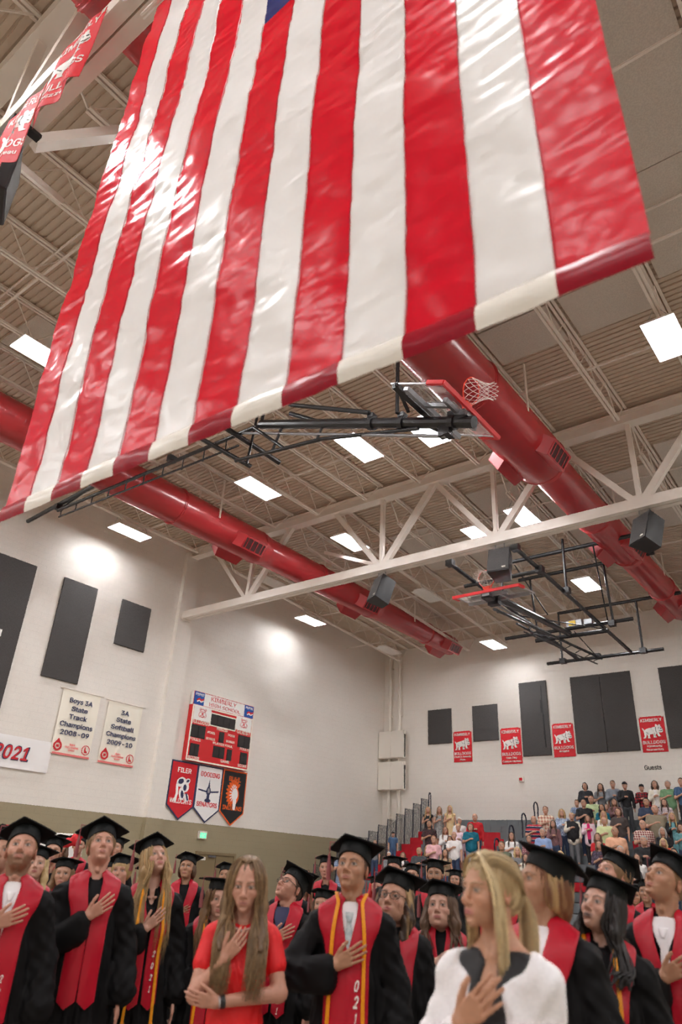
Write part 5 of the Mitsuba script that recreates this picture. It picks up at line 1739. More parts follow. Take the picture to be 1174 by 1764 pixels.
def shirt_tie(b, F, t, tie='m_tie_blue', shirt='m_shirt_white', depth=.19, wd=.085):
    zs = b.zs

    def vp(U, V):
        wdt = wd * (1 - V) + .004
        z = zs + .075 - V * depth
        P = np.stack([(U - .5) * 2 * wdt, -.04 - .1 * V, z], -1)
        return F.drape(P.reshape(-1, 3), .006, 10).reshape(P.shape)
    m, uv = grid_sheet(10, 16, vp, .003)
    part(t, 'shirt', b.w(m), shirt, True)
    nb = b.hp((0, .028, -.06))
    base = np.array([0, .032, zs + .03])

    def col(U, V):
        a = (U - .5) * 2 * (np.pi - .12)
        r = (.060 if not b.fem else .052) + .012 * V
        ax = mid(base, nb, .25)
        z = ax[2] + .036 - .040 * V - .034 * (1 + np.cos(a)) / 2 - .012 * V * (1 + np.cos(a)) / 2
        return np.stack([np.sin(a) * r * -1, np.cos(a) * r + ax[1], z - .03 * (1 - np.cos(a)) / 2 + .032 * (1 + np.cos(a)) / 2], -1) * [1, 1, 1]
    m, uv = grid_sheet(40, 5, col, .004)
    part(t, 'shirt_collar', b.w(m), shirt, True)
    if tie:
        zt = zs + .03

        def kn(U, V):
            wdt = .017 + .006 * np.cos(V * np.pi)
            P = np.stack([(U - .5) * 2 * wdt, -.08 - .05 * V, zt - .008 - V * .038], -1)
            D = F.drape(P.reshape(-1, 3), .016, 10).reshape(P.shape)
            D[..., 1] -= .008 * np.sin(np.pi * U)
            return D
        m, uv = grid_sheet(8, 6, kn, .006)
        k = part(t, 'tie', b.w(m), tie, True)

        def bl(U, V):
            wdt = .013 + .022 * V
            P = np.stack([(U - .5) * 2 * wdt, -.1 - .1 * V, zt - .044 - V * .20], -1)
            D = F.drape(P.reshape(-1, 3), .0135, 10).reshape(P.shape)
            D[..., 1] -= .003 * np.sin(np.pi * U)
            return D
        m, uv = grid_sheet(8, 14, bl, .004)
        part(k, 'blade', b.w(m), tie, True)


def legs_under(b):
    """the hidden part of the body that carries the gown, and shoes on the floor"""
    H = b.H
    ms = []
    F = Field((-.25, -.17, .02), (.25, .17, b.zs - .1), .028)
    F.ell((0, .015, b.zs - .24), (.12, .06, .16), .03)
    F.cone((0, .015, b.zs - .3), (0, .01, .52 * H), .09, .115, .03, flat=.7)
    for q in (-1, 1):
        F.cone((q * .075, 0, .5 * H), (q * .085, 0, .27 * H), .075, .055, .03)
        F.cone((q * .085, 0, .27 * H), (q * .09, .02, .08), .055, .038, .02)
    return F.mesh()


def shoes(b, t):
    for q in (-1, 1):
        s = trimesh.creation.icosphere(subdivisions=2, radius=1)
        v = s.vertices * [.045, .13, .05]
        v[:, 2] = np.maximum(v[:, 2], -.02) + .021
        v += [q * .09, -.05, 0]
        s.vertices = v
        part(t, 'shoe', b.w(s), 'm_shoe', True)


def add_v(t, name, b, m, c, mat, label=None):
    part(t, name, b.w(m), mat, True, color=c, label=label)


def graduate(spec, lod='front'):
    s = spec
    b = Body(**{k: s[k] for k in ('pos', 'eye', 'turn', 'head', 'fem', 'fat', 'hs') if k in s})
    t = thing('person', s['label'], 'person', s.get('group'))
    hd, hg, hh = {'front': (.0042, .011, .0055), 'mid': (.0062, .015, .008), 'back': (.009, .024, .011)}[lod]
    g = gown(b, hg, s.get('hand', True), s.get('notch', False), s.get('seed', 1.0), s.get('elbow'), s.get('wrist'))
    F = g['torso']
    m, c = head_mesh(b, s, hd, .30 if not s.get('notch') else .40, s.get('notch', False), .14 if not s.get('notch') else .17)
    pieces, cols = [m], [c]
    if 'right' in g:
        E, W, d = g['right']
        W = np.array(W)
        m2, c2 = limb_skin(b, s, [(W - d * .13, W, .036, .027)], [dict(Wr=W, fx=s.get('hdir', (.90, -.04, .42)), up=(-.42, -.1, .9), size=.86 if b.fem else .95, curl=s.get('curl', .16), spread=s.get('spread', 1.0))], .0036 if lod == 'front' else .006 if lod == 'mid' else .010)
        pieces.append(m2)
        cols.append(c2)
        if s.get('cuff'):
            part(t, 'shirt_cuff', b.w(tube([W - d * .075, W - d * .012], [.040, .037], 14, cap=False)), s['cuff'])
    E, W = g['left']
    W = np.array(W)
    if lod != 'back':
        m3, c3 = limb_skin(b, s, [(W + (0, .0, .06), W + (0, 0, -.02), .034, .026)], [dict(Wr=W + (0, 0, -.04), fx=(.02, -.12, -1), up=(-.1, -1, .1), size=.93 if b.fem else 1.05, curl=.2, spread=.3)], .007)
        pieces.append(m3)
        cols.append(c3)
    m4 = legs_under(b)
    pieces.append(m4)
    cols.append(np.tile(np.array(s['skin']), (len(m4.vertices), 1)))
    add_v(t, 'body', b, cat(pieces), np.vstack(cols), 'm_skin')
    part(t, 'gown', b.w(g['gown'].mesh()), 'm_gown', True)
    shoes(b, t)
    if s.get('shirt'):
        shirt_tie(b, F, t, s.get('tie'), s['shirt'])
    if s.get('stole', True):
        stole(b, F, t, s.get('letters'), s.get('stole_end', .6), s.get('stole_w', .108), s.get('seed', 1), s.get('stole_spread', 0.0), .018 if s.get('shirt') else 0.012)
    if s.get('cords'):
        cords(b, F, t, s['cords'], s.get('cord_x', .088))
    st = s.get('style', 'short')
    m, c = hair_shell(b, s, hh, st)
    if s.get('strands'):
        m2, c2 = long_strands(b, s, F, **s['strands'])
        m, c = cat([m, m2]), np.vstack([c, c2])
    add_v(t, 'hair', b, m, c, 'm_hair')
    if s.get('cap', True):
        cap(b, t, s.get('tside', -1), s.get('tassel', 'm_tassel'), s.get('ctilt', 6), s.get('cback', 0.0), s.get('cyaw', 38))
    if s.get('glasses'):
        glasses(b, t)
    return t


def D(px_pos, eye, **k):
    return dict(pos=px_pos, eye=eye, **k)


beardc = (np.array([.15, .075, .035]), .8)
GRADS = [
    D((-4.51, 2.61), 1.575, head=(2, 24, 0), turn=2, skin=SKIN['pink'], hair=HAIR['lightbrown'], beard=beardc, shirt='m_shirt_white', tie='m_shirt_white', seed=1.1, cuff='m_shirt_white', nose=1.05,
      elbow=(-.28, -.1, 1.0), wrist=(-.05, -.18, 1.20), stole_w=.135, hdir=(.92, -.05, .38), letters=[(1, '2021', -.42, .06, .035)], label='bearded graduate in black cap, gown and red sash, hand on heart, at the left edge'),
    D((-4.56, 3.22), 1.628, head=(-2, 26, 0), turn=-4, skin=SKIN['pink'], hair=HAIR['lightbrown'], style='short', puff=.006, seed=2.3, stole_w=.122, label='tall graduate with bushy sideburns under his tilted cap, second row at the left', jaw=.95,
      wrist=(-.02, -.18, 1.235), hdir=(.80, -.05, .6), spread=1.3),
    D((-4.65, 3.78), 1.577, head=(-12, 27, -4), turn=-8, fem=True, skin=SKIN['pale'], hair=HAIR['blond'], hi=HAIR['lightblond'], style='long', length=.46, notch=True, cords=.72, cord_x=.085, seed=3.7, label='graduate with very long straight blond hair and gold cords, looking up',
      strands=dict(n=150, length=.62, front=(28, 100), seed=3, x_out=.105), facew=.062, wrist=(-.03, -.17, 1.15), hdir=(.72, -.05, .68), stole_end=.62, letters=[(1, '2021', -.36, .065, .035)]),
    D((-4.42, 4.22), 1.34, head=(-4, 0, 5), turn=-4, fem=True, skin=SKIN['pale'], hair=HAIR['lightbrown'], style='long', length=.42, notch=True, cords=.66, seed=4.2, label='short graduate with light brown hair and gold cords beside the woman in red',
      strands=dict(n=70, length=.45, front=(34, 100), seed=4, x_out=.11)),
    D((-4.31, 4.86), 1.424, head=(26, 36, 0), turn=18, skin=SKIN['pink'], hair=HAIR['darkbrown'], seed=5.5, glasses=True, nose=1.1, letters=[(1, '2021', -.40, .07, .04)], label='graduate with glasses tipping his face up, behind the woman in red', wrist=(-.02, -.17, 1.08), shirt='m_ink_navy', tie=None),
    D((-2.76, 3.68), 1.573, head=(13, 17, 0), turn=4, skin=SKIN['tan'], hair=HAIR['darkbrown'], style='crop', shirt='m_shirt_white', tie='m_tie_blue', cords=.62, cord_x=.094, seed=6.1, cuff='m_shirt_white', label='tall graduate in the centre with pale blue tie and gold cord, hand on heart', stole_w=.14, nose=1.05, brow=1.25,
      letters=[(1, '021', -.335, .072, .05)], hdir=(.88, -.05, .44), spread=1.25, elbow=(-.33, -.1, 1.06), wrist=(-.06, -.18, 1.12)),
    D((-2.85, 4.25), 1.41, head=(14, 18, 3), turn=6, fem=True, fat=.75, hs=1.16, skin=SKIN['fair'], hair=HAIR['darkbrown'], hi=HAIR['blond'], style='bob', glasses=True, seed=7.4, label='graduate with round glasses and two-tone blond and dark hair, right of the centre man', hand=True, letters=[(1, '2021', -.3, .065, .04)]),
    D((-2.9, 4.92), 1.363, head=(8, 15, -2), turn=5, fem=True, fat=.35, hs=1.12, skin=SKIN['pale'], hair=HAIR['brown'], style='bob', strands=dict(n=60, length=.30, front=(42, 110), seed=8, x_out=.12), seed=8.2, stole_w=.14, label='pale graduate with shoulder-length dark brown hair, left of the blond woman', letters=[(1, '2021', -.2, .065, .04)], wrist=(-.02, -.2, 1.06), hdir=(.99, -.02, .1)),
    D((-1.52, 3.47), 1.54, head=(34, 18, 0), turn=26, skin=SKIN['tan'], hair=HAIR['auburn'], hi=HAIR['blond'], style='wavy', puff=.004, seed=9.3, shirt='m_shirt_white', tie=None, stole_w=.13, label='graduate with wavy brown hair seen in profile, right of the blond woman', nose=1.1, wrist=(-.01, -.2, 1.07), hdir=(.86, -.05, .48), curl=.22, spread=1.35),
    D((-1.43, 3.94), 1.455, head=(20, 22, 4), turn=14, fem=True, skin=SKIN['pale'], hair=HAIR['black'], style='long', length=.30, lip=(.03, .015, .02), seed=10.4, cords=.5, brow=1.1, strands=dict(n=90, length=.31, front=(40, 115), seed=10, x_out=.12, wave=.014), label='graduate with black hair and black lipstick at the right', hand=True),
    D((-1.31, 4.62), 1.59, head=(26, 32, 0), turn=14, skin=SKIN['tan'], hair=HAIR['lightbrown'], shirt='m_shirt_white', tie='m_shirt_white', seed=11.6, label='graduate in white shirt and tie looking up at the right picture edge', hdir=(.86, -.05, .48), wrist=(.0, -.2, 1.16)),
]
for g in GRADS:
    graduate(g)

# graduates further back, seen in part between the front ones
NAME = 'm_tassel'
MID = [
    D((-5.10, 2.80), 1.55, head=(0, 20, 0), skin=SKIN['fair'], hair=HAIR['brown'], seed=1.2, label='graduate cut off by the left picture edge beside the bearded one'),
    D((-6.42, 3.89), 1.48, head=(0, 16, 0), fem=True, skin=SKIN['pale'], hair=HAIR['lightblond'], style='long', length=.36, seed=2.2, label='blond graduate half hidden behind the bearded one'),
    D((-6.96, 4.53), 1.41, head=(4, 8, 0), fem=True, skin=SKIN['fair'], hair=HAIR['lightbrown'], style='long', length=.40, seed=3.2, label='graduate with long brown hair between the bearded and the tall graduate'),
    D((-6.56, 4.91), 1.45, head=(10, 14, 0), skin=SKIN['pink'], hair=HAIR['blond'], style='short', hairline=-.045, puff=.012, seed=4.1, label='graduate with curly blond fringe behind the tall one'),
    D((-7.86, 5.77), 1.41, head=(18, 10, 0), skin=SKIN['tan'], hair=HAIR['brown'], seed=4.9, label='graduate half hidden behind the blond curly one'),
    D((-7.26, 6.38), 1.52, head=(8, 14, 0), skin=SKIN['tan'], hair=HAIR['brown'], style='wavy', seed=5.1, label='graduate whose flat cap shows in front of the tan doors'),
    D((-6.99, 5.6), 1.39, head=(6, 14, 0), fem=True, skin=SKIN['pale'], hair=HAIR['lightblond'], style='bob', notch=True, seed=6.4, label='small blond graduate framed by the caps in front of the doors'),
    D((-7.71, 7.47), 1.44, head=(10, 14, 0), skin=SKIN['tan'], hair=HAIR['brown'], seed=6.9, label='graduate mostly hidden behind the head of the woman in red'),
    D((-5.99, 6.82), 1.44, head=(26, 24, 0), skin=SKIN['tan'], hair=HAIR['darkbrown'], seed=7.7, label='graduate whose broad cap rises behind the man with tipped-up glasses'),
    D((-5.10, 6.33), 1.26, head=(10, 6, 0), turn=6, fem=True, skin=SKIN['fair'], hair=HAIR['brown'], style='long', length=.4, seed=8.8, label='short brown-haired graduate just left of the tall centre man'),
    D((-6.62, 8.25), 1.603, head=(8, 6, 0), skin=SKIN['pink'], hair=HAIR['lightblond'], hairline=-.03, seed=9.1, label='blond graduate facing out in front of the stepped railing'),
    D((-6.4, 7.56), 1.39, head=(14, 18, 0), fem=True, skin=SKIN['fair'], hair=HAIR['auburn'], style='long', length=.4, seed=9.9, cords=.6, label='auburn-haired graduate behind the short brown-haired one'),
    D((-5.84, 8.71), 1.64, head=(6, 4, 0), skin=SKIN['pink'], hair=HAIR['darkbrown'], seed=10.1, label='thin-faced graduate below the red bleacher rows'),
    D((-6.54, 9.31), 1.40, head=(0, 4, 0), fem=True, skin=SKIN['pink'], hair=HAIR['red'], style='bob', seed=11.1, label='graduate with bright red hair beside the centre man'),
    D((-6.44, 10.10), 1.58, head=(6, 8, 0), skin=SKIN['fair'], hair=HAIR['darkbrown'], seed=12.1, label='graduate looking up between the red bleacher rows and the moustached one'),
    D((-4.64, 7.75), 1.59, head=(4, 6, 0), skin=SKIN['olive'], hair=HAIR['black'], beard=(np.array([.05, .035, .03]), .5), seed=13.1, brow=1.3, label='dark-haired graduate with a thin moustache behind the pale dark-haired one'),
    D((-6.14, 10.85), 1.55, head=(0, 4, 0), fem=True, skin=SKIN['fair'], hair=HAIR['darkbrown'], style='long', seed=14.1, label='dark-haired graduate just left of the blond woman'),
    D((-4.55, 8.6), 1.62, head=(16, 26, 0), skin=SKIN['tan'], hair=HAIR['brown'], seed=14.8, label='graduate whose cap juts up at the left of the blond woman'),
    D((-5.89, 12.97), 1.60, head=(0, 4, 0), skin=SKIN['brown'], hair=HAIR['black'], seed=15.1, label='brown-skinned graduate seen small right of the blond woman'),
    D((-5.64, 12.03), 1.48, head=(12, 14, 0), skin=SKIN['tan'], hair=HAIR['brown'], seed=16.1, label='graduate with a tilted cap next to the ear of the blond woman'),
    D((-5.14, 10.54), 1.37, head=(12, 14, 0), skin=SKIN['tan'], hair=HAIR['brown'], seed=17.1, label='graduate low behind the ponytail of the blond woman'),
    D((-3.35, 11.09), 1.52, head=(6, 8, 0), skin=SKIN['olive'], hair=HAIR['black'], seed=18.1, label='graduate with red sash seen between the black-haired one and the right-edge man'),
    D((-3.75, 11.9), 1.46, head=(6, 8, 0), fem=True, skin=SKIN['tan'], hair=HAIR['brown'], style='bob', seed=18.8, label='graduate low between the wavy-haired and the black-haired ones'),
    D((-1.89, 5.47), 1.62, head=(26, 30, 0), turn=20, skin=SKIN['pink'], hair=HAIR['lightbrown'], hairline=-.02, puff=.006, seed=19.1, label='light-haired graduate looking far up behind the black-haired one'),
    D((-9.88, 6.31), 1.70, head=(8, 8, 0), fem=True, skin=SKIN['fair'], hair=HAIR['brown'], style='long', glasses=True, seed=20.1, label='tall graduate with glasses beside the red cloth streamer'),
    D((-10.5, 7.0), 1.74, head=(0, 8, 0), skin=SKIN['fair'], hair=HAIR['brown'], seed=21.1, label='graduate at the back under the red cloth streamer'),
    D((-9.83, 7.20), 1.72, head=(10, 14, 0), skin=SKIN['fair'], hair=HAIR['brown'], seed=22.1, label='graduate peeking out right of the tall one with sideburns'),
    D((-7.9, 4.95), 1.60, head=(0, 16, 0), skin=SKIN['fair'], hair=HAIR['brown'], seed=23.1, label='graduate whose cap shows over the bearded one at the far left'),
]
for i, g in enumerate(MID):
    g.setdefault('turn', 4)
    r = math.hypot(*g['pos'])
    graduate(g, 'mid' if r < 8.0 else 'back')


# ------------------------------------------------------------------ the two women in front without gowns
def woman_in_red():
    s = dict(skin=SKIN['pink'], hair=(.13, .078, .042), hi=(.26, .165, .085), seed=2.0, gaze=(0, -.002), lip=(.5, .2, .18), tip=(.30, .19, .095), facew=.061, brow=.9, blush=.2)
    b = Body((-3.03, 3.10), 1.49, turn=2, head=(3, -10, 0), fem=True, hs=1.07)
    t = thing('person', 'woman in short-sleeved red dress with long brown hair, looking down, one arm across her waist', 'person')
    zs, sw, H = b.zs, b.sw, b.H
    F = Field((-.33, -.30, .42), (.33, .26, zs + .12), .0075)
    F.cone((-sw * .96, .012, zs - .05), (sw * .96, .012, zs - .05), .050, .050, .02)
    for q in (-1, 1):
        F.cone((q * .04, .03, zs + .035), (q * sw * .9, .015, zs - .02), .036, .048, .03)
        F.ell((q * .07, -.075, zs - .20), (.06, .055, .062), .04)
    F.ell((0, .005, zs - .17), (.148, .098, .21), .04)
    F.cone((0, 0, zs - .3), (0, 0, zs - .42), .118, .125, .06, flat=.8)
    F.cone((0, .01, zs - .42), (0, .01, zs - .60), .135, .165, .06, flat=.8)
    F.cone((0, .01, zs - .60), (0, .01, .50), .165, .185, .06, flat=.8)

    def folds(X, Y, Z):
        a = np.arctan2(X, -Y)
        return (.0025 * np.sin(Z * 55 + 5 * np.sin(a * 3)) + np.clip((zs - .5 - Z) / .3, 0, 1) * .008 * np.sin(a * 11)).astype(np.float32)
    F.warp(folds)
    torso = Field(F.lo, F.lo + F.h * (F.n - 1), F.h)
    torso.n, torso.d, torso.ax = F.n, F.d.copy(), F.ax
    F.cone((0, .03, zs + .02), b.hp((0, .03, -.05)), .062, .075, .008, 'sub')
    F.ell((0, -.09, zs + .055), (.062, .06, .06), .01, 'sub')
    SR, ER = np.array([-sw, .012, zs - .05]), np.array([-.20, -.10, .985])
    SL, EL = np.array([sw, .012, zs - .05]), np.array([.215, -.05, 1.0])
    F.cone(SR, mid(SR, ER, .46), .052, .058, .02)
    F.cone(SL, mid(SL, EL, .46), .052, .058, .02)
    part(t, 'dress', b.w(F.mesh()), 'm_red_dress', True)
    yf = front_y(torso, -.03, zs - .12)
    WR = np.array([-.075, yf - .045, zs - .125])
    yl = front_y(torso, 0, .97)
    WL = np.array([-.085, yl - .05, .965])
    m, c = head_mesh(b, s, .0042, .40, True, .18)
    m2, c2 = limb_skin(b, s, [(SR, ER, .046, .039), (ER, WR, .040, .025), (SL, EL, .045, .038), (EL, WL, .039, .025)],
                       [dict(Wr=WR, fx=(.62, -.02, .72), up=(-.72, -.25, .62), size=.88, curl=.34, spread=.5), dict(Wr=WL, fx=(-1, -.02, .10), up=(0, -.35, 1), size=.86, curl=.25, spread=.5)], .0045)
    F2 = Field((-.22, -.15, .02), (.22, .15, .62), .012)
    for q in (-1, 1):
        F2.cone((q * .08, 0, .6), (q * .08, 0, .42), .07, .05, .02)
        F2.cone((q * .08, .01, .42), (q * .082, .02, .08), .055, .034, .02)
    m3 = F2.mesh()
    add_v(t, 'body', b, cat([m, m2, m3]), np.vstack([c, c2, np.tile(np.array(s['skin']), (len(m3.vertices), 1))]), 'm_skin')
    m, c = hair_shell(b, {**s, 'length': .30}, .0055, 'long')
    m2, c2 = long_strands(b, s, torso, 360, .50, (35, 106), True, 11, (.009, .0034), .016, .10)
    add_v(t, 'hair', b, cat([m, m2]), np.vstack([c, c2]), 'm_hair')
    d = (WL - EL) / np.linalg.norm(WL - EL)
    part(t, 'watch', b.w(tube([WL - d * .035, WL - d * .012], [.031, .030], 14, cap=False)), 'm_black')
    part(t, 'bracelet', b.w(tube([WL - d * .010, WL - d * .002], [.030, .029], 14, cap=False)), 'm_silver')
    a = np.linspace(-1.1, 1.1, 19)
    P = np.stack([.062 * np.sin(a), -.02 - .07 * np.cos(a), zs + .055 - .055 * np.cos(a)], 1)
    k = part(t, 'necklace', b.w(tube(P, .0018, 5)), 'm_silver')
    part(k, 'pendant', b.w(moved(trimesh.creation.icosphere(subdivisions=2, radius=.008), mat4([1, 0, 0], [0, 1, 0], [0, 0, 1.4], P[9] + (0, -.004, -.008)))), 'm_silver', True)
    shoes(b, t)


def blond_woman():
    s = dict(skin=(.50, .265, .17), hair=(.36, .25, .125), hi=(.60, .47, .27), tip=(.55, .42, .23), seed=5.0, puff=.007, lip=(.50, .16, .17), blush=.3, facew=.063, hairline=.012, nose=1.0, brow=.8)
    b = Body((-1.30, 2.56), 1.52, turn=26, head=(25, 2, 0), fem=True, hs=.98)
    t = thing('person', 'blond woman with ponytail in white cardigan over black top, nearest the camera', 'person')
    zs, sw, H = b.zs, b.sw, b.H
    F = Field((-.36, -.32, .55), (.36, .28, zs + .13), .0075)
    F.cone((-sw * .98, .012, zs - .05), (sw * .98, .012, zs - .05), .052, .052, .02)
    for q in (-1, 1):
        F.cone((q * .04, .03, zs + .04), (q * sw * .9, .015, zs - .02), .036, .05, .03)
        F.ell((q * .075, -.08, zs - .21), (.064, .058, .066), .04)
    F.ell((0, .005, zs - .18), (.155, .105, .22), .04)
    F.cone((0, 0, zs - .3), (0, 0, zs - .46), .135, .15, .06, flat=.8)
    F.cone((0, .01, zs - .46), (0, .01, .6), .16, .17, .06, flat=.8)
    C = Field(F.lo, F.lo + F.h * (F.n - 1), F.h)
    C.n, C.ax = F.n, F.ax
    C.d = F.d.copy() - .013
    base = Field(F.lo, F.lo + F.h * (F.n - 1), F.h)
    base.n, base.ax, base.d = F.n, F.ax, F.d.copy()
    F.cone((0, .03, zs + .03), b.hp((0, .03, -.05)), .056, .070, .008, 'sub')
    F.ell((0, -.12, zs + .02), (.042, .10, .15), .008, 'sub')
    part(t, 'top', b.w(F.mesh()), 'm_black_top', True)
    C.cone((0, .03, zs - .02), b.hp((0, .03, -.05)), .095, .10, .008, 'sub')
    C.ell((0, -.26, zs - .30), (.105, .235, .95), .012, 'sub')
    C.ell((0, -.06, zs + .06), (.135, .15, .10), .02, 'sub')
    SR, ER = np.array([-sw, .012, zs - .05]), np.array([-.235, -.12, zs - .345])
    SL, EL, WL = np.array([sw, .012, zs - .05]), np.array([.19, .04, zs - .33]), np.array([.20, -.03, zs - .56])
    yf = front_y(base, -.02, zs - .2)
    WR = np.array([-.05, yf - .05, zs - .145])
    C.cone(SR, ER, .058, .054, .03)
    C.cone(ER, mid(ER, WR, .86), .052, .040, .02)
    C.cone(SL, EL, .058, .052, .03)
    C.cone(EL, WL, .052, .042, .02)

    def wr(X, Y, Z):
        return (.003 * np.sin(Z * 60 + 4 * np.sin(X * 20 + Y * 14)) + .003 * np.sin(Z * 23 + X * 31)).astype(np.float32)
    C.warp(wr)
    part(t, 'cardigan', b.w(C.mesh()), 'm_cardigan', True)
    m, c = head_mesh(b, s, .0036, .44, True, .18, False)
    d = (WR - ER) / np.linalg.norm(WR - ER)
    m2, c2 = limb_skin(b, s, [(WR - d * .12, WR, .036, .026), (WL + (0, 0, .06), WL, .03, .026)], [dict(Wr=WR, fx=(.76, -.05, .62), up=(-.6, -.12, .76), size=.98, curl=.13, spread=.9), dict(Wr=WL + (0, 0, -.02), fx=(.02, -.12, -1), up=(-.1, -1, .1), size=.86, curl=.2, spread=.3)], .0036)
    m3 = legs_under(b)
    add_v(t, 'body', b, cat([m, m2, m3]), np.vstack([c, c2, np.tile(np.array(s['skin']), (len(m3.vertices), 1))]), 'm_skin')
    # trousers down to the floor
    P = Field((-.25, -.2, .02), (.25, .2, zs - .42), .014)
    P.cone((0, 0, zs - .48), (0, .01, .52 * H), .145, .16, .05, flat=.85)
    for q in (-1, 1):
        P.cone((q * .08, .01, .52 * H), (q * .09, .02, .07), .095, .065, .03)
    part(t, 'trousers', b.w(P.mesh()), 'm_black_top', True)
    shoes(b, t)
    m, c = hair_shell(b, s, .005, 'pony')
    ms, cs = [m], [c]
    rng = random.Random(4)

    def bundle(n, fn, r, vary=(.62, 1.3)):
        for _ in range(n):
            P = fn()
            tt = np.linspace(0, 1, len(P))
            tap = np.clip(np.minimum(tt * 5 + .5, (1 - tt) * 3 + .2), 0, 1)
            k = rng.uniform(.6, 1.2)
            mm = tube(P, np.stack([r[0] * k * tap, r[1] * k * tap], 1), 5)
            ms.append(mm)
            col = np.array(s['hi'] if rng.random() < .55 else s['hair']) * rng.uniform(*vary)
            cs.append(np.tile(np.clip(col, 0, 1), (len(mm.vertices), 1)))
    # combed back over the head to the tie
    def comb():
        q = rng.uniform(-1, 1)
        a = q * 1.45
        e = 1.06 + rng.uniform(0, .06)
        y0 = -.072 + .03 * abs(q) ** 2
        p = [(q * .050, y0, .098 - .035 * q * q), (math.sin(a) * .062 * e, -.03, .118 * e - .05 * q * q), (math.sin(a) * .082 * e, .045, .10 * e - .07 * q * q), (math.sin(a) * .066 * e, .098, .05 - .05 * abs(q)), (q * .014, .124, .002)]
        return spline([b.hp(x) for x in p], 18)
    bundle(230, comb, (.0062, .0026))
    tie = b.hp((0, .128, -.002))

    def tail():
        x, y = rng.uniform(-1, 1), rng.uniform(-1, 1)
        L = rng.uniform(.20, .32)
        p = [tie + (b.Rh @ np.array([x * .012, 0, y * .012])), b.hp((x * .022, .158 + y * .012, -.03)), b.hp((x * .032 + .01, .165 + y * .018, -.12)), b.hp((x * .03 + .015, .150 + y * .016, -.05 - L))]
        return spline(p, 14)
    bundle(110, tail, (.0062, .003))
    for q, n in ((-1, 34), (1, 40)):
        def frame_(q=q):
            a = rng.uniform(.25, .95)
            L = rng.uniform(.16, .36)
            e = 1 + rng.uniform(0, .05)
            p = [b.hp((q * .006, -.058 + rng.uniform(-.01, .02), .121)), b.hp((q * .045, -.082 + .02 * a, .098)), b.hp((q * (.072 + .004 * a) * e, -.076 + .05 * a, .035)), b.hp((q * (.078 + .006 * a) * e, -.066 + .06 * a, -.04)),
                 b.hp((q * (.074 + .012 * rng.random()), -.056 + .065 * a, -.12)), b.hp((q * (.072 + .02 * rng.random()), -.05 + .06 * a, -.12 - L * .55))]
            return spline(p, 18)
        bundle(n, frame_, (.0052, .0022))
    add_v(t, 'hair', b, cat(ms), np.vstack(cs), 'm_hair')
    part(t, 'hair_tie', b.w(tube([b.hp((.017 * math.cos(x), .134, .017 * math.sin(x))) for x in np.linspace(0, 6.28, 17)[:-1]], .007, 6, closed=True)), 'm_black')


woman_in_red()
blond_woman()

# red cloth streamer tied up behind the graduates at the left, and the white cloth it hangs beside
t = thing('cloth_streamer', 'knotted red cloth streamer rising behind the graduates at the left', 'streamer')
P = spline([(-9.36, 5.8, 1.15), (-9.34, 5.82, 1.5), (-9.32, 5.84, 1.66), (-9.25, 5.95, 1.735), (-9.2, 6.03, 1.765), (-9.165, 6.09, 1.81), (-9.15, 6.11, 1.85), (-9.12, 6.15, 1.885)], 60)
tt = np.linspace(0, 1, 60)
rr = .035 + .022 * np.sin(tt * 17) ** 2 + .028 * np.exp(-((tt - .62) / .1) ** 2) - .012 * np.exp(-((tt - .88) / .05) ** 2) + .012 * np.exp(-((tt - .96) / .04) ** 2)
rr[-3:] *= (.8, .5, .12)
m = tube(P, rr, 16)
m.vertices += m.vertex_normals * ((meshkit.fbm(np.array(m.vertices) * 16, 3, 2) - .5) * .035)[:, None]
part(t, 'cloth', m, 'm_red_cloth', True)
part(t, 'pole', rod((-9.38, 5.86, 0), (-9.38, 5.86, 1.6), .02), 'm_white_paint')
part(t, 'foot', trimesh.creation.cylinder(radius=.2, height=.03, transform=mat4([1, 0, 0], [0, 1, 0], [0, 0, 1], (-9.38, 5.86, .015))), 'm_white_paint')
t = thing('cloth_streamer', 'red cloth knot at the left picture edge above the caps', 'streamer')
P = spline([(-8.02, 4.12, 1.1), (-8.0, 4.16, 1.5), (-7.96, 4.2, 1.72), (-7.9, 4.3, 1.8), (-7.86, 4.36, 1.77)], 30)
rr = .035 + .025 * np.sin(np.linspace(0, 9, 30)) ** 2
rr[-2:] *= (.6, .15)
m = tube(P, rr, 14)
m.vertices += m.vertex_normals * ((meshkit.fbm(np.array(m.vertices) * 16, 3, 3) - .5) * .035)[:, None]
part(t, 'cloth', m, 'm_red_cloth', True)
part(t, 'pole', rod((-8.05, 4.1, 0), (-8.05, 4.1, 1.5), .02), 'm_white_paint')
part(t, 'foot', trimesh.creation.cylinder(radius=.2, height=.03, transform=mat4([1, 0, 0], [0, 1, 0], [0, 0, 1], (-8.05, 4.1, .015))), 'm_white_paint')
t = thing('hanging_cloth', 'white cloth hung on a rack behind the graduates at the left', 'cloth')
m, uv = grid_sheet(24, 16, lambda U, V: np.stack([-11.85 + .62 * U, 7.0 + .52 * U + .02 * np.sin(U * 30), 1.0 + .9 * V], -1), .006)
part(t, 'cloth', m, 'm_white_cloth', True)
part(t, 'rack', cat([rod((-11.87, 7.0, 0), (-11.87, 7.0, 1.92), .02), rod((-11.22, 7.54, 0), (-11.22, 7.54, 1.92), .02), rod((-11.87, 7.0, 1.91), (-11.22, 7.54, 1.91), .02)]), 'm_white_paint')
# ================================================================== the guests on the bleachers: shared bodies, own clothes
def sg(name, mesh, bsdf, **kw):
    scene[name] = {'type': 'shapegroup', 'm': mikit.ply(mesh, bsdf, **kw)}
    return name


CH = 1.70     # height of the model guest; every guest is scaled to size


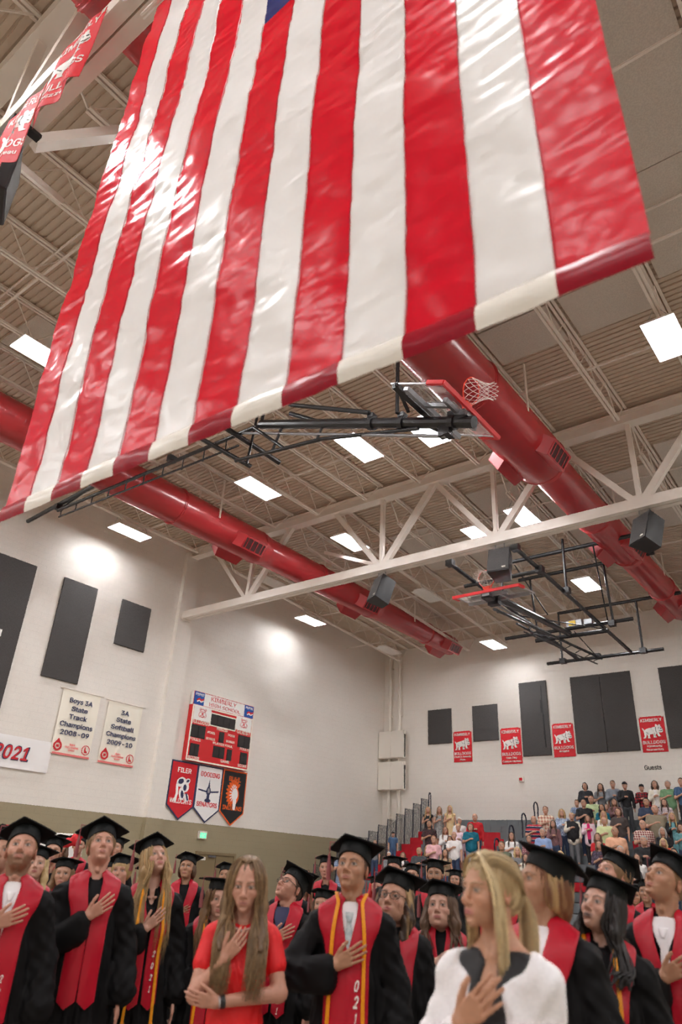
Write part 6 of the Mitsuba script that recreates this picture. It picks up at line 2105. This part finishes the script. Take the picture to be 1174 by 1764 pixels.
def guest_body(fem, heart, tone):
    H = CH
    b = Body((0, -5), H - (.112 if fem else .118), fem=fem, head=(0, 4, 0), hs=1.04)
    b.Mw = np.eye(4)
    b.zs = .812 * H
    zs, sw = b.zs, b.sw
    F = Field((-.36, -.36, .0), (.36, .2, H + .02), .017)
    F.rot = (b.Rh, b.o, b.sc)
    head_prims(F, fem, .1, detail=False)
    F.rot = None
    F.cone((0, .03, zs), b.hp((0, .03, -.06)), .05, .048, .03)
    F.cone((-sw, .01, zs - .04), (sw, .01, zs - .04), .05, .05, .03)
    F.ell((0, .005, zs - .19), (.15, .1, .23), .04)
    F.cone((0, 0, zs - .32), (0, 0, .52 * H), .12, .135, .05, flat=.8)
    for q in (-1, 1):
        F.cone((q * .08, 0, .5 * H), (q * .09, .0, .28 * H), .08, .056, .03)
        F.cone((q * .09, 0, .28 * H), (q * .095, .02, .06), .056, .04, .02)
        F.ell((q * .1, -.04, .035), (.042, .11, .035), .02)
    arms = {}
    if heart:
        E, W = np.array([-sw - .05, -.10, zs - .30]), np.array([-.03, -.175, zs - .2])
        F.cone((-sw, .01, zs - .045), E, .046, .04, .02)
        F.cone(E, W, .04, .028, .02)
        F.ell(W + (.055, .005, .02), (.075, .02, .035), .02)
    else:
        E, W = np.array([-sw - .05, .02, zs - .31]), np.array([-sw - .055, -.05, zs - .55])
        F.cone((-sw, .01, zs - .045), E, .046, .04, .02)
        F.cone(E, W, .04, .028, .02)
        F.ell(W + (0, -.01, -.07), (.022, .035, .075), .02)
    E2, W2 = np.array([sw + .05, .02, zs - .31]), np.array([sw + .055, -.05, zs - .55])
    F.cone((sw, .01, zs - .045), E2, .046, .04, .02)
    F.cone(E2, W2, .04, .028, .02)
    F.ell(W2 + (0, -.01, -.07), (.022, .035, .075), .02)
    return b, F, (E, W, E2, W2)


GB = {}
for fem in (False, True):
    for heart in (True, False):
        b, F, arms = guest_body(fem, heart, 'fair')
        GB[fem, heart] = (b, F, arms)
        m = F.mesh()
        for tone in ('fair', 'tan', 'brown'):
            c = skin_colors(m.vertices, b.Rh, b.o, b.sc, SKIN[tone], HAIR['darkbrown'], brow=1.4, blush=.2)
            sg(f'sg_body_{fem}_{heart}_{tone}', m, 'm_skin', smooth=True, color=c)


def top_mesh(fem, heart, sleeve, long=0.0, fat=0.0, loose=.016):
    b, F0, (E, W, E2, W2) = GB[fem, heart]
    zs, sw, H = b.zs, b.sw, CH
    F = Field((-.40, -.36, .5), (.40, .24, zs + .12), .02)
    L = loose
    F.cone((-sw, .01, zs - .04), (sw, .01, zs - .04), .05 + L, .05 + L, .03)
    for q in (-1, 1):
        F.cone((q * .03, .03, zs + .03), (q * sw * .9, .015, zs - .02), .036 + L * .5, .046 + L, .03)
    F.ell((0, .005 - .02 * fat, zs - .19), (.152 + L + .04 * fat, .102 + L + .03 * fat, .23), .04)
    if fem:
        for q in (-1, 1):
            F.ell((q * .068, -.075, zs - .2), (.058 + L * .5, .05 + L, .06), .04)
    F.cone((0, -.02 * fat, zs - .30), (0, -.015 * fat, .53 * H - long), .125 + L + .05 * fat, .14 + L + .035 * fat + long * .12, .05, flat=.82)
    if sleeve > 0:
        for S, Ee, Ww in (((-sw, .01, zs - .045), E, W), ((sw, .01, zs - .045), E2, W2)):
            S = np.array(S)
            F.cone(S, mid(S, Ee, min(1, sleeve * 1.7)), .05 + L * .7, .052 + L * .5, .02)
            if sleeve > .7:
                F.cone(Ee, mid(Ee, Ww, .88), .044 + L, .036 + L, .02)
    F.cone((0, .03, zs + .02), (0, .03, zs + .14), .058, .075, .01, 'sub')
    if sleeve == 0:
        F.ell((0, -.02, zs + .07), (.12, .2, .09), .02, 'sub')
    F.warp(lambda X, Y, Z: (.004 * np.sin(Z * 34 + 5 * np.sin(X * 13)) * np.ones_like(Y)).astype(np.float32))
    return F.mesh()


def bottom_mesh(fem, kind):
    H = CH
    F = Field((-.30, -.2, .03), (.30, .2, .60 * H), .022)
    if kind == 'skirt':
        F.cone((0, 0, .56 * H), (0, 0, .28 * H), .13, .2, .04, flat=.8)
    else:
        F.cone((0, 0, .56 * H), (0, .0, .5 * H), .135, .15, .04, flat=.82)
        lowz = .07 if kind == 'trousers' else .27 * H
        for q in (-1, 1):
            F.cone((q * .08, 0, .5 * H), (q * .092, .01, max(lowz, .28 * H)), .092, .072, .03)
            if kind == 'trousers':
                F.cone((q * .092, .01, .28 * H), (q * .097, .02, .08), .07, .058, .02)
    return F.mesh()


_tp, _bt, _hr = {}, {}, {}


def guest_hair(fem, style, col, hi=None):
    k = (fem, style, str(col))
    if k not in _hr:
        b = GB[fem, True][0]
        s = dict(hair=np.array(col), seed=len(_hr) + 1, facew=.066, hi=hi, length=.34)
        if style == 'rim':
            F = Field((-.13, -.16, b.eye - .12), (.13, .17, b.eye + .12), .011)
            F.rot = (b.Rh, b.o, b.sc)
            F.ell((0, .03, .0), (.082, .1, .055), .01)
            F.ell((0, -.115, -.02), (.066, .11, .12), .01, 'sub')
            F.rot = None
            m = F.mesh()
            c = hair_vcol(m, col, .3, 2)
        else:
            m, c = hair_shell(b, s, .012, style)
        _hr[k] = sg(f'sg_hair_{len(_hr)}', m, 'm_hair', smooth=True, color=c)
    return _hr[k]


def plaid(a, bc, c, sx=14, sz=16, w=.5):
    def fn(p, n, uv):
        u, v = (p.x + .6 * p.y) * sx, p.z * sz
        fu, fv = u - dr.floor(u), v - dr.floor(v)
        s1 = dr.select(fu < w, 1.0, 0.0)
        s2 = dr.select(fv < w, 1.0, 0.0)
        return mikit.mix(mikit.mix(a, bc, .5 * s1 + .5 * s2), c, .8 * s1 * s2)
    return mikit.proc(fn)


def stripes(a, bc, c, sz=7.5):
    def fn(p, n, uv):
        v = p.z * sz
        f = v - dr.floor(v)
        return dr.select(f < .45, mi.Color3f(a), dr.select(f < .55, mi.Color3f(c), mi.Color3f(bc)))
    return mikit.proc(fn)


def floral(a, bc, c, s=34):
    def fn(p, n, uv):
        d1, d2, w = mikit.voronoi((p.x + .5 * p.y) * s, p.z * s)
        return dr.select(d1 < .32, dr.select(w < .5, mi.Color3f(bc), mi.Color3f(c)), mi.Color3f(a))
    return mikit.proc(fn)


CL = {}


def cloth(name):
    if name not in CL:
        pat = {'red_plaid': plaid(srgb(206, 190, 180), srgb(150, 40, 44), srgb(90, 24, 30)), 'cream_plaid': plaid(srgb(226, 210, 190), srgb(196, 110, 80), srgb(150, 60, 50), 9, 9, .35), 'maroon_plaid': plaid(srgb(96, 60, 66), srgb(170, 130, 130), srgb(60, 34, 40)),
               'black_red_plaid': plaid(srgb(150, 30, 40), srgb(30, 24, 30), srgb(20, 16, 20), 10, 10), 'pink_plaid': plaid(srgb(150, 96, 100), srgb(80, 50, 60), srgb(196, 160, 160)), 'bw_plaid': plaid(srgb(206, 206, 204), srgb(40, 40, 46), srgb(14, 14, 20), 20, 20),
               'navy_red_stripe': stripes(srgb(40, 40, 70), srgb(176, 44, 60), srgb(220, 200, 196)), 'yellow_stripe': plaid(srgb(240, 234, 224), srgb(216, 180, 110), srgb(216, 180, 110), 18, .01, .5), 'dark_floral': floral(srgb(36, 30, 44), srgb(130, 110, 140), srgb(90, 70, 90)),
               'black_floral': floral(srgb(30, 24, 30), srgb(120, 50, 60), srgb(70, 60, 50)), 'light_floral': floral(srgb(190, 172, 176), srgb(130, 116, 130), srgb(226, 214, 214)), 'orange_floral': floral(srgb(224, 84, 60), srgb(236, 180, 90), srgb(120, 40, 40)), 'blue_floral': floral(srgb(150, 170, 196), srgb(230, 230, 240), srgb(90, 80, 120)), 'denim_plaid': plaid(srgb(120, 140, 176), srgb(60, 70, 100), srgb(196, 206, 220))}
        flat = {'white': (232, 228, 226), 'cream': (228, 222, 206), 'grey': (120, 122, 126), 'dark_grey': (62, 64, 68), 'charcoal': (40, 42, 48), 'black': (26, 26, 30), 'navy': (44, 56, 80), 'teal': (0, 96, 118), 'red': (186, 24, 34), 'pink': (226, 176, 180), 'pale_pink': (232, 206, 216), 'hot_pink': (214, 40, 110), 'olive': (94, 102, 84), 'sky': (146, 170, 214), 'pale_green': (196, 214, 166), 'pale_yellow': (206, 214, 160), 'green': (112, 150, 112), 'blue': (64, 92, 126), 'khaki': (136, 124, 104), 'brown': (70, 60, 58), 'peach': (226, 172, 140), 'denim': (54, 68, 96), 'light_denim': (124, 146, 170), 'aqua': (100, 150, 156), 'tan': (150, 130, 104), 'heather': (128, 134, 144)}
        CL[name] = M('m_cloth_' + name, pat[name] if name in pat else srgb(*flat[name]), .75)
    return CL[name]


def guest(l, x, y, z0, eyeh, fem=False, style='short', hair='brown', top='grey', sleeve=.35, bottom='denim', kind='trousers', tone='fair', fat=0.0, heart=True, turn=8, long=0.0, hat=None, extra=None, mask=False, glass=False, beard=False):
    t = thing('person', l, 'person')
    b0 = GB[fem, heart][0]
    k = eyeh / b0.eye
    wd = k * (1 + .16 * fat) if eyeh > 1.2 else k * 1.05
    ang = math.atan2(-x, y) - math.radians(turn)
    at = T().translate([x, y, z0]).rotate([0, 0, 1], math.degrees(ang)).scale([wd, wd, k])

    def inst(name, group):
        kk = num(f'{t}__{name}')
        scene[kk] = {'type': 'instance', 'to_world': at, 'g': {'type': 'ref', 'id': group}}
        used.add(kk)
    inst('body', f'sg_body_{fem}_{heart}_{tone}')
    if style:
        inst('hair', guest_hair(fem, style, HAIR[hair]))
    kt = (fem, heart, sleeve, long, round(fat, 1))
    if kt not in _tp:
        _tp[kt] = mikit.ply(top_mesh(*kt[:4], fat=fat), None, smooth=True)
    part(t, 'top' if long < .2 else 'dress', _tp[kt], cloth(top), at=at)
    if long < .2:
        kb = (fem, kind)
        if kb not in _bt:
            _bt[kb] = mikit.ply(bottom_mesh(fem, kind), None, smooth=True)
        part(t, {'trousers': 'trousers', 'skirt': 'skirt', 'shorts': 'shorts'}[kind], _bt[kb], cloth(bottom), at=at)
    if hat:
        if 'hat' not in _bt:
            F = Field((-.12, -.24, b0.eye), (.12, .15, b0.eye + .15), .012)
            F.rot = (b0.Rh, b0.o, b0.sc)
            F.ell((0, .012, .045), (.088, .108, .088), .01)
            F.cone((-.03, -.10, .055), (.03, -.10, .055), .012, .012, .02)
            F.cone((-.035, -.16, .045), (.035, -.16, .045), .01, .01, .03)
            F.ell((0, -.13, .052), (.07, .06, .008), .01)
            F.ell((0, 0, -.03), (.14, .085, .07), .01, 'sub')
            _bt['hat'] = mikit.ply(F.mesh(), None, smooth=True)
        part(t, 'cap', _bt['hat'], cloth(hat), at=at)
    if mask:
        if 'mask' not in _bt:
            F = Field((-.09, -.17, b0.eye - .14), (.09, .0, b0.eye), .011)
            F.rot = (b0.Rh, b0.o, b0.sc)
            F.ell((0, -.062, -.062), (.062, .062, .048), .01)
            _bt['mask'] = mikit.ply(F.mesh(), None, smooth=True)
        part(t, 'face_mask', _bt['mask'], cloth('charcoal'), at=at)
    if extra:
        if ('open', fem) not in _bt:
            F = Field((-.40, -.36, .62), (.40, .24, b0.zs + .12), .019)
            b, F0, (E, W, E2, W2) = GB[True, True]
            zs, sw = b.zs, b.sw
            F.cone((-sw, .01, zs - .04), (sw, .01, zs - .04), .075, .075, .03)
            F.ell((0, .01, zs - .2), (.185, .135, .25), .04)
            F.cone((0, .0, zs - .3), (0, .01, .46 * CH), .16, .19, .05, flat=.82)
            for S, Ee, Ww in (((-sw, .01, zs - .045), E, W), ((sw, .01, zs - .045), E2, W2)):
                F.cone(S, Ee, .066, .064, .02)
                F.cone(Ee, mid(Ee, Ww, .8), .06, .052, .02)
            F.cone((0, .03, zs - .02), (0, .03, zs + .14), .075, .09, .01, 'sub')
            F.ell((0, -.24, zs - .3), (.075, .22, .8), .01, 'sub')
            _bt['open', fem] = mikit.ply(F.mesh(), None, smooth=True)
        part(t, 'cardigan', _bt['open', fem], cloth(extra), at=at)
    return t


ZG = lambda j: 3.78 - .265 * j - .005
YG = lambda j: 28.25 - .62 * j + .42
GUESTS = [
    # label, row, x, eye height over the tread, options
    ('boy in dark cap and blue overalls by the stepped railing', 7, -16.35, 1.06, dict(style='short', top='blue', bottom='blue', hat='black', heart=False)),
    ('child in grey shirt in front of the boy with the dark cap', 9, -16.3, 1.22, dict(fem=True, style='short', hair='lightbrown', top='grey', heart=True)),
    ('white-haired woman in grey top low beside the red rows', 11, -14.84, 1.33, dict(fem=True, style='short', hair='white', top='grey', sleeve=1)),
    ('woman with short brown hair, white top and dark cardigan below the red rows', 11, -14.28, 1.33, dict(fem=True, style='bob', hair='brown', top='white', extra='charcoal')),
    ('bald bearded man in dark grey T-shirt, hand on chest', 11, -13.65, 1.48, dict(style=None, top='dark_grey', fat=.8, tone='tan')),
    ('blond woman in off-shoulder dark top left of the pink shirt', 10, -13.71, 1.33, dict(fem=True, style='long', hair='blond', top='black', sleeve=0)),
    ('man with reddish beard in pink polo shirt', 10, -13.47, 1.60, dict(hair='auburn', top='pink')),
    ('man in black floral shirt below the three blond women', 8, -14.39, 1.64, dict(hair='black', top='black_floral', tone='tan')),
    ('blond woman in black dress, left of three atop the red steps', 5, -15.57, 1.48, dict(fem=True, style='long', hair='blond', top='black', sleeve=0, long=.5)),
    ('woman in checked black and white dress, middle of three atop the red steps', 5, -15.06, 1.48, dict(fem=True, style='long', hair='lightbrown', top='bw_plaid', sleeve=0, long=.5)),
    ('blond woman in yellow striped dress, right of three atop the red steps', 5, -14.6, 1.52, dict(fem=True, style='long', hair='lightblond', top='yellow_stripe', sleeve=0, long=.8, heart=True)),
    ('red-brown haired woman in white blouse under the checked dress', 8, -13.73, 1.44, dict(fem=True, style='long', hair='auburn', top='white', sleeve=1)),
    ('dark-haired woman in white top with grey cardigan right of the pink polo', 9, -13.20, 1.38, dict(fem=True, style='long', hair='darkbrown', top='white', extra='dark_grey', tone='tan')),
    ('girl in strapless top low between pink polo and grey cardigan', 11, -12.67, 1.45, dict(fem=True, style='long', hair='darkbrown', top='tan', sleeve=0, tone='tan')),
    ('white-haired man in white shirt left of the red shirt', 7, -13.51, 1.52, dict(style='short', hair='white', top='white')),
    ('woman with short blond hair in pale pink', 8, -13.22, 1.53, dict(fem=True, style='short', hair='lightblond', top='pale_pink', sleeve=1, long=.3)),
    ('person in white T-shirt with folded arm in front of the pale pink woman', 9, -13.04, 1.50, dict(style='rim', hair='white', top='white', fat=.4)),
    ('long-haired person in teal T-shirt with a yellow print', 8, -12.74, 1.54, dict(fem=False, style='wavy', hair='brown', top='teal', fat=.6, bottom='light_denim')),
    ('bald man in red long-sleeved shirt at the left aisle', 7, -12.89, 1.64, dict(style='rim', hair='darkbrown', top='red', sleeve=1, fat=.4, bottom='navy')),
    ('man of whom only the face shows at the foot of the left aisle', 11, -11.27, 1.48, dict(hair='brown', top='red')),
    ('man in olive green shirt in front of the hoop handrail', 11, -10.70, 1.69, dict(hair='brown', top='olive', fat=.7, tone='tan')),
    ('brown-haired woman in white T-shirt behind the olive shirt', 9, -10.94, 1.51, dict(fem=True, style='long', hair='darkbrown', top='white')),
    ('curly blond woman in grey patterned top', 11, -10.19, 1.55, dict(fem=True, style='bob', hair='lightblond', top='grey')),
    ('young woman with long hair in grey top at the front row', 12, -10.36, 1.57, dict(fem=True, style='long', hair='lightbrown', top='heather')),
    ('dark-haired girl low in the front row behind the blond woman', 12, -10.0, 1.42, dict(fem=True, style='long', hair='black', top='cream', tone='tan')),
    ('woman with long brown hair in cream vest', 11, -9.94, 1.38, dict(fem=True, style='long', hair='darkbrown', top='cream')),
    ('woman in dusky pink checked blouse left of the light blue shirt', 9, -10.35, 1.43, dict(fem=True, style='short', hair='darkbrown', top='pink_plaid', sleeve=1, fat=.4)),
    ('man in red and navy striped polo shirt', 7, -10.70, 1.56, dict(style='rim', hair='grey', top='navy_red_stripe', fat=.6)),
    ('man in cream and red checked shirt beside the upper hoop handrail', 6, -10.52, 1.64, dict(style='crop', hair='auburn', top='cream_plaid', fat=.4)),
    ('man with glasses in light blue shirt', 9, -9.89, 1.62, dict(style='short', hair='grey', top='sky', glass=True)),
    ('woman with long dark hair in maroon checked shirt', 7, -10.03, 1.43, dict(fem=True, style='long', hair='darkbrown', top='maroon_plaid', sleeve=1)),
    ('bald man low in front of the light blue shirt', 11, -9.37, 1.47, dict(style=None, top='black')),
    ('blond woman low in front of the dark jeans', 11, -8.86, 1.48, dict(fem=True, style='bob', hair='lightblond', top='black')),
    ('blond woman with sunglasses on her head in blue floral blouse', 6, -9.95, 1.56, dict(fem=True, style='bob', hair='blond', top='blue_floral', sleeve=1)),
    ('large woman with short blond hair in long cream cardigan', 6, -9.62, 1.45, dict(fem=True, style='short', hair='lightblond', top='black', extra='cream', fat=.9, bottom='grey')),
    ('boy in blue patterned shirt below the dark sweater', 4, -9.87, 1.45, dict(style='short', hair='brown', top='denim_plaid')),
    ('man with short hair in black polo shirt', 5, -9.40, 1.65, dict(style='crop', hair='darkbrown', top='black', fat=.3)),
    ('bearded man with long dark hair in dark sweater, leftmost of the top row', 2, -9.97, 1.62, dict(style='wavy', hair='black', top='charcoal', sleeve=1)),
    ('man with very long dark hair in grey T-shirt in the top row', 2, -9.40, 1.58, dict(style='long', hair='darkbrown', top='grey')),
    ('boy in light grey hoodie in the top row', 2, -8.95, 1.66, dict(style='short', hair='brown', top='heather', sleeve=1, bottom='charcoal')),
    ('boy in black hoodie and dark cap in the top row', 2, -8.53, 1.60, dict(style='short', hair='black', top='black', sleeve=1, hat='charcoal', bottom='dark_grey')),
    ('boy in red and black checked shirt and dark cap in the top row', 2, -7.96, 1.51, dict(style='short', hair='black', top='black_red_plaid', sleeve=1, hat='black', bottom='khaki')),
    ('woman with dark hair and white cardigan in the top row', 2, -7.5, 1.62, dict(fem=True, style='bob', hair='darkbrown', top='white', extra='cream', bottom='black')),
    ('man with grey beard in green polo shirt in the top row', 2, -7.07, 1.60, dict(style='short', hair='grey', top='green', fat=.7, bottom='khaki')),
    ('man in blue T-shirt at the right edge of the top row', 2, -6.63, 1.67, dict(style='short', hair='brown', top='blue', bottom='charcoal')),
    ('big man in light green shirt under the grey T-shirt', 4, -9.35, 1.56, dict(style='crop', hair='auburn', top='pale_green', fat=1.0)),
    ('girl with long black hair in teal top', 5, -8.79, 1.50, dict(fem=True, style='long', hair='black', top='teal', tone='tan')),
    ('brown-haired child half hidden behind the girl in teal', 4, -8.84, 1.31, dict(fem=True, style='short', hair='brown', top='maroon_plaid')),
    ('woman with glasses in purple striped top', 4, -8.56, 1.46, dict(fem=True, style='long', hair='brown', top='maroon_plaid', sleeve=1)),
    ('young blond woman in white top above the pale yellow shirt', 6, -8.55, 1.50, dict(fem=True, style='long', hair='blond', top='white')),
    ('old man in pale yellow shirt', 7, -8.34, 1.52, dict(style='rim', hair='white', top='pale_yellow', fat=.6)),
    ('woman in bright pink top with white cardigan and black trousers', 6, -9.08, 1.38, dict(fem=True, style='bob', hair='brown', top='hot_pink', extra='pale_pink', bottom='black')),
    ('tall man with shaggy brown hair in dark brown T-shirt', 6, -8.07, 1.57, dict(style='wavy', hair='brown', top='brown', fat=.4)),
    ('man in navy T-shirt left of the bald khaki man', 5, -7.33, 1.65, dict(style='short', hair='black', top='navy', tone='tan', fat=.5)),
    ('woman with brown hair in light floral blouse', 4, -6.94, 1.43, dict(fem=True, style='long', hair='darkbrown', top='light_floral', sleeve=.6, fat=.5)),
    ('bald heavy man in khaki shirt', 6, -6.92, 1.64, dict(style='rim', hair='grey', top='khaki', fat=1.3, bottom='khaki')),
    ('woman with blond fringe in black cardigan and aqua skirt', 6, -6.44, 1.43, dict(fem=True, style='long', hair='blond', top='aqua', extra='black', bottom='aqua', kind='skirt')),
    ('girl in aqua and pink top at the right picture edge', 7, -6.09, 1.34, dict(fem=True, style='bob', hair='brown', top='aqua')),
    ('old man with glasses in red and white checked shirt', 8, -6.99, 1.64, dict(style='rim', hair='white', top='red_plaid', fat=.5)),
    ('grey-haired woman behind the orange floral blouse', 8, -6.45, 1.46, dict(fem=True, style='bob', hair='grey', top='black')),
    ('man in black shirt with both hands on his chest', 10, -6.65, 1.66, dict(style='crop', hair='grey', top='black', sleeve=1, fat=.8)),
    ('blond woman in orange floral blouse', 9, -6.30, 1.40, dict(fem=True, style='bob', hair='lightblond', top='orange_floral')),
    ('man in grey shirt and dark tie wearing a face mask', 11, -5.73, 1.60, dict(style='short', hair='black', top='grey', sleeve=1, mask=True, tone='tan')),
    ('dark-haired girl wearing a black face mask', 11, -6.16, 1.49, dict(fem=True, style='bob', hair='black', top='black', mask=True, tone='tan')),
    ('man with glasses in peach short-sleeved shirt', 9, -7.63, 1.67, dict(style='rim', hair='grey', top='peach', fat=.8, tone='tan')),
    ('woman with brown curls and glasses in dark floral blouse', 10, -7.92, 1.54, dict(fem=True, style='bob', hair='brown', top='dark_floral', sleeve=.7)),
    ('woman in red top behind the dark floral blouse', 9, -8.16, 1.51, dict(fem=True, style='bob', hair='brown', top='red')),
    ('old man in white shirt and dark red tie', 11, -7.13, 1.63, dict(style='short', hair='grey', top='white')),
    ('dark-haired woman in sleeveless white top', 11, -6.70, 1.46, dict(fem=True, style='bob', hair='darkbrown', top='white', sleeve=.2)),
    ('young man with short dark hair in the front row at right', 12, -6.70, 1.57, dict(style='crop', hair='darkbrown', top='dark_grey', tone='tan')),
    ('man with short brown hair in the front row below the masked girl', 12, -5.94, 1.56, dict(style='crop', hair='brown', top='navy')),
    ('woman in blue checked dress and denim vest at the foot of the railing', 12, -16.35, 1.60, dict(fem=True, style='short', hair='blond', top='denim_plaid', long=.5)),
]
for i, (l, j, x, e, o) in enumerate(GUESTS):
    guest(l, x, YG(j) - .05, ZG(j), e, turn=4 + 10 * ((i * 37 % 11) / 11 - .3), **o)
guest('brown-haired woman in black standing on the floor by the railing foot', -16.5, 19.6, 0, 1.5, fem=True, style='bob', hair='brown', top='black')
guest('bald person standing on the floor by the railing foot', -16.9, 19.2, 0, 1.36, style='rim', hair='brown', top='charcoal', fat=.4)
